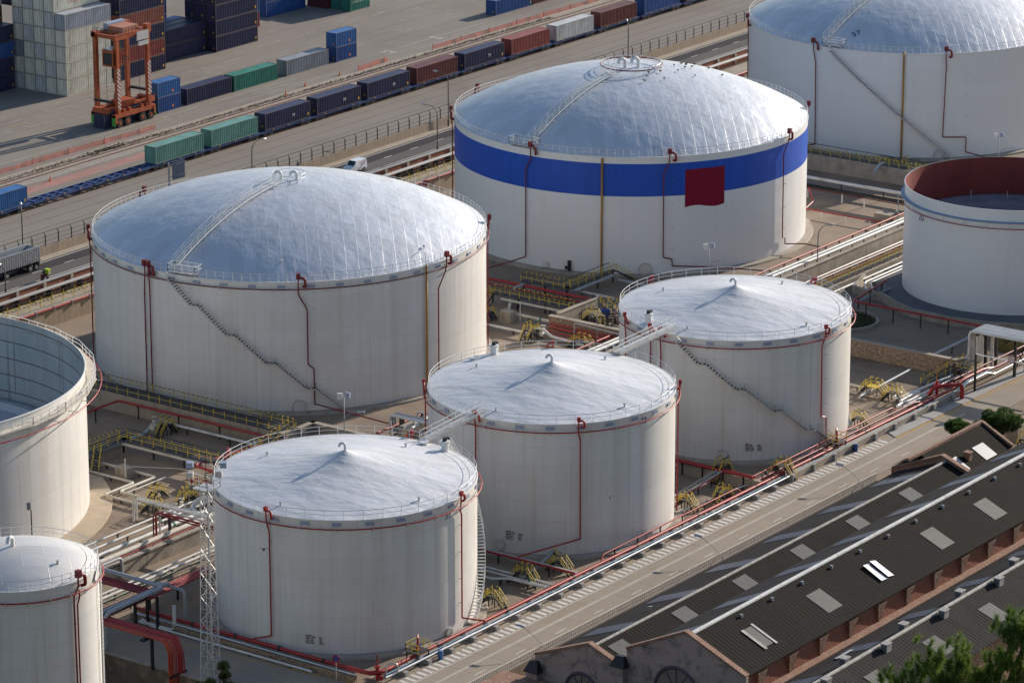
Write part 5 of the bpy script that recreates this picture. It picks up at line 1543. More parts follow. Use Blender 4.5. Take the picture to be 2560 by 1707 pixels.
bundle('fire_pipes', 'pair of dark red pipes behind the main right of the tank numbered 31', [([(397, 249.35, 1.25), (437, 249.35, 1.25), (438.5, 249.35, .9)], .17, M_DKRED), ([(396, 249.95, 1.7), (432, 249.95, 1.7), (433, 249.95, 1.0)], .11, M_RED), ([(446, 249.5, 1.7), (500, 249.5, 1.3)], .15, M_DKRED)])
pipe('fire_main', 'thick red fire main along the stone wall left of the tank numbered 33', [(316.0, 250.6, 1.0), (316.0, 284.5, 1.0)], .25, M_RED, n=10, flange=[((316.0, 256 + 6.5 * k, 1.0), (0, 1, 0), M_BLACK) for k in range(4)])
pipe('steel_pipe', 'bright steel pipe on top of the stone wall at the road bend', [(314.9, 250.5, .92), (314.9, 284, .92)], .11, M_PIPES)
pipe('cream_pipe', 'pale pipe lying along the foot of the stone wall and ending short', [(314.0, 256.2, .32), (314.0, 280.4, .32), (314.0, 281.6, .9)], .14, M_PIPEW, sup=6)
t = thing('hydrant_manifold', 'red hydrant with valves where the two fire mains meet at the road corner', 'hydrant', (317.0, 249.6, .05))
q = MB(); q.tube([(318.4, 248.6, 1.0), (317.0, 248.7, 1.0), (316.1, 249.6, 1.0), (316.0, 250.7, 1.0)], .25, 10, bend=.6); q.cyl(316.9, 249.0, .05, 1.6, .22, 10); q.cyl(316.9, 249.0, 1.6, 1.75, .34, 10); q.tube([(316.5, 248.2, .55), (317.6, 249.5, .55)], .3, 8); q.build('manifold_body', M_RED, t, True, 40)
q = MB(); q.cyl(316.9, 249.0, 1.7, 3.1, .08, 8); q.bar((316.4, 249.0, 2.3), (317.5, 249.0, 2.3), .12); q.build('stem', M_DKRED, t, True, 40)
q = MB(); q.tube([(317.6, 248.3, .7), (317.6, 248.3, 1.9), (318.6, 247.4, 1.9), (318.6, 247.4, .8)], .10, 8, bend=.5); q.build('bypass_loop', M_PIPES, t, True, 50)

def monitor(label, x, y, group='fire monitors on railed platforms'):
    t = thing('fire_monitor', label, 'fire monitor', (x, y, 0), group)
    MB().box(x - 1.1, y - .9, 1.35, x + 1.1, y + .9, 1.45).build('deck', M_DARK, t)
    posts(t, [(x + a, y + b, 0, 1.35) for a in (-1, 1) for b in (-.8, .8)], w=.12, name='leg')
    q = MB(); c = [(x - 1.1, y - .9, 1.45), (x - 1.1, y + .9, 1.45), (x + 1.1, y + .9, 1.45), (x + 1.1, y - .9, 1.45)]
    rail_run(q, c, 1.05, 1.0, .06); q.build('guard_rail', M_YEL, t)
    q = MB(); q.cyl(x, y, 1.0, 2.6, .13, 8); q.tube([(x, y, 2.5), (x, y, 2.85), (x + .5, y + .4, 3.05)], .12, 8, bend=.15); q.cyl(x, y, 1.45, 1.6, .3, 10); q.build('monitor_gun', M_RED, t, True, 40)
monitor('red fire monitor on a yellow railed platform beside the blue barrel at lower centre', 324.0, 248.7)
monitor('red fire monitor on a yellow railed platform beside the tank numbered 31', 416.0, 249.0)
def barrel(label, x, y, m):
    t = thing("barrel", label, "barrel", (x, y, .05), "blue barrels")
    q = MB(); q.lathe(x, y, [(.02, .05), (.30, .05), (.31, .30), (.33, .32), (.31, .35), (.31, .65), (.33, .68), (.31, .71), (.30, 1.0), (.27, 1.02), (.02, 1.0)], 20); q.build('drum', m, t, True, 40)
barrel('light blue barrel standing by the platform at lower centre', 326.2, 247.1, mat('light_blue_drum', (.05, .16, .36), .4))
barrel('dark blue barrel standing by the road below the tank numbered 31', 417.6, 247.0, mat('dark_blue_drum', (.02, .05, .22), .4))
t = thing('parking_sign', 'round no parking sign on a pole at the side road bend', 'road sign', (313.6, 252.3, .05))
MB().cyl(313.6, 252.3, .05, 2.9, .05, 8).build('pole', M_GALV, t)
e = Vector((-.809, -.588, 0)); s = Vector((-.588, .809, 0)); c = Vector((313.6, 252.3, 2.95))
q = MB(); q.tube([c, c + e * .05], .45, 24); q.build('disc', M_RED, t, True, 40)
q = MB(); q.tube([c + e * .05, c + e * .06], .33, 24); q.build('disc_centre', mat('sign_blue', (.03, .07, .35), .4), t, True, 40)
q = MB(); q.bar(c + e * .065 + s * .26 + Vector((0, 0, .26)), c + e * .065 - s * .26 - Vector((0, 0, .26)), .1, .02); q.build('disc_bar', M_RED, t)

# the corridor between the two rows of tanks: left end
for y, z, r, l in ((303.4, .95, .14, 'thin white pipe farthest back in the sunlit pipe corridor at left'), (301.8, .95, .17, 'white pipe with a green band, second from the back in the sunlit corridor'), (299.7, 1.0, .30, 'thick white pipe with a bright green band in the sunlit corridor'), (297.6, .95, .18, 'white pipe in front of the thick one in the sunlit corridor')):
    pipe('white_pipe', l, [(288, y, z), (352, y, z), (352, y - .1, z - .6)], r, M_PIPEW, sup=6.5, n=10, flange=[((340.5, y, z), (1, 0, 0), M_GREEN)] if r in (.17, .30) else None, group='white pipes of the left corridor')
pipe('lagged_pipe', 'patched white lagged pipe on top of the corridor wall at left', [(288, 295.8, 2.2), (347, 295.8, 2.2), (349, 296.5, 1.2)], .34, mat('patched_lagging', (.62, .57, .49), .7, 0, .15, .8, stain=(.36, .29, .21), stain_amt=.6, stain_scale=.7), n=12)
pipe('fire_pipe', 'thin red pipe beside the lagged pipe on the corridor wall', [(288, 295.2, 2.05), (350, 295.2, 2.05)], .10, M_RED)
pipe('cable_pipe', 'thin dark cable along the face of the sunlit corridor wall', [(288, 294.15, 1.75), (360, 294.15, 1.75)], .05, M_BLACK)
for y, r, l in ((290.9, .16, 'white pipe along the alley floor at left, back one of the pair'), (289.9, .19, 'white pipe along the alley floor at left, front one of the pair')):
    pipe('white_pipe', l, [(290, y, .8), (347, y, .8)], r, M_PIPEW, sup=5, group='white alley pipes')
pipe('green_pipe', 'thin greenish pipe beside the white alley pipes', [(290, 289.35, .62), (347, 289.35, .62)], .06, mat('pale_green_pipe', (.28, .40, .33), .5))
pipe('white_pipe', 'slim white pipe above the low stone alley wall', [(311, 286.4, 1.15), (345, 286.4, 1.15)], .08, M_PIPEW, sup=4)
t = bundle('pipe_rack', 'flat sunlit rack of bright red pipes left of the tank numbered 33', [([(316.5, 283.1 + .3 * k, 2.1), (328.6, 283.1 + .3 * k, 2.1)], .125, M_RED) for k in range(6)], cat='pipe rack')
posts(t, [(318, 283.9, 0, 2.0), (323, 283.9, 0, 2.0), (327.5, 283.9, 0, 2.0)])
t = thing('pipe_bridge', 'red and white pipe bridge on black posts crossing the sunlit corridor', 'pipe bridge', (336.2, 297.8, 0))
MB().tube([(335.6, 298.2, 1.0), (335.6, 298.2, 4.4), (335.6, 284.5, 4.4)], .14, 8, bend=.5).build('pipe_run', M_RED, t, True, 50)
MB().tube([(336.3, 298.2, 1.0), (336.3, 298.2, 4.5), (336.3, 284.5, 4.5)], .12, 8, bend=.5).build('pipe_run', M_PIPEW, t, True, 50)
MB().tube([(335.1, 298.2, 1.0), (335.1, 298.2, 4.3), (335.1, 284.5, 4.3)], .10, 8, bend=.5).build('pipe_run', M_DKRED, t, True, 50)
for k, yy in enumerate((304.5, 297.0)): MB().tube([(338.5 + .6 * k, 304.5, 1.0), (338.5 + .6 * k, 304.5, 4.0), (338.5 + .6 * k, 285.0, 4.0)], .13, 8, bend=.6).build('pipe_run', M_PIPEW, t, True, 50)
posts(t, [(337.0, 297.2, 0, 4.2), (337.0, 288.4, 0, 4.2)], w=.3)
pipe('loop_pipe', 'grey pipe rising in a square bend in front of the sunlit corridor wall', [(309.5, 294.0, 2.7), (324.4, 294.0, 2.7), (324.4, 294.0, .3)], .20, M_PIPEG)

# the elevated racks at the bottom left
t = bundle('pipe_rack', 'elevated rack of dark red pipes turning a corner by the small domed tank', [([(314.9 - .32 * k, 292, 4.4), (314.9 - .32 * k, 281.0 - .2 * k, 4.4), (296, 281.9 - .32 * k, 4.2)], .12, M_DKRED if k % 2 else M_RED) for k in range(6)], cat='pipe rack')
MB().box(296, 279.9, 4.0, 316.5, 281.9, 4.07).build('rack_tray', M_DKRED, t)
posts(t, [(314.5, 281.2, 0, 4.2), (314.0, 279.2, 0, 4.2), (312.6, 281.4, 0, 4.2), (314.8, 289.5, 0, 4.2)], w=.28)
t = bundle('grey_pipes', 'pair of thick pale grey pipes bending over the red rack at lower left', [([(315.6, 292, 4.95), (315.4, 279.35, 4.95), (305.2, 279.35, 4.75), (305.0, 279.35, .6)], .27, M_PIPEG), ([(317.6, 282.0, 3.9), (317.6, 280.3, 4.6), (305.2, 280.3, 4.6), (304.4, 280.3, 4.4), (304.3, 280.3, .4)], .25, M_PIPEG), ([(317.4, 277.9, .9), (317.4, 277.9, 4.2), (317.4, 281.9, 4.2)], .2, M_PIPEG), ([(314.2, 282.2, .4), (314.2, 277.4, .4), (314.9, 277.4, .4), (314.9, 277.4, 3.2)], .22, M_PIPEW)])
t = bundle('pipe_rack', 'elevated bundle of vermilion pipes dropping down beside the lattice mast', [([(303.6 + .27 * k, 292, 4.25), (303.6 + .27 * k, 269.3 - .05 * k, 4.25), (303.6 + .27 * k, 268.5 - .05 * k, 3.2 - .1 * k), (303.6 + .27 * k, 268.3 - .05 * k, -4)], .17 if k in (1, 6) else .085, M_ORANGE if k < 4 else M_RED) for k in range(9)], cat='pipe rack')
posts(t, [(304.6, 271.8, -.1, 4.0), (304.6, 279.8, -.1, 4.0), (305.6, 280.4, 0, 4.0)], w=.3)
q = MB(); q.box(302.9, 271.5, 3.85, 306.4, 272.1, 4.05); q.box(302.9, 279.5, 3.85, 306.4, 280.1, 4.05); q.build('cross_beam', M_BLACK, t)
q = MB(); q.box(303.3, 268.0, .1, 306.2, 268.2, .3); q.box(303.3, 268.0, -2.2, 306.2, 268.2, -2.0); q.build('pipe_clamp', M_BLACK, t)
bundle('vertical_pipes', 'cream drop pipes with bends beside the small domed tank', [([(302.2 + .8 * k, 281.5, 4.0), (302.2 + .8 * k, 281.5, .4 + .3 * k), (302.2 + .8 * k, 284.5, .3 + .3 * k)], .2, M_PIPEC) for k in range(3)])
t = thing('lattice_mast', 'tall white lattice mast with floodlights in front of the tank numbered 33', 'lattice mast', (303.4, 262.1, -4))
mz0, mz1 = -4.0, 24.1
def mp(k, z):
    w = 1.25 - .55 * (z - mz0) / (mz1 - mz0); a = R(36 + 90 + 90 * k + 20); return Vector((303.4 + w * math.cos(a), 262.1 + w * math.sin(a), z))
q = MB()
for k in range(4): q.bar(mp(k, mz0), mp(k, mz1), .08)
q.build('uprights', M_GALV, t)
q = MB(); n = 20
for i in range(n):
    za, zb = mz0 + (mz1 - mz0) * i / n, mz0 + (mz1 - mz0) * (i + 1) / n
    for k in range(4):
        q.bar(mp(k, za), mp((k + 1) % 4, za), .04); q.bar(mp(k, za) if i % 2 else mp((k + 1) % 4, za), mp((k + 1) % 4, zb) if i % 2 else mp(k, zb), .05)
q.build('lattice', M_GALV, t)
q = MB(); q.bar((303.5, 262.0, mz0), (303.5, 262.0, mz1), .14); q.build('cable_duct', M_GREY, t)
q = MB(); q.box(302.3, 261.0, mz1, 304.5, 263.2, mz1 + .08); rail_run(q, [(302.3, 261, mz1), (304.5, 261, mz1), (304.5, 263.2, mz1), (302.3, 263.2, mz1), (302.3, 261, mz1)], 1.1, 1.1, .05); q.build('platform', M_GALV, t)
for a, b, c_ in ((302.0, 263.2, 1.7), (302.6, 263.7, 2.6), (304.3, 261.0, 1.6), (304.8, 260.7, 2.6)):
    q = MB(); q.cbox((a, b, mz1 + c_), .75, .75, .62, .6); q.build('floodlight', M_GALV if c_ < 2 else M_PLATE, t)
q = MB(); q.bar((303.4, 262.1, mz1), (303.4, 262.1, mz1 + 4.6), .05); q.build('antenna', M_BLACK, t)

# tanks' yard at left, between the open tank and the big dome
t = catwalk('yellow railed walkway on the bund wall left of the big front dome', [(374.1, 372, 2.75), (374.1, 308.8, 2.75)], 2.9, legs=0, deckm=M_DARK)
t = catwalk('yellow railed stair ramp descending from the bund corner towards the front tanks', [(375.0, 308.6, 2.75), (365.5, 308.6, .9), (362.0, 308.6, .9)], 1.3, legs=3.5)
pipe('fire_main', 'red pipe on black posts along the bund wall left of the big front dome', [(362.5, 336.6, 2.0), (371.8, 336.6, 2.0), (371.8, 300.5, 2.0)], .17, M_RED, sup=7)
pipe('white_pipe', 'pair of white pipes below the bund wall left of the big front dome', [(370.6, 327, 1.0), (370.6, 304.5, 1.0)], .19, M_PIPEW, sup=6, flange=[((370.6, 325.6, 1.0), (0, 1, 0), M_GREEN)])
pipe('grey_pipe', 'bluish pipe with an elbow rising at the foot of the shaded bund wall', [(354, 327.3, .5), (367.0, 327.3, .5), (368.6, 327.3, 1.7), (370.2, 327.3, 1.1)], .26, M_PIPEG)
valve('pale valve with platform steps at the end of the bluish pipe below the bund wall', 367.8, 326.6, 1.3, .32)
stile('yellow and black steps by the pale valve below the bund wall', 368.9, 325.4, 0, 'x', 1.0, .9, 1.6)
catwalk('long yellow railed catwalk crossing the shaded yard left of the front tanks', [(350.5, 325.4, 2.0), (360.2, 325.4, 2.0), (360.2, 309.6, 2.0)], 1.5, legs=5.2)
t = thing('stair_flight', 'black stair with yellow rails leading down from the catwalk in the shaded yard', 'stair', (353.6, 324.6, 0)); flight(t, (354.2, 324.5, 2.0), (351.0, 322.2, 0), .9)
pipe('cream_pipe', 'cream pipe slung under the long catwalk in the shaded yard', [(359.2, 325.0, 1.55), (359.2, 309.0, 1.55)], .20, M_PIPEC)
pipe('cream_pipe', 'cream pipe through the concrete block in the shaded yard', [(353.7, 331, .65), (353.7, 314.1, .65), (346.6, 314.1, .65), (346.6, 296.5, .65)], .21, M_PIPEC, sup=5.5, flange=[((353.7, 325.5, .65), (0, 1, 0), M_GREEN), ((346.6, 306.5, .65), (0, 1, 0), M_GREEN)])
pipe('cream_pipe', 'cream pipe with a right angle bend in front of the concrete block', [(350.4, 331, .62), (350.4, 314.9, .62), (344.6, 314.9, .62), (344.6, 297.5, .62)], .19, M_PIPEC, sup=5.5, flange=[((344.6, 307.5, .62), (0, 1, 0), M_GREEN)])
pipe('white_pipe', 'slim white pipe beside the bent cream pipes in the shaded yard', [(354.6, 313.3, .5), (346.5, 313.3, .5)], .10, M_PIPEW, sup=3)
t = thing('concrete_block', 'square concrete block on the floor of the shaded yard with a slim white post', 'block', (352.5, 318.4, 0))
MB().box(351.8, 317.4, 0, 353.3, 319.5, 1.5).build('block', M_CONC, t); MB().cyl(351.3, 317.2, 0, 3.2, .06, 6).build('post', M_WHITE, t)
pipe('conduit', 'pair of slim white conduits curving across the shaded yard', [(353, 324.3, .45), (358.4, 314.2, .45), (359.2, 311, .3)], .05, M_WHITE)
pipe('fire_main', 'bright red pipe making a corner left of the tank numbered 33 rail', [(371.2, 309.3, 1.6), (358.0, 311.2, 1.6), (356.4, 296.5, 1.6)], .2, M_RED, sup=5)
bundle('pipe_rack', 'low grid of five red pipes beside the white arch pipe', [([(355.9 - .45 * k, 309.6 - .1 * k, 1.1), (354.2 - .45 * k, 296.4, 1.1)], .09, M_RED) for k in range(5)], cat='pipe rack')
pipe('arch_pipe', 'white arch pipe over the low red grid', [(353.4, 308.2, 0), (353.4, 308.2, 2.6), (353.2, 299.5, 2.6), (353.2, 299.5, 0)], .10, M_WHITE)
stile('yellow step platform standing alone on the tan floor right of the big left tank', 348.4, 309.3, 0, 'x', 1.1, .9, 1.2)
catwalk('yellow platform over the valve cluster beside the floodlight mast', [(351.8, 306.6, 1.5), (351.8, 299.5, 1.5)], 1.5, legs=2.4)
stile('yellow step platform behind the floodlights over the valve cluster', 348.6, 304.4, 0, 'x', 1.4, 1.0, 1.5)
stile('yellow railed steps among the cream pipes beside the corridor', 344.0, 305.9, 0, 'y', 1.4, 1.0, 1.3)
for i, (x, y) in enumerate(((346.6, 303.6), (344.6, 303.0), (349.5, 302.8), (347.8, 300.0), (350.2, 297.8))):
    valve(f'pale gate valve in the cluster by the floodlight mast, {["behind the steps", "on the front cream pipe", "under the yellow platform", "nearest the corridor", "farthest right"][i]}', x, y, .75, .27, M_PIPEW)
bundle('header_pipes', 'thick white header pipes curling through the valve cluster by the mast', [([(349.4, 299.0, 1.9), (348.2, 302.0, 1.9), (346.8, 302.2, .8), (345.6, 299.8, .8), (337, 299.8, 1.0)], .3, M_PIPEW), ([(352.6, 304.5, .8), (350.8, 300.5, .9), (347.3, 297.6, .9)], .26, M_PIPEG), ([(351.2, 303.0, .8), (349.0, 298.4, .9), (345.5, 296.9, .9)], .24, M_PIPEW)])

# pipe corridor: right part, behind the front tanks
pipe('white_pipe', 'thick sunlit white pipe on the long corridor wall', [(384.0, 295.5, 2.75), (560, 295.5, 2.75)], .27, M_PIPEW, n=10, group=None)
pipe('white_pipe', 'sunlit white pipe just behind the thick one on the long corridor wall', [(384.0, 296.7, 2.6), (560, 296.7, 2.6)], .20, M_PIPEW, n=10)
pipe('conduit', 'slim grey conduit on low stands behind the white corridor pipes', [(384, 298.5, 1.2), (560, 298.5, 1.2)], .07, M_GREY, sup=3.5)
pipe('fire_main', 'long pale red pipe on stands parallel to the white corridor pipes', [(377, 300.4, 1.45), (560, 300.4, 1.45)], .17, mat('sun_faded_red', (.45, .10, .075), .5, 0, .1, .4), sup=4)
pipe('white_pipe', 'white pipe at the foot of the long corridor wall', [(440, 293.2, .8), (560, 293.2, .8)], .16, M_PIPEW, sup=5)
bundle('fire_pipes', 'red pipe pair along the alley in front of the long corridor wall', [([(400, 292.2, .95), (560, 292.2, .95)], .12, mat('sun_faded_red', (.45, .10, .075))), ([(400, 291.55, .7), (560, 291.55, .7)], .15, M_RED), ([(400, 291.85, 1.1), (560, 291.85, 1.1)], .09, M_PIPEW)])
pipe('white_pipe', 'white pipe along the alley kerb before the open red tank', [(455, 287.0, .85), (503, 287.0, .85)], .18, M_PIPEW, sup=4)
bundle('white_pipes', 'white pipes with a sharp elbow at the foot of the open red tank', [([(500, 285.9, .85), (484.6, 285.9, .85), (480.0, 282.6, .85)], .19, M_PIPEW), ([(500, 285.2, .8), (485.3, 285.2, .8), (480.6, 281.9, .8)], .15, M_PIPEW)])
pipe('white_pipe', 'pair of short white pipes through the curved wall of the open red tank', [(484, 281.0, .9), (474.5, 281.9, .7), (468, 281.5, .5)], .17, M_PIPEG)
catwalk('grey catwalk with thin rails along the alley before the open red tank', [(468, 289.6, 1.0), (505, 289.6, 1.0)], .8, legs=4)
t = thing('pipe_bridge', 'square grey pipe bridge with black legs between the front tanks', 'pipe bridge', (387, 299, 0))
for k in range(3): MB().tube([(385.8 + .55 * k, 300.5, 0.6), (385.8 + .55 * k, 300.5, 3.2), (385.8 + .55 * k, 286, 3.2)], .19, 8, bend=.6).build('pipe_run', M_PIPEG if k else M_PIPEW, t, True, 50)
posts(t, [(387.6, 299.7, 0, 3.0), (386.2, 299.0, 0, 3.0), (387.4, 293.5, 0, 3.0), (390.4, 298.6, 0, 2.6), (390.6, 294.9, 0, 2.8)], w=.3)
MB().tube([(390.4, 299.4, .5), (390.4, 299.4, 2.6), (390.4, 294.0, 2.6)], .16, 8, bend=.5).build('pipe_run', M_PIPEW, t, True, 50)

# yard in front of the blue banded tank
t = catwalk('shaded grey walkway with yellow rails by the foot of the ochre gauge pipe', [(452.4, 326.5, 2.0), (452.4, 318.5, 2.0), (464.6, 318.5, 2.0)], 1.4, legs=4.0)
q = thing('stair_flight', 'dark stair with yellow rails at the right end of the shaded walkway', 'stair', (465, 318.5, 0)); flight(q, (464.8, 318.5, 2.0), (468.0, 317.2, 0), .9)
pipe('grey_pipe', 'bluish pipe slung beside the shaded walkway below the blue banded tank', [(449, 325.9, 1.5), (452.9, 325.9, 1.5), (453.2, 317.8, 1.5), (463.5, 317.8, 1.5)], .24, M_PIPEG)
bundle('fire_pipes', 'pair of red pipes crossing the shaded yard below the blue banded tank', [([(451.2, 333, 1.4), (451.2, 312.4, 1.4)], .2, M_RED), ([(449.9, 333, 1.2), (449.9, 312.6, 1.2)], .13, M_RED), ([(451.7, 333, 1.4), (451.7, 312.4, 1.4)], .12, M_RED)])
catwalk('dark platform with yellow rails beside the red pipes in the shaded yard', [(445.2, 327.0, 1.7), (445.2, 312.6, 1.7)], 1.3, legs=4.5)
q = thing('stair_flight', 'dark stair going down from the platform beside the red pipes', 'stair', (444.4, 327, 0)); flight(q, (444.6, 326.8, 1.7), (442.2, 326.8, 0), .9)
pipe('cream_pipe', 'cream pipe on white posts in front of the dark platform', [(443.9, 324.5, 1.3), (443.9, 312.5, 1.3)], .20, M_PIPEC, sup=6)
pipe('cream_pipe', 'cream pipe beyond the red pair in the shaded yard', [(455.2, 319.6, .9), (455.2, 311.8, .9)], .22, M_PIPEC, sup=5)
pipe('white_pipe', 'white pipe slanting past the stair foot behind the cone roofed tank', [(463.8, 317.0, .9), (463.2, 302, .9)], .24, M_PIPEG, sup=5)
pipe('cream_pipe', 'cream pipe with a green band running into the bund wall of the valve pit', [(446.6, 324.5, .95), (439.7, 320.2, .95), (439.7, 312.3, .95)], .25, M_PIPEC, sup=6, flange=[((439.7, 314.2, .95), (0, 1, 0), M_GREEN)])
t = thing('concrete_block', 'tall concrete block beside the cream pipe below the blue banded tank', 'block', (438.6, 319.2, 0)); MB().box(437.7, 318.3, 0, 439.2, 320.3, 1.7).build('block', M_CONC, t)
MB().cyl(439.6, 317.9, 0, 3.0, .06, 6).build('post', M_WHITE, t)
pipe('cream_pipe', 'cream pipe through the banded valve platform in front of the tan floor', [(433.4, 323, .8), (433.4, 311.8, .8), (433.9, 310.6, 1.7), (433.9, 309.6, 1.7), (434.0, 308.4, .8), (433.4, 302.0, .8)], .21, M_PIPEW, sup=5)
stile('yellow and black banded valve platform on dark legs behind the front tanks', 433.0, 311.2, 0, 'x', 1.5, 1.3, 1.6)
stile('yellow and black banded valve platform beside the right edge of the big front dome', 436.8, 322.0, 0, 'x', 1.3, 1.2, 1.5)
valve('pale valve beside the banded platform behind the front tanks', 434.2, 309.9, .95, .28, M_PIPEW)
valve('pale valve beside the banded platform at the right edge of the front dome', 435.5, 323.6, .95, .28, M_PIPEW)
bundle('fire_pipes', 'three bright red pipes along the sunlit bund wall of the valve pit', [([(438.2, 311.6, 1.2), (437.9, 297.5, 1.2)], .15, M_RED), ([(437.4, 311.0, .95), (437.0, 297.5, .95)], .21, M_RED), ([(436.2, 311.6, .8), (435.6, 299.5, .8)], .12, M_RED), ([(435.5, 311.0, .6), (434.6, 302.0, .6)], .10, M_RED)])
pipe('arch_pipe', 'grey arch pipe in front of the sunlit bund wall', [(437.0, 306.3, 0), (437.0, 306.3, 2.5), (436.0, 297.5, 2.5)], .11, M_PIPEG)
stile('yellow step platform behind the rail of the tank numbered 32', 433.8, 302.8, 0, 'y', 1.8, 1.2, 1.2)
stile('yellow steps with pale stripes going down into the valve pit', 444.6, 308.3, 0, 'y', 1.3, 1.0, 1.5)
catwalk('yellow railed platform at the back of the valve pit', [(450.8, 310.6, 1.5), (447.0, 306.0, 1.5)], 1.2, legs=2)
catwalk('second yellow railed platform in the valve pit beside the cone roofed tank', [(451.8, 308.6, 1.6), (451.8, 303.2, 1.6)], 1.2, legs=2)
t = thing('blue_valve', 'bright blue valve actuator in the valve pit', 'valve', (447.4, 307.6, 0))
q = MB(); q.tube([(447.4, 307.6, .5), (447.4, 307.6, 1.9)], .36, 12); q.tube([(447.4, 307.6, 1.6), (446.6, 308.4, 1.5)], .3, 10); q.build('actuator', M_BLUE, t, True, 40)
pipe('white_pipe', 'white pipe through the dark valve pit under the blue actuator', [(447.4, 311, .7), (447.4, 307.6, .7), (446.6, 299.5, .7)], .22, M_PIPEW, sup=3)
t = thing('pit_steelwork', 'tangle of black steel supports in the valve pit', 'steelwork', (448, 306, 0))
q = MB(); random.seed(21)
for _ in range(26):
    x, y = random.uniform(444.5, 451.5), random.uniform(300.5, 310.5); z = random.uniform(.6, 2.1)
    q.bar((x, y, 0), (x, y, z), .13)
    q.bar((x, y, z), (x + random.choice((-2, 2, 0)), y + random.choice((-2, 2, 0)), z), .12)
q.build('frame', M_BLACK, t)

# right of the blue banded tank
pipe('fire_pipe', 'red pipe on white stands across the sunny floor right of the blue banded tank', [(519.5, 317.5, 3.4), (519.5, 316.6, 1.2), (515.5, 315.6, 1.0), (515.5, 301.0, 1.0)], .12, M_RED)
t = thing('stand_row', 'white stands under the red pipe on the sunny floor', 'stands', (515.5, 308, 0)); posts(t, [(515.5, y, 0, .95) for y in (312.5, 308.0, 303.5)], M_WHITE, .14, 'stand')
pipe('white_pipe', 'thick pale pipe along the brown bund wall by the background tank', [(530.6, 330, 1.7), (530.6, 297.8, 1.7)], .3, M_PIPEW, sup=7)
t = thing('pipe_tray', 'long black and red pipe tray on white posts right of the blue banded tank', 'pipe tray', (525, 312, 0))
q = MB()
for k in range(34): q.bar((524.6, 331 - k, 1.95), (525.6, 331 - k, 1.95), .12)
q.bar((524.6, 331, 2), (524.6, 298, 2), .1, .3); q.bar((525.6, 331, 2), (525.6, 298, 2), .1, .3); q.build('tray', M_BLACK, t)
MB().tube([(524.4, 331, 1.75), (524.4, 298, 1.75)], .09, 6).build('pipe_run', M_DKRED, t, True)
posts(t, [(525.0, y, 0, 1.85) for y in (327, 321, 314.4, 310.2, 304, 300)], M_WHITE, .2)
t = thing('concrete_block', 'low concrete box with a hatch on the sunny floor near the open red tank', 'block', (521, 303.6, 0)); MB().box(519.8, 302.3, 0, 522.6, 305.2, 1.0).build('box', M_CONC, t); MB().box(520.9, 303.4, 1.0, 521.7, 304.2, 1.06).build('hatch', M_DARK, t)
t = catwalk('walkway with black and yellow rails on the bund wall by the background tank', [(542.4, 340, 2.75), (542.4, 298, 2.75)], 2.4, legs=0)
t = thing('gauge_platform', 'dark valve platform under the ochre pipe of the background tank', 'platform', (548.5, 318.6, 0))
MB().box(547.2, 316.6, 1.5, 550.2, 320.6, 1.6).build('deck', M_DARK, t); haz_rail(t, [(547.2, 316.6, 1.6), (547.2, 320.6, 1.6)], post=1); haz_rail(t, [(547.2, 316.6, 1.6), (550.2, 316.6, 1.6)], post=1); posts(t, [(547.4, 316.8, 0, 1.5), (547.4, 320.4, 0, 1.5)], name='leg')
pipe('white_pipe', 'short bluish pipe coming out of the dark valve platform', [(549.5, 318.4, .9), (545, 317.6, 2.0), (541.5, 317.0, 2.95), (538.5, 316.4, 2.2)], .28, M_PIPEG)

# between the front tanks, down by the service road
t = pipe('fire_pipe', 'red pipe tray crossing between the tanks numbered 33 and 32', [(355.3, 264, 1.25), (355.3, 248.8, 1.25)], .15, M_RED, sup=6); MB().box(355.5, 248.8, 1.15, 356.1, 264, 1.2).build('tray', M_GALV, t)
for x, l in ((351.6, 'white pipe across the gap between the tanks numbered 33 and 32, back one'), (350.6, 'white pipe across the gap between the tanks numbered 33 and 32, front one')):
    pipe('white_pipe', l, [(x, 261.5, .85), (x, 249.2, .85)], .15, M_PIPEW, sup=4, flange=[((x, 252.2, .85), (0, 1, 0), M_GREEN)], group=None)
pipe('white_pipe', 'bent white pipe coming from behind the tank numbered 33', [(349.0, 259.5, .8), (348.9, 256.5, .8), (350.2, 254.8, .8), (350.2, 249.4, .8)], .17, M_PIPEW, sup=4)
pipe('grey_pipe', 'bluish pipe from the foot of the tank numbered 32 to the steps', [(361.8, 256.9, 1.3), (361.4, 256.2, .8), (355.0, 254.4, .7), (351.0, 253.6, .7)], .2, M_PIPEG)
stile('yellow railed steps over the white pipes between the tanks numbered 33 and 32', 351.6, 253.6, 0, 'y', 1.4, 1.0, 1.5)
stile('yellow railed steps beyond the red tray between the tanks numbered 33 and 32', 357.2, 252.4, 0, 'y', 1.2, 1.0, 1.3)
stile('yellow railed steps against the foot of the tank numbered 32', 361.6, 257.4, 0, 'y', 1.2, 1.0, 2.0)
stile('grey decked yellow railed steps by the service road right of the tank numbered 33', 343.4, 252.2, 0, 'y', 1.0, .9, 1.3)
valve('pale valve beside the grey decked steps right of the tank numbered 33', 342.2, 253.6, .8, .28, M_PIPEW)
t = pipe('fire_pipe', 'dark red pipe tray along the bund wall between the tanks numbered 32 and 31', [(396.2, 262, 1.75), (396.2, 249.4, 1.75)], .2, M_RED, sup=3); MB().tube([(396.9, 262, 1.7), (396.9, 249.4, 1.7)], .13, 8).build('pipe_run', M_RED, t, True)
t = thing('pipe_tray', 'pale pipe tray with red pipe rising on black posts right of the tank numbered 32', 'pipe tray', (391, 254, 0))
q = MB(); q.bar((386.2, 254.1, 1.2), (395.9, 254.1, 1.75), .1, .2); q.bar((386.2, 254.9, 1.2), (395.9, 254.9, 1.75), .1, .2)
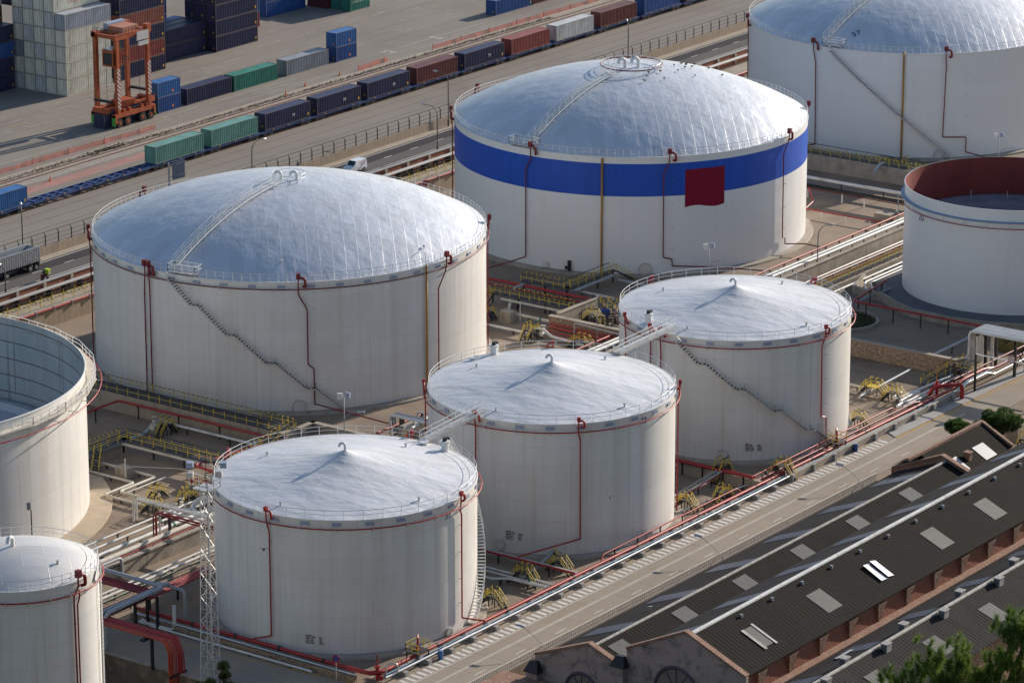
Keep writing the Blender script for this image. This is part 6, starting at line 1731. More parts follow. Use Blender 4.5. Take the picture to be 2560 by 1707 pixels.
for k in range(14): q.bar((386.4 + .7 * k, 254.1, 1.22 + .04 * k), (386.4 + .7 * k, 254.9, 1.22 + .04 * k), .08)
q.build('tray', M_GALV, t); MB().tube([(386, 253.9, 1.0), (395.9, 253.9, 1.55)], .07, 6).build('pipe_run', M_RED, t, True); posts(t, [(387.5, 254.5, 0, 1.2), (391, 254.5, 0, 1.4), (394, 254.5, 0, 1.6)], w=.12)
stile('pale and yellow steps over the dark red tray beside tank 31', 397.4, 255.0, 0, 'x', 1.6, 1.0, 2.1)
stile('yellow railed steps by the service road right of the tank numbered 32', 390.8, 250.6, 0, 'x', 1.2, .9, 1.2)
stile('grey decked yellow post platform at the right foot of the tank numbered 32', 385.0, 252.4, 0, 'y', 1.0, .9, 1.4)
stile('yellow steps crossing the service road pipes left of the tank numbered 31', 402.6, 249.0, 0, 'y', 1.3, 1.1, 1.8)
valve('pale valve at the right foot of the tank numbered 32', 384.0, 253.7, .8, .28, M_PIPEW)
pipe('white_pipe', 'white pipe with a red band on the floor right of the tank numbered 32', [(383, 251.9, .5), (392, 251.0, .5), (399, 250.4, .5)], .12, M_PIPEW, sup=4, flange=[((388.2, 251.4, .5), (1, -.1, 0), M_RED)])
t = thing('pipe_tray', 'striped red pipe on black posts below the tank numbered 31', 'pipe tray', (405, 250, 0)); posts(t, [(401.6, 251.0, 0, 1.1), (405.8, 250.6, 0, 1.1)], w=.14); MB().bar((398.5, 250.9, 1.15), (409, 250.2, 1.15), .1).build('tray', M_DKRED, t)

# floor right of the tank numbered 31
stile('grey decked platform with pale valve at the right foot of the tank numbered 31', 426.4, 251.8, 0, 'y', 1.0, .9, 1.4)
valve('pale valve at the right foot of the tank numbered 31', 425.0, 252.6, .8, .28, M_PIPEW)
stile('bright yellow step platform over the bluish pipe beside the stone wall', 440.0, 257.6, 0, 'y', 1.8, 1.2, 1.3, deckm=M_YEL)
stile('yellow railed steps with black stringers in front of the bright yellow platform', 438.8, 253.6, 0, 'y', 1.4, 1.0, 1.4)
pipe('grey_pipe', 'bluish pipe rising from the sunny floor through the stone wall', [(436.5, 257.8, .6), (440.6, 257.8, .7), (450.5, 257.8, 1.0)], .19, M_PIPEG)
pipe('grey_pipe', 'bluish pipe on black posts crossing the shaded ground behind the stone wall', [(454.4, 258.4, 1.2), (472, 258.4, 1.2)], .22, M_PIPEG, sup=5)
pipe('cream_pipe', 'cream pipe on the floor under the yellow platforms', [(440.2, 262.5, .7), (440.2, 254.0, .7)], .2, M_PIPEC, sup=3)
pipe('conduit', 'thin pale conduits beside the cream pipe under the yellow platforms', [(439.0, 262.5, .35), (439.0, 254.2, .35)], .06, M_GREY)
bundle('white_pipes', 'looped white pipes beside the road right of the tank numbered 31', [([(452, 250.9, .9), (437.4, 250.9, .9), (437.2, 251.8, .9), (439.6, 251.9, .9), (442.6, 251.9, .9)], .2, M_PIPEW), ([(447, 250.3, .8), (435.4, 250.3, .8), (435.2, 251.1, .8), (437.0, 251.3, .8)], .2, M_PIPEW), ([(452, 251.6, 1.0), (438.2, 252.6, .9), (438.4, 253.5, .9), (440.8, 253.6, .9)], .2, M_PIPEW)])
t = thing('arch_pipe', 'big bright red arch pipe over the service road pipes at right', 'pipe', (444.0, 248, 0))
MB().tube([(441.6, 249.8, 1.0), (441.9, 249.3, 2.1), (443.2, 247.9, 2.4), (445.2, 246.75, 2.2), (445.4, 246.65, 1.4), (445.4, 246.65, .1)], .30, 12, bend=.9).build('pipe_run', M_RED, t, True, 60)
q = MB(); q.cyl(443.0, 249.3, .9, 2.8, .22, 10); q.cyl(443.0, 249.3, 2.2, 2.45, .42, 12); q.cyl(443.0, 249.3, 2.8, 4.0, .07, 8); q.build('valve_stem', M_RED, t, True, 40)
t = thing('pipe_gantry', 'pale pipe gantry of parallel pipes on black columns over the service road', 'pipe gantry', (458, 248, 0))
for k in range(10):
    x = 455.7 + .42 * k
    MB().tube([(x, 252.6, 1.0), (x, 251.5, 1.0), (x, 251.5, 6.5), (x, 190, 6.5)] if k else [(454.6, 251.6, .8), (454.6, 251.6, 2.2), (x, 251.5, 2.9), (x, 251.5, 6.5), (x, 190, 6.5)], .19 if k != 4 else .24, 10, bend=.7).build('pipe_run', M_PIPEW, t, True, 50)
MB().tube([(458.9, 249.6, .9), (458.9, 249.6, 5.7), (458.6, 247.6, 6.1), (458.6, 190, 6.1)], .24, 10, bend=.8).build('pipe_run', M_PIPEW, t, True, 50)
posts(t, [(458.2, 250.2, 0, 6.2), (461.6, 250.4, 0, 6.2), (458.4, 245.6, 0, 6.0), (461.6, 245.6, 0, 6.0)], w=.36, name='column')
q = MB(); q.bar((455.4, 250.2, 6.15), (462.2, 250.2, 6.15), .25); q.bar((455.4, 245.6, 5.85), (462.2, 245.6, 5.85), .25)
for x, y in ((458.2, 250.2), (458.4, 245.6)): q.bar((x, y, 4.9), (x - 1.2, y, 6.0), .12); q.bar((x, y, 4.9), (x + 1.2, y, 6.0), .12)
q.bar((458.4, 245.6, 4.2), (461.6, 245.6, 1.0), .12); q.bar((461.6, 245.6, 4.2), (458.4, 245.6, 1.0), .12); q.bar((458.3, 245.6, 6.0), (458.3, 235, 6.0), .2); q.bar((461.6, 245.6, 6.0), (461.6, 235, 6.0), .2); q.build('cross_beam', M_BLACK, t)
t = thing('height_barrier', 'thin pale height barrier on black posts across the service road', 'height barrier', (449.4, 247, 0))
posts(t, [(449.4, 246.9, 0, 5.5), (449.4, 236, 0, 5.5)], w=.26); MB().bar((449.4, 246.9, 5.5), (449.4, 236, 5.5), .14).build('bar', M_WHITE, t)
q = MB(); e = Vector((-1, 0, 0)); c = Vector((449.25, 241.2, 5.75)); q.tube([c, c + e * .05], .5, 24); so = q.build('sign_rim', M_RED, t, True, 40); q = MB(); q.tube([c + e * .05, c + e * .06], .38, 24); q.build('sign_face', M_VEH, so, True, 40)
q = MB(); plane_text(q, '05', .5, c + e * .07, (0, -1, 0), (0, 0, 1)); q.build('sign_number', M_INK, so)
t = thing('goal_post', 'small grey goal post frame between the looped pipes and the stone wall', 'frame', (451, 251, 0)); MB().tube([(450.8, 251.6, 0), (450.8, 251.6, 3.0), (451.6, 245.9 + 3.2, 3.0)], .07, 6).build('frame_pipe', M_GREY, t); posts(t, [(451.2, 251.2, 0, 2.9)], w=.2)
t = catwalk('yellow railed walkway climbing to the foot of the pale pipe gantry', [(447.4, 253.8, .3), (452.2, 252.4, 1.6), (457.0, 252.4, 1.6)], 1.5, legs=2.2)
catwalk('yellow railed platform under the vertical pipes of the gantry', [(453.2, 251.6, 1.65), (453.2, 248.9, 1.65)], 2.0, legs=1.6)
pipe('fire_pipe', 'dark red pipe on tall black posts before the open red tank', [(484, 281.5, 2.2), (471.2, 279.9, 2.2), (471.2, 252.0, 2.2)], .16, M_RED, sup=4.2)
t = thing('curved_wall', 'curved pale concrete wall round the foot of the open red tank', 'wall', (478, 272, 0))
P = [(487.5, 287.6), (481.0, 285.6), (480.2, 283), (480.4, 280.6), (477.6, 276.2), (475.6, 272.4), (475.3, 266), (476.2, 260.2), (478.5, 254.5), (484, 250.2), (495, 248.5)]
q = MB()
for i in range(len(P) - 1): q.bar((P[i][0], P[i][1], .65), (P[i + 1][0], P[i + 1][1], .65), .45, 1.3)
q.build('wall_body', M_CONC, t)
t = thing('circular_kerb', 'round kerb with weeds inside on the shaded ground near the open red tank', 'kerb', (467.6, 279.6, 0))
q = MB(); q.lathe(467.6, 279.4, [(5.4, 0), (5.4, .45), (5.0, .45), (5.0, 0)], 48); q.build('kerb_ring', M_CONC, t, True, 30)
def weeds(name, label, cx, cy, rx, ry, n, h, col):
    q = MB(); random.seed(int(cx))
    for _ in range(n):
        a, d = random.uniform(0, 2 * PI), math.sqrt(random.random())
        x, y = cx + rx * d * math.cos(a), cy + ry * d * math.sin(a); hh = random.uniform(.3, 1) * h
        t_ = random.uniform(0, PI); dx, dy = math.cos(t_) * .07, math.sin(t_) * .07
        q.add([(x - dx, y - dy, 0), (x + dx, y + dy, 0), (x + random.uniform(-.3, .3), y + random.uniform(-.3, .3), hh)], [(0, 1, 2)])
    o = q.build(name, mat(name + '_green', col, .8, 0, .4, .8)); o['kind'] = 'stuff'; tag(o, label, 'weeds')
weeds('rough_weeds', 'dark rough weeds inside the round kerb near the open red tank', 467.6, 279.4, 4.7, 4.7, 2600, .7, (.07, .08, .035))
weeds('dry_grass', 'patch of tall dry grass behind the pale pipe gantry', 471.5, 252.6, 3.6, 3.2, 2600, 1.1, (.22, .19, .07))
# floodlight poles standing in the corridor
def flood(label, x, y, h, arm=True):
    t = thing('floodlight_pole', label, 'floodlight pole', (x, y, 0), 'floodlight poles of the corridor')
    MB().tube([(x, y, 0), (x, y, h)], .09, 8, r1=.06).build('pole', M_GREY, t, True)
    q = MB(); q.cbox((x - .45, y + .3, h + .1), .35, .7, .85, .6); q.build('floodlight', M_WHITE, t)
    q = MB(); q.cbox((x + .15, y - .5, h + .25), .35, .7, .75, .2); q.build('floodlight', M_PLATE, t)
    if arm:
        q = MB(); q.tube([(x, y, h - 3.4), (x + .3, y - .5, h - 2.3), (x + .9, y - 1.6, h - 2.0)], .05, 6, bend=.6); q.build('lamp_arm', M_GREY, t, True)
        q = MB(); q.tube([(x + .8, y - 1.5, h - 2.0), (x + 1.3, y - 2.4, h - 1.95)], .16, 8); q.build('lamp_head', M_GALV, t, True, 40)
flood('floodlight pole with a curved lamp arm in front of the big front dome', 372.2, 297.5, 9.9)
flood('floodlight pole with a curved lamp arm in front of the blue banded tank', 461.3, 299.0, 9.6)
flood('floodlight pole with a lamp arm before the background tank numbered 37', 546.5, 297.5, 9.5)
street_lamp('slim grey street lamp by the white corridor pipes right of the blue banded tank', 485.6, 294.9, 0, 8.2, .5, -.5, M_GREY, over=1.5)
t = thing('lamp_post', 'slim grey lamp post at the left edge of the open red tank', 'lamp post', (514.3, 297.6, 0)); MB().cyl(514.3, 297.6, 0, 6.6, .08, 8).build('pole', M_GREY, t); MB().cbox((514.3, 297.6, 6.7), .4, .3, .2).build('lamp_head', M_GALV, t)
t = thing('lamp_post', 'slim dark floodlight post behind the small domed tank', 'lamp post', (318.5, 303.0, 0)); MB().cyl(318.5, 303.0, 0, 8.6, .07, 8).build('pole', M_BLACK, t); MB().cbox((318.4, 303.2, 9.1), .35, .5, .95, .5).build('lamp_head', M_GREY, t)
t = thing('slim_post', 'slim grey pole standing before the valve pit behind the tank numbered 32', 'pole', (434.6, 300.6, 0)); MB().cyl(434.6, 300.6, 0, 8.0, .06, 8).build('pole', M_GREY, t); MB().cbox((434.6, 300.6, 8.05), .3, .3, .15).build('cap', M_GREY, t)
# ---------------------------------------------------------------- brick warehouses at lower right
def corr_mat(name, dark, light, period=.62):
    m = mat(name, dark, 0.9, 0, 0.35, 0.5, (1, .25, .25), stain=tuple(min(1, v * 2.0) for v in dark), stain_amt=.5, stain_scale=.35, spec=.08)
    overlay_lines(m, 0, period, period * .45, light, .6)  # corrugation is colour only: paler stripes paint the light on the ribs
    nt, b, src = base_in(m)
    tc = _n(nt, 'ShaderNodeTexCoord'); no = _n(nt, 'ShaderNodeTexNoise'); no.inputs['Scale'].default_value = 2.2; no.inputs['Detail'].default_value = 8; no.inputs['Roughness'].default_value = .75
    nt.links.new(tc.outputs['Object'], no.inputs['Vector'])
    rp = _n(nt, 'ShaderNodeValToRGB'); rp.color_ramp.elements[0].position = .58; rp.color_ramp.elements[1].position = .72; rp.color_ramp.elements[0].color = (0, 0, 0, 1); rp.color_ramp.elements[1].color = (.6, .6, .6, 1)
    nt.links.new(no.outputs['Fac'], rp.inputs[0])
    mx = _n(nt, 'ShaderNodeMix', data_type='RGBA'); nt.links.new(rp.outputs[0], mx.inputs[0]); nt.links.new(src, mx.inputs[6]); mx.inputs[7].default_value = (.06, .052, .038, 1)
    nt.links.new(mx.outputs[2], b.inputs['Base Color'])
    return m
M_ROOF = corr_mat('mossy_corrugated_sheet', (0.012, 0.0105, 0.009), (0.034, 0.030, 0.025))
M_ROOF3 = corr_mat('grey_corrugated_sheet', (0.022, 0.020, 0.019), (0.062, 0.058, 0.054))
M_ROOFL = mat('dark_roof_sheet', (0.022, 0.021, 0.023), .85, 0, .3, .6, (.4, 2, 1), stain=(.045, .042, .04), stain_amt=.5, stain_scale=.5, spec=.12)
M_SKY = mat('translucent_skylight', (0.12, 0.12, 0.115), .6, 0, .25, 1.2, spec=.2)
overlay_lines(M_SKY, 0, .36, .16, (.07, .065, .06), .85)
M_SKYL = mat('bluish_skylight', (0.09, 0.105, 0.135), .5, 0, .2, 1.0, spec=.3)
M_PLAST = mat('stained_pink_plaster', (0.40, 0.30, 0.26), .9, 0, .12, .5, stain=(.10, .085, .075), stain_amt=.8, stain_scale=.7, bump=.3)
M_BRICKC = mat('brick_coping', (0.27, 0.15, 0.10), .9, 0, .3, 2.5, bump=.5, stain=(.40, .30, .23), stain_amt=.6, stain_scale=1.5)
M_RIDGE = mat('pale_ridge_tiles', (0.40, 0.38, 0.34), .8, 0, .2, 1.5, stain=(.22, .20, .16), stain_amt=.7, stain_scale=1.0)
overlay_lines(M_RIDGE, 0, 1.3, .07, (.12, .11, .1), .8)
M_RIDGEW = mat('whitewashed_ridge', (0.62, 0.62, 0.60), .8, 0, .18, 1.0, stain=(.34, .32, .28), stain_amt=.6, stain_scale=.8)

def warehouse(label, x0, x1, yl, zl, yr, zr, yc, zc, ridge, roofm, zwr=None, wall=M_PLAST, ridge_w=.34):
    t = thing('warehouse', label, 'warehouse', (x0, yc, -4))
    def slope(y0, z0, y1, z1, m, nm):
        MB().add([(x0, y0, z0), (x1, y0, z0), (x1, y1, z1), (x0, y1, z1), (x0, y0, z0 - .1), (x1, y0, z0 - .1), (x1, y1, z1 - .1), (x0, y1, z1 - .1)],
                 [(0, 1, 2, 3), (7, 6, 5, 4), (0, 4, 5, 1), (1, 5, 6, 2), (2, 6, 7, 3), (3, 7, 4, 0)]).build(nm, m, t)
    slope(yr, zr, yc, zc, roofm, 'roof_slope'); slope(yc, zc, yl, zl, M_ROOFL, 'dark_roof_slope')
    q = MB(); q.tube([(x0, yc, zc + .02), (x1, yc, zc + .02)], ridge_w, 8); q.build('ridge_cap', ridge, t, True, 50)
    q = MB(); q.add([(x0 + .02, yl, -4), (x0 + .02, yl, zl - .1), (x0 + .02, yc, zc - .1), (x0 + .02, yr, zr - .1), (x0 + .02, yr, -4)], [(0, 1, 2, 3, 4)]); q.box(x0, yl - .25, -4, x1, yl - .02, zl - .12); q.box(x0, yr + .95, -4, x1, yr + 1.15, zr - .12)
    q.build('wall', wall, t)
    return t
def on(yr, zr, yc, zc, f): return yr + (yc - yr) * f, zr + (zc - zr) * f
def panel(t, x, L, y0, z0, y1, z1, f0, f1, m, name='skylight', lift=.05, skew=0):
    a, b = on(y0, z0, y1, z1, f0), on(y0, z0, y1, z1, f1)
    MB().add([(x, a[0], a[1] + lift), (x + L, a[0], a[1] + lift), (x + L + skew, b[0], b[1] + lift), (x + skew, b[0], b[1] + lift)], [(0, 1, 2, 3)]).build(name, m, t)
def gable(t, x, yl, zl, yr, zr, yc, zc, wallm=M_PLAST, th=.5, up=.45, m=None):
    """Parapet gable with brick coping."""
    q = MB()
    P = [(yl, -4), (yl, zl + up), (yc, zc + up), (yr, zr + up), (yr, -4)]
    q.add([(x, y, z) for y, z in P] + [(x + th, y, z) for y, z in P], [(0, 1, 2, 3, 4), (9, 8, 7, 6, 5), (0, 5, 6, 1), (1, 6, 7, 2), (2, 7, 8, 3), (3, 8, 9, 4)])
    g = q.build('gable_wall', wallm, t)
    c = MB()
    for (a, b), (d, e) in ((P[1], P[2]), (P[2], P[3])): c.bar((x + th / 2, a, b + .12), (x + th / 2, d, e + .12), th + .3, .26)
    c.build('coping', M_BRICKC, g)
    return g
def arch(g, x, yc, zc, r):
    q = MB(); q.tube([(x - .03, yc + r * math.cos(a * PI / 16), zc + r * math.sin(a * PI / 16)) for a in range(17)], .22, 4); q.build('window_arch', mat('purple_grey_trim', (.115, .075, .095), .8), g)
    q = MB(); q.add([(x - .02, yc + (r - .2) * math.cos(a * PI / 16), zc + (r - .2) * math.sin(a * PI / 16)) for a in range(17)], [tuple(range(17))]); w = q.build('arched_window', mat('blind_window_plaster', (.21, .165, .145), .85), g)
    q = MB()
    for a in (PI / 3.2, PI / 2, PI - PI / 3.2): q.bar((x - .05, yc, zc), (x - .05, yc + r * .95 * math.cos(a), zc + r * .95 * math.sin(a)), .07)
    q.build('glazing_bar', M_DARK, w)

x0 = 327.0
A1 = (220.9, 3.85, 226.6, 6.0)                 # right slope of the low warehouse: eave y, z, ridge y, z
L1 = (233.8, 3.2, 226.6, 6.0)
wh1 = warehouse('low brick warehouse next to the road with a dark corrugated roof and pale ridge', x0, 405.6, 233.8, 3.2, 220.9, 3.85, 226.6, 6.0, M_RIDGE, M_ROOF, ridge_w=.2)
g1 = gable(wh1, x0 - .5, 234.0, 3.1, 221.6, 4.0, 226.7, 6.0); arch(g1, x0 - .5, 227.6, .7, 2.1)
gable(wh1, 405.6, 234.0, 3.2, 221.4, 3.9, 227.2, 6.1, M_BRICKC)
for k in range(6): panel(wh1, 328.8 + 12.7 * k, 2.9, *A1, .38, .85, M_SKY); panel(wh1, 333.6 + 12.7 * k, 3.4, *L1, .15, .95, M_SKYL, skew=.3)
A2 = (206.4, 7.15, 213.8, 10.35); L2 = (221.1, 6.9, 213.8, 10.35)
wh2 = warehouse('tall brick warehouse with a mossy corrugated roof and a whitewashed ridge', x0, 520, 221.1, 6.9, 206.4, 7.15, 213.8, 10.35, M_RIDGEW, M_ROOF, ridge_w=.26)
g2 = gable(wh2, x0 - .5, 221.6, 6.7, 206.0, 6.95, 213.9, 10.35); arch(g2, x0 - .5, 215.0, 3.7, 2.75)
for k in range(14):
    if k == 2:
        q = MB(); a, b = on(*A2, .26), on(*A2, .62)
        q.add([(358.9, a[0], a[1] + .2), (360.4, a[0], a[1] + .06), (360.6, b[0], b[1] + .06), (359.1, b[0], b[1] + .30)], [(0, 1, 2, 3)]); q.add([(360.4, a[0], a[1] + .25), (361.7, a[0], a[1] + .05), (361.9, b[0], b[1] + .05), (360.6, b[0], b[1] + .35)], [(0, 1, 2, 3)]); q.build('metal_patch_sheet', M_PIPES, wh2)
    elif k == 0:
        panel(wh2, 334.2, 1.6, *A2, .26, .66, M_BLACK, 'painted_opening'); panel(wh2, 333.6, .5, *A2, .22, .66, M_RIDGE, 'opening_frame', .12); panel(wh2, 335.8, .35, *A2, .22, .68, M_GREY, 'opening_frame', .12)  # black sheet laid on the slope; the dark inside of the opening is painted
    else: panel(wh2, 334.4 + 12.7 * k, 3.0, *A2, .24, .66, M_SKY)
    panel(wh2, 328.4 + 12.7 * k, 3.4, *L2, .15, .85, M_SKYL, skew=.3)
for k in range(24):
    x = 336 + 6.35 * k; a = on(*A2, .86); MB().cbox((x, a[0], a[1] + .18), .35, .3, .35).build('roof_vent', M_GREY, wh2)
# the brick face between the tall warehouse and the last one, with its V shaped piers
q = MB(); q.box(x0, 207.0, -4, 520, 207.3, 6.9); bf = q.build('brick_face', M_BRICKW, wh2)
for k in range(30):
    x = 330 + 6.35 * k; q = MB()
    q.add([(x + .55, 206.9, 4.3), (x + 1.05, 206.9, 4.3), (x + 1.75, 206.5, 6.7), (x - .15, 206.5, 6.7), (x + .55, 207.02, 4.3), (x + 1.05, 207.02, 4.3), (x + 1.75, 207.02, 6.7), (x - .15, 207.02, 6.7)], [(0, 1, 2, 3), (0, 3, 7, 4), (1, 5, 6, 2), (3, 2, 6, 7), (0, 4, 5, 1)])
    q.build('brick_corbel', M_BRICKC, bf)
MB().box(x0, 205.9, 4.2, 520, 206.99, 4.42).build('valley_gutter', M_BRICKC, bf)
A3 = (193.2, 4.4, 199.9, 6.8); L3 = (205.9, 4.35, 199.9, 6.8)
wh3 = warehouse('grey roofed warehouse with box ventilators along its ridge in the lower right corner', x0 - 8, 520, 205.9, 4.35, 193.2, 4.4, 199.9, 6.8, M_RIDGE, M_ROOF3, wall=M_BRICKC, ridge_w=.24)
for k in range(-1, 14): panel(wh3, 337.1 + 12.6 * k, 2.8, *A3, .24, .66, M_SKY); panel(wh3, 331 + 12.6 * k, 3.0, *L3, .2, .8, M_SKYL, skew=.3)
MB().add([(341.2, 203.3, 5.55), (344.6, 203.3, 5.55), (344.9, 204.0, 5.27), (341.5, 204.0, 5.27)], [(0, 1, 2, 3)]).build('white_loose_sheet', M_VEH, wh3)
for k in range(12):
    for dx, f, sl in ((331.7, .88, A3), (338.1, .88, L3)):
        a = on(*sl, f); x = dx + 12.7 * k
        q = MB(); q.box(x - .5, a[0] - .4, a[1] - .2, x + .5, a[0] + .4, a[1] + .75); q.box(x - .58, a[0] - .48, a[1] + .75, x + .58, a[0] + .48, a[1] + .85)
        v = q.build('box_ventilator', M_KERB, wh3)
        q = MB()
        for s in range(3): q.box(x - .53, a[0] - .34, a[1] + .1 + .2 * s, x - .5, a[0] + .34, a[1] + .2 + .2 * s)
        q.build('louvres', M_DARK, v)
AX = (226.0, 3.5, 230.6, 6.0)
an = thing('warehouse_annex', 'brick annex with a short corrugated roof beside the round pine trees', 'warehouse', (406, 230, -4))
MB().add([(406.1, 226, 3.5), (422, 226, 3.5), (422, 230.6, 6.0), (406.1, 230.6, 6.0)], [(0, 1, 2, 3)]).build('roof_slope', M_ROOF, an)
MB().add([(406.1, 230.6, 6.0), (422, 230.6, 6.0), (422, 234.9, 3.6), (406.1, 234.9, 3.6)], [(0, 1, 2, 3)]).build('dark_roof_slope', M_ROOFL, an)
MB().box(406.1, 226, -4, 422, 234.8, 3.45).build('wall', M_BRICKW, an)
q = MB(); q.bar((403, 230.7, 6.12), (422.3, 230.7, 6.12), .5, .35); q.bar((422.1, 230.7, 6.1), (422.1, 226, 3.7), .5, .4); q.bar((422.1, 230.7, 6.1), (422.1, 235, 3.7), .5, .4); q.build('coping', M_BRICKC, an)
panel(an, 415.4, 2.8, *AX, .02, .5, mat('white_skylight', (.52, .52, .53), .5)); panel(an, 408.4, 2.8, *AX, .02, .5, MATS['white_skylight']); panel(an, 417.5, 2.6, *AX, -.5, -.1, MATS['white_skylight'])
overlay_lines(MATS['white_skylight'], 0, .36, .08, (.25, .25, .25), .8)
a = on(*AX, .3); q = MB(); q.box(412.4, a[0] - .4, a[1] - .3, 413.2, a[0] + .4, a[1] + .8); q.box(412.3, a[0] - .5, a[1] + .8, 413.3, a[0] + .5, a[1] + .95); q.build('chimney', M_BRICKC, an)
for x, y, z, l in ((326.3, 233.9, 2.6, 'left'), (326.3, 222.2, 6.0, 'middle')):
    t = thing('gate_pier', f'plastered pier with a black cap at the {"outer corner of the low warehouse" if l == "left" else "joint of the two warehouse gables"}', 'pier', (x, y, -4))
    MB().box(x - .7, y - .75, -4, x + .2, y + .75, z - .9).build('shaft', M_PLAST, t)
    q = MB(); q.add([(x - .95, y - 1.0, z - .9), (x + .3, y - 1.0, z - .9), (x + .3, y + 1.0, z - .9), (x - .95, y + 1.0, z - .9), (x - .3, y - .5, z + .3), (x + .2, y - .5, z + .3), (x + .2, y + .5, z + .3), (x - .3, y + .5, z + .3)], [(3, 2, 1, 0), (4, 5, 6, 7), (0, 1, 5, 4), (1, 2, 6, 5), (2, 3, 7, 6), (3, 0, 4, 7)]); q.build('cap', M_BLACK, t)
t = thing('low_building', 'corner of a low plastered building with dark drainpipes at the bottom edge', 'building', (322, 233, -4))
MB().box(317.5, 228, -4, 325.6, 237.6, .6).build('wall', M_PLAST, t); MB().box(317.2, 227.7, .6, 325.9, 237.9, .95).build('cornice', M_BRICKC, t)
for k in range(3): MB().tube([(319 + k * .5, 238.0, -4), (319 + k * .5, 238.0, 1.3)], .09, 6).build('drainpipe', M_BLACK, t)
t = thing('slatted_railing', 'long pale slatted railing along the far kerb of the service road', 'railing', (327, 238.8, 0))
q = MB(); q.box(318, 238.62, .95, 409, 238.78, 1.08); q.box(318, 238.62, .16, 409, 238.78, .26); q.build('rails', mat('cream_railing_paint', (.55, .50, .42), .7), t)
q = MB(); x = 318.0
while x < 409: q.box(x, 238.64, .26, x + .17, 238.76, .95); x += .42
q.build('slats', MATS['cream_railing_paint'], t)
t = thing('garden_strip', 'reddish strip of earth between the slatted railing and the warehouse wall', 'ground strip', (360, 236, -.2)); MB().box(318, 234.2, -4, 409, 238.55, -1.9).build('strip', mat('red_earth_strip', (.25, .12, .08), .95, 0, .2, .7), t)
def road_lamp(label, x, y, z):
    t = thing('street_lamp', label, 'street lamp', (x, y, -1.9), 'street lamps of the service road')
    MB().tube([(x, y, -1.9), (x, y, .9), (x - .1, y + 1.4, 1.9), (x - .2, y + 3.0, 2.8)], .045, 6, bend=.5).build('pole', M_GREY, t, True)
    q = MB(); q.tube([(x - .2, y + 2.9, 2.76), (x - .25, y + 3.4, 2.86), (x - .3, y + 3.9, 2.84)], .15, 8); q.build('lamp_head', M_PLATE, t, True, 60)
road_lamp('slim lamp arm reaching over the service road below the left gable', 334.4, 238.2, 5.0)
road_lamp('slim lamp arm over the middle of the service road', 371.6, 238.2, 5.0)
road_lamp('slim lamp arm over the service road near the pine trees', 404.8, 238.2, 5.0)

# ---------------------------------------------------------------- trees and plants
def leaf_mat(name, a, b):
    m = mat(name, a, .65, 0, 0, 1); nt, bs, src = base_in(m)
    tc = _n(nt, 'ShaderNodeTexCoord'); no = _n(nt, 'ShaderNodeTexNoise'); no.inputs['Scale'].default_value = 1.6; nt.links.new(tc.outputs['Object'], no.inputs['Vector'])
    rp = _n(nt, 'ShaderNodeValToRGB'); rp.color_ramp.elements[0].position = .35; rp.color_ramp.elements[1].position = .65; rp.color_ramp.elements[0].color = (*a, 1); rp.color_ramp.elements[1].color = (*b, 1)
    nt.links.new(no.outputs['Fac'], rp.inputs[0]); nt.links.new(rp.outputs[0], bs.inputs['Base Color']); return m
M_PINE = leaf_mat('pine_foliage', (.030, .065, .016), (.105, .165, .042)); M_NEEDLE = leaf_mat('pine_needles', (.075, .145, .02), (.18, .25, .045))
for _m in (M_PINE, M_NEEDLE):      # thin needles let light through
    nt = _m.node_tree; b = nt.nodes['Principled BSDF']; tr = _n(nt, 'ShaderNodeBsdfTranslucent'); ms = _n(nt, 'ShaderNodeMixShader'); ms.inputs[0].default_value = .45
    nt.links.new(b.inputs['Base Color'].links[0].from_socket, tr.inputs['Color']); out = nt.nodes['Material Output']
    nt.links.new(b.outputs[0], ms.inputs[1]); nt.links.new(tr.outputs[0], ms.inputs[2]); nt.links.new(ms.outputs[0], out.inputs[0])
M_YUC = leaf_mat('yucca_leaf', (.05, .085, .02), (.12, .15, .05)); M_BARK = mat('bark', (.11, .075, .05), .95, 0, .3, 2)
def round_pine(label, x, y, z0, lobes, n, seed):
    t = thing('pine_tree', label, 'tree', (x, y, z0), 'round pines beside the warehouses'); random.seed(seed)
    q = MB(); q.tube([(x, y, z0), (x + .1, y, z0 + 1.2), (x - .05, y + .05, z0 + 2.6)], .22, 8, r1=.14)
    for lx, ly, lz, lr in lobes: q.tube([(x - .05, y + .05, z0 + 2.2), ((x + lx) / 2, (y + ly) / 2, (z0 + 2.2 + lz) / 2 + .2), (lx, ly, lz)], .10, 5, r1=.03)
    q.build('trunk', M_BARK, t, True)
    q = MB(); tot = sum(l[3] ** 2 for l in lobes)
    for lx, ly, lz, lr in lobes:
        for _ in range(int(n * lr * lr / tot)):
            d = Vector((random.gauss(0, 1), random.gauss(0, 1), random.gauss(0, 1))).normalized()
            rr = lr * (random.uniform(.62, 1.04)); c = Vector((lx, ly, lz)) + Vector((d.x * rr, d.y * rr, d.z * rr * .78))
            s = random.uniform(.10, .22)
            for _k in range(5):
                u = (d + Vector((random.gauss(0, .55), random.gauss(0, .55), random.gauss(0, .55)))).normalized(); p = u.cross(Vector((random.random(), random.random(), random.random()))).normalized() * s * .22
                q.add([c - p, c + p, c + u * s * 1.5], [(0, 1, 2)])
    q.build('crown', M_PINE, t)
def lobes(cx, cy, cz, rx, rz, n, seed, rl=1.15):
    random.seed(seed); out = [(cx, cy, cz, rl * 1.25)]
    for k in range(n):
        a = 2 * PI * k / n + random.uniform(-.3, .3); f = random.uniform(.55, 1.0)
        out.append((cx + rx * f * math.cos(a), cy + rx * f * math.sin(a), cz + random.uniform(-.5, .7) * rz, rl * random.uniform(.7, 1.1)))
    return out
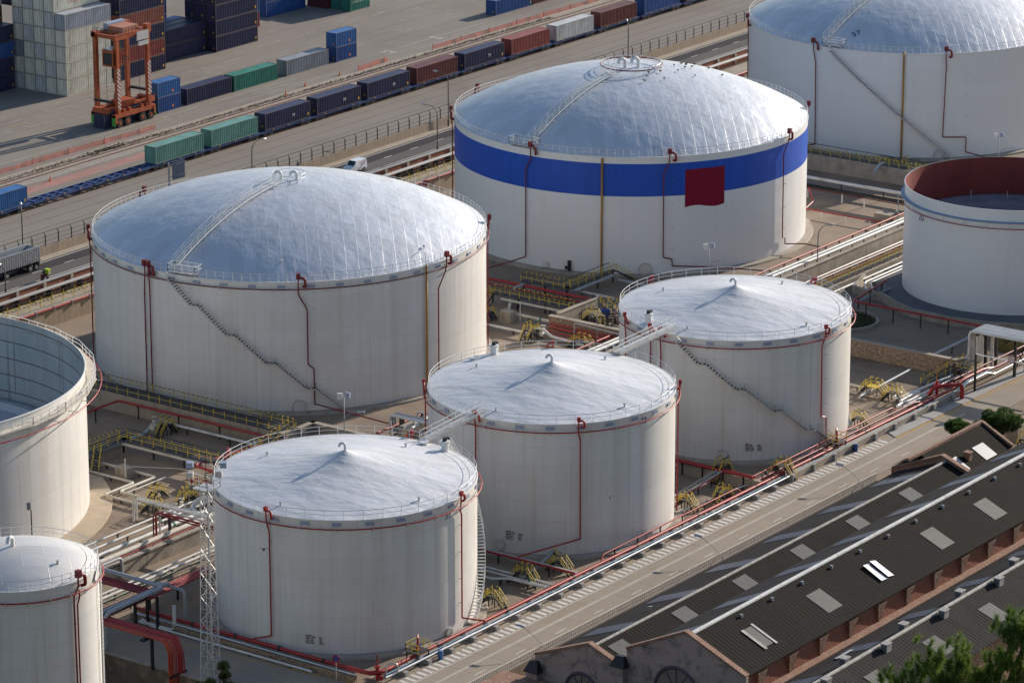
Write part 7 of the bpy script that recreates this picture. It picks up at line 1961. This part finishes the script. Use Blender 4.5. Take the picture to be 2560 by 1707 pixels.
round_pine('smaller round pine tree behind the brick annex, left one of two', 422.5, 233.6, 0, lobes(422.5, 233.6, 4.4, 1.9, .9, 9, 2, .95), 5200, 3)
round_pine('larger round pine tree behind the brick annex, right one of two', 426.3, 230.4, 0, lobes(426.3, 230.4, 4.9, 2.1, 1.3, 11, 5, 1.1), 6500, 6)
t = thing('equipment_box', 'tan equipment box with white pipes at the right edge beside the pines', 'equipment', (434, 232, 0))
MB().box(433.2, 231.2, 0, 435.6, 233.2, 2.2).build('cabinet', mat('tan_cabinet', (.42, .36, .27), .7), t)
for k in range(3): MB().tube([(429.5 + k * .6, 229.0, .7 + .2 * k), (438, 228.6 + .5 * k, .8 + .2 * k)], .14, 8).build('pipe_run', M_PIPEW, t, True)
stile('yellow railed platform beside the tan box at the right edge', 432.6, 229.6, 0, 'x', 1.6, 1.0, 1.2)
bundle('vertical_pipes', 'white stub pipes and red flanges right of the pine trees', [([(427.5 + .5 * k, 227.6, 0), (427.5 + .5 * k, 227.6, 1.4), (431 + .4 * k, 226.8, 1.4)], .16, M_PIPEW if k != 1 else M_RED) for k in range(3)])
# hillside below the viewpoint, and the pine branches that reach into the corner of the view
q = MB(); gx = 26
def hz(d): return 161.0 - 1.9 - d * .54 if d < 292 else -4.2
for i in range(gx):
    for j in range(gx):
        pass
fwd, rgt = Vector((.809, .588, 0)), Vector((.588, -.809, 0))
ds = [-60, -20, 0, 25, 50, 80, 110, 150, 200, 250, 300]
ws = [-260, -160, -80, -40, 0, 40, 80, 160, 260]
random.seed(9)
vs = [tuple(fwd * d + rgt * w + Vector((0, 0, min(hz(max(d, 0)), 160) + (random.uniform(-2.5, 0) if 0 < d < 300 else 0)))) for d in ds for w in ws]
q.add(vs, [(i * 9 + j, i * 9 + j + 1, (i + 1) * 9 + j + 1, (i + 1) * 9 + j) for i in range(len(ds) - 1) for j in range(8)])
struct(q, 'hillside', mat('scrub_hillside', (.07, .075, .035), .95, 0, .35, .3, bump=.6), True)
t = thing('pine_tree', 'bright green pine with long needles reaching into the lower right corner', 'tree', (65.9, 35.9, 118)); random.seed(31)
q = MB(); q.tube([(65.9, 35.9, 118), (66.0, 35.8, 126), (65.9, 35.9, 132.3)], .32, 8, r1=.14)
n = MB()
tips = [(65.40, 36.70, 133.98), (65.05, 37.10, 133.70), (65.75, 36.30, 134.12), (65.60, 36.45, 133.75), (66.05, 36.0, 133.72), (66.68, 35.48, 134.72), (66.66, 35.25, 134.40), (66.40, 35.50, 134.05), (66.75, 35.10, 134.78), (66.2, 35.7, 133.5), (64.75, 37.4, 133.35), (66.9, 34.9, 134.3), (66.95, 34.7, 135.0), (65.3, 36.6, 133.4), (66.55, 35.2, 133.7)]
for tip in tips:
    tp = Vector(tip); base = Vector((65.9, 35.9, 132.2)); q.tube([base, (base + tp) / 2 + Vector((0, 0, -.15)), tp], .05, 5, r1=.02)
    for _ in range(30):
        c = tp + Vector((random.gauss(0, .22), random.gauss(0, .22), random.gauss(-.05, .16)))
        up = (Vector((random.gauss(0, .35), random.gauss(0, .35), 1.0))).normalized()
        for _k in range(90):
            d = (up * random.uniform(.2, 1.2) + Vector((random.gauss(0, .5), random.gauss(0, .5), random.gauss(0, .35)))).normalized(); L = random.uniform(.10, .19)
            s = d.cross(Vector((random.gauss(0, 1), random.gauss(0, 1), random.gauss(0, 1)))).normalized() * .0085
            b = c + up * random.uniform(-.12, .12); n.add([b - s, b + s, b + d * L], [(0, 1, 2)])
q.build('trunk', M_BARK, t, True); n.build('crown', M_NEEDLE, t)
def yucca(label, x, y, z0, heads, seed):
    t = thing('yucca', label, 'yucca plant', (x, y, z0)); random.seed(seed); q, s = MB(), MB()
    for hx, hy, hz_, r in heads:
        s.tube([(x, y, z0), ((x + hx) / 2, (y + hy) / 2, (z0 + hz_) / 2), (hx, hy, hz_)], .12, 6)
        for _ in range(170):
            d = Vector((random.gauss(0, 1), random.gauss(0, 1), random.gauss(.35, .8))).normalized(); L = r * random.uniform(.7, 1.1); p = d.cross(Vector((0, 0, 1))).normalized() * .045
            c = Vector((hx, hy, hz_)); m_ = c + d * L * .55 + Vector((0, 0, .05)); q.add([c - p * .6, c + p * .6, m_ + p, c + d * L - Vector((0, 0, .12 * L)), m_ - p], [(0, 1, 2, 3, 4)])
    s.build('stem', M_BARK, t, True); q.build('leaves', M_YUC, t)
yucca('tall yucca with two spiky heads beside the lattice mast', 304.2, 260.9, -4, [(304.2, 260.9, 3.0, .95), (304.3, 260.8, 1.9, .9), (304.0, 259.9, .9, 1.0)], 4)
yucca('low spiky yucca at the foot of the lattice mast', 302.2, 261.2, -4, [(302.2, 261.2, 1.5, 1.0), (301.5, 262.4, 1.2, .8), (303.0, 260.6, .9, .9)], 5)
yucca('small yucca head poking up at the bottom edge right of the mast', 304.2, 254.4, -4, [(304.2, 254.4, 1.7, .8)], 6)
yucca('second small yucca head at the bottom edge under the side road', 304.3, 257.0, -4, [(304.3, 257.0, 1.2, .8), (304.3, 250.0, 1.4, .7)], 7)

# ---------------------------------------------------------------- birds
def bird(x, y, z, label, m, az, group=None, fly=False):
    t = thing('bird', label, 'bird', (x, y, z), group)
    e = Vector((math.cos(az), math.sin(az), 0)); s = Vector((-e.y, e.x, 0)); u = Vector((0, 0, 1)); c = Vector((x, y, z))
    q = MB(); k = .16 if not fly else 0
    prof = [(-.30, .02), (-.2, .06), (-.05, .12), (.08, .12), (.17, .07), (.22, .07), (.28, .06), (.34, .015)]
    n = 8; vs = []
    for a, r in prof:
        ctr = c + e * a + u * (k + .12 + max(0, a) * .35 + (.04 if a < -.15 else 0))
        vs += [ctr + (s * math.cos(2 * PI * j / n) + u * math.sin(2 * PI * j / n)) * r for j in range(n)]
    q.add(vs, [(i * n + j, i * n + (j + 1) % n, (i + 1) * n + (j + 1) % n, (i + 1) * n + j) for i in range(len(prof) - 1) for j in range(n)])
    q.build('body', m, t, True)
    w = MB()
    for sg in (-1, 1):
        if fly: w.add([c + e * .12 + u * .14, c - e * .12 + u * .14, c + s * sg * .35 - e * .02 + u * .34, c + s * sg * .62 - e * .16 + u * .22, c + s * sg * .35 + e * .12 + u * .34], [(0, 1, 2, 4), (4, 2, 3)])
        else: w.bar(c + s * sg * .04, c + s * sg * .04 + u * (k + .08), .02)
    w.build('wing' if fly else 'leg', m, t)
M_BIRD = mat('dark_bird_plumage', (.05, .05, .055), .8, 0, .3, 6); M_GULL = mat('pale_gull_plumage', (.55, .55, .56), .8, 0, .1, 6)
random.seed(17)
for x, y in ((498.6, 330.3), (501.5, 330.9), (503.1, 330.9), (504.5, 330.3), (501.1, 328.6), (499.1, 328.6), (495.9, 327.8), (496.3, 324.8), (495.1, 331.5), (494.7, 330.4), (492.8, 329.1), (490.9, 330.0), (489.2, 329.2), (487.2, 328.3), (504.5, 327.6), (502.3, 323.6), (501.5, 330.0), (490.2, 326.6)):
    z = cap_z(B_, 7.5, math.hypot(x - B_['x'], y - B_['y']))
    bird(x, y, z, 'small dark bird standing on the silver dome of the blue banded tank', M_BIRD, random.uniform(0, 6.28), 'birds on the dome')
bird(406.4, 308.1 + 2.2, cap_z(A_, 7.0, math.hypot(406.4 - A_['x'], 310.3 - A_['y'])), 'lone dark bird on the right side of the big front dome', M_BIRD, 1.0)
bird(342.7, 229.4, 4.95, 'white gull standing on the dark slope of the low warehouse roof', M_GULL, 2.6)
p = pol(T32, -122, T32['R'] + 3.0, 8.2); bird(*p, 'dark bird flying in front of the shell of the tank numbered 32', M_BIRD, .6, None, True)
p = pol(T33, -172, T33['R'] + 3.0, 13.2); bird(*p, 'dark bird flying close to the left side of the tank numbered 33', M_BIRD, .4, None, True)

cam.dof.use_dof = True
cam.dof.focus_distance = 480.0
cam.dof.aperture_fstop = 4.0
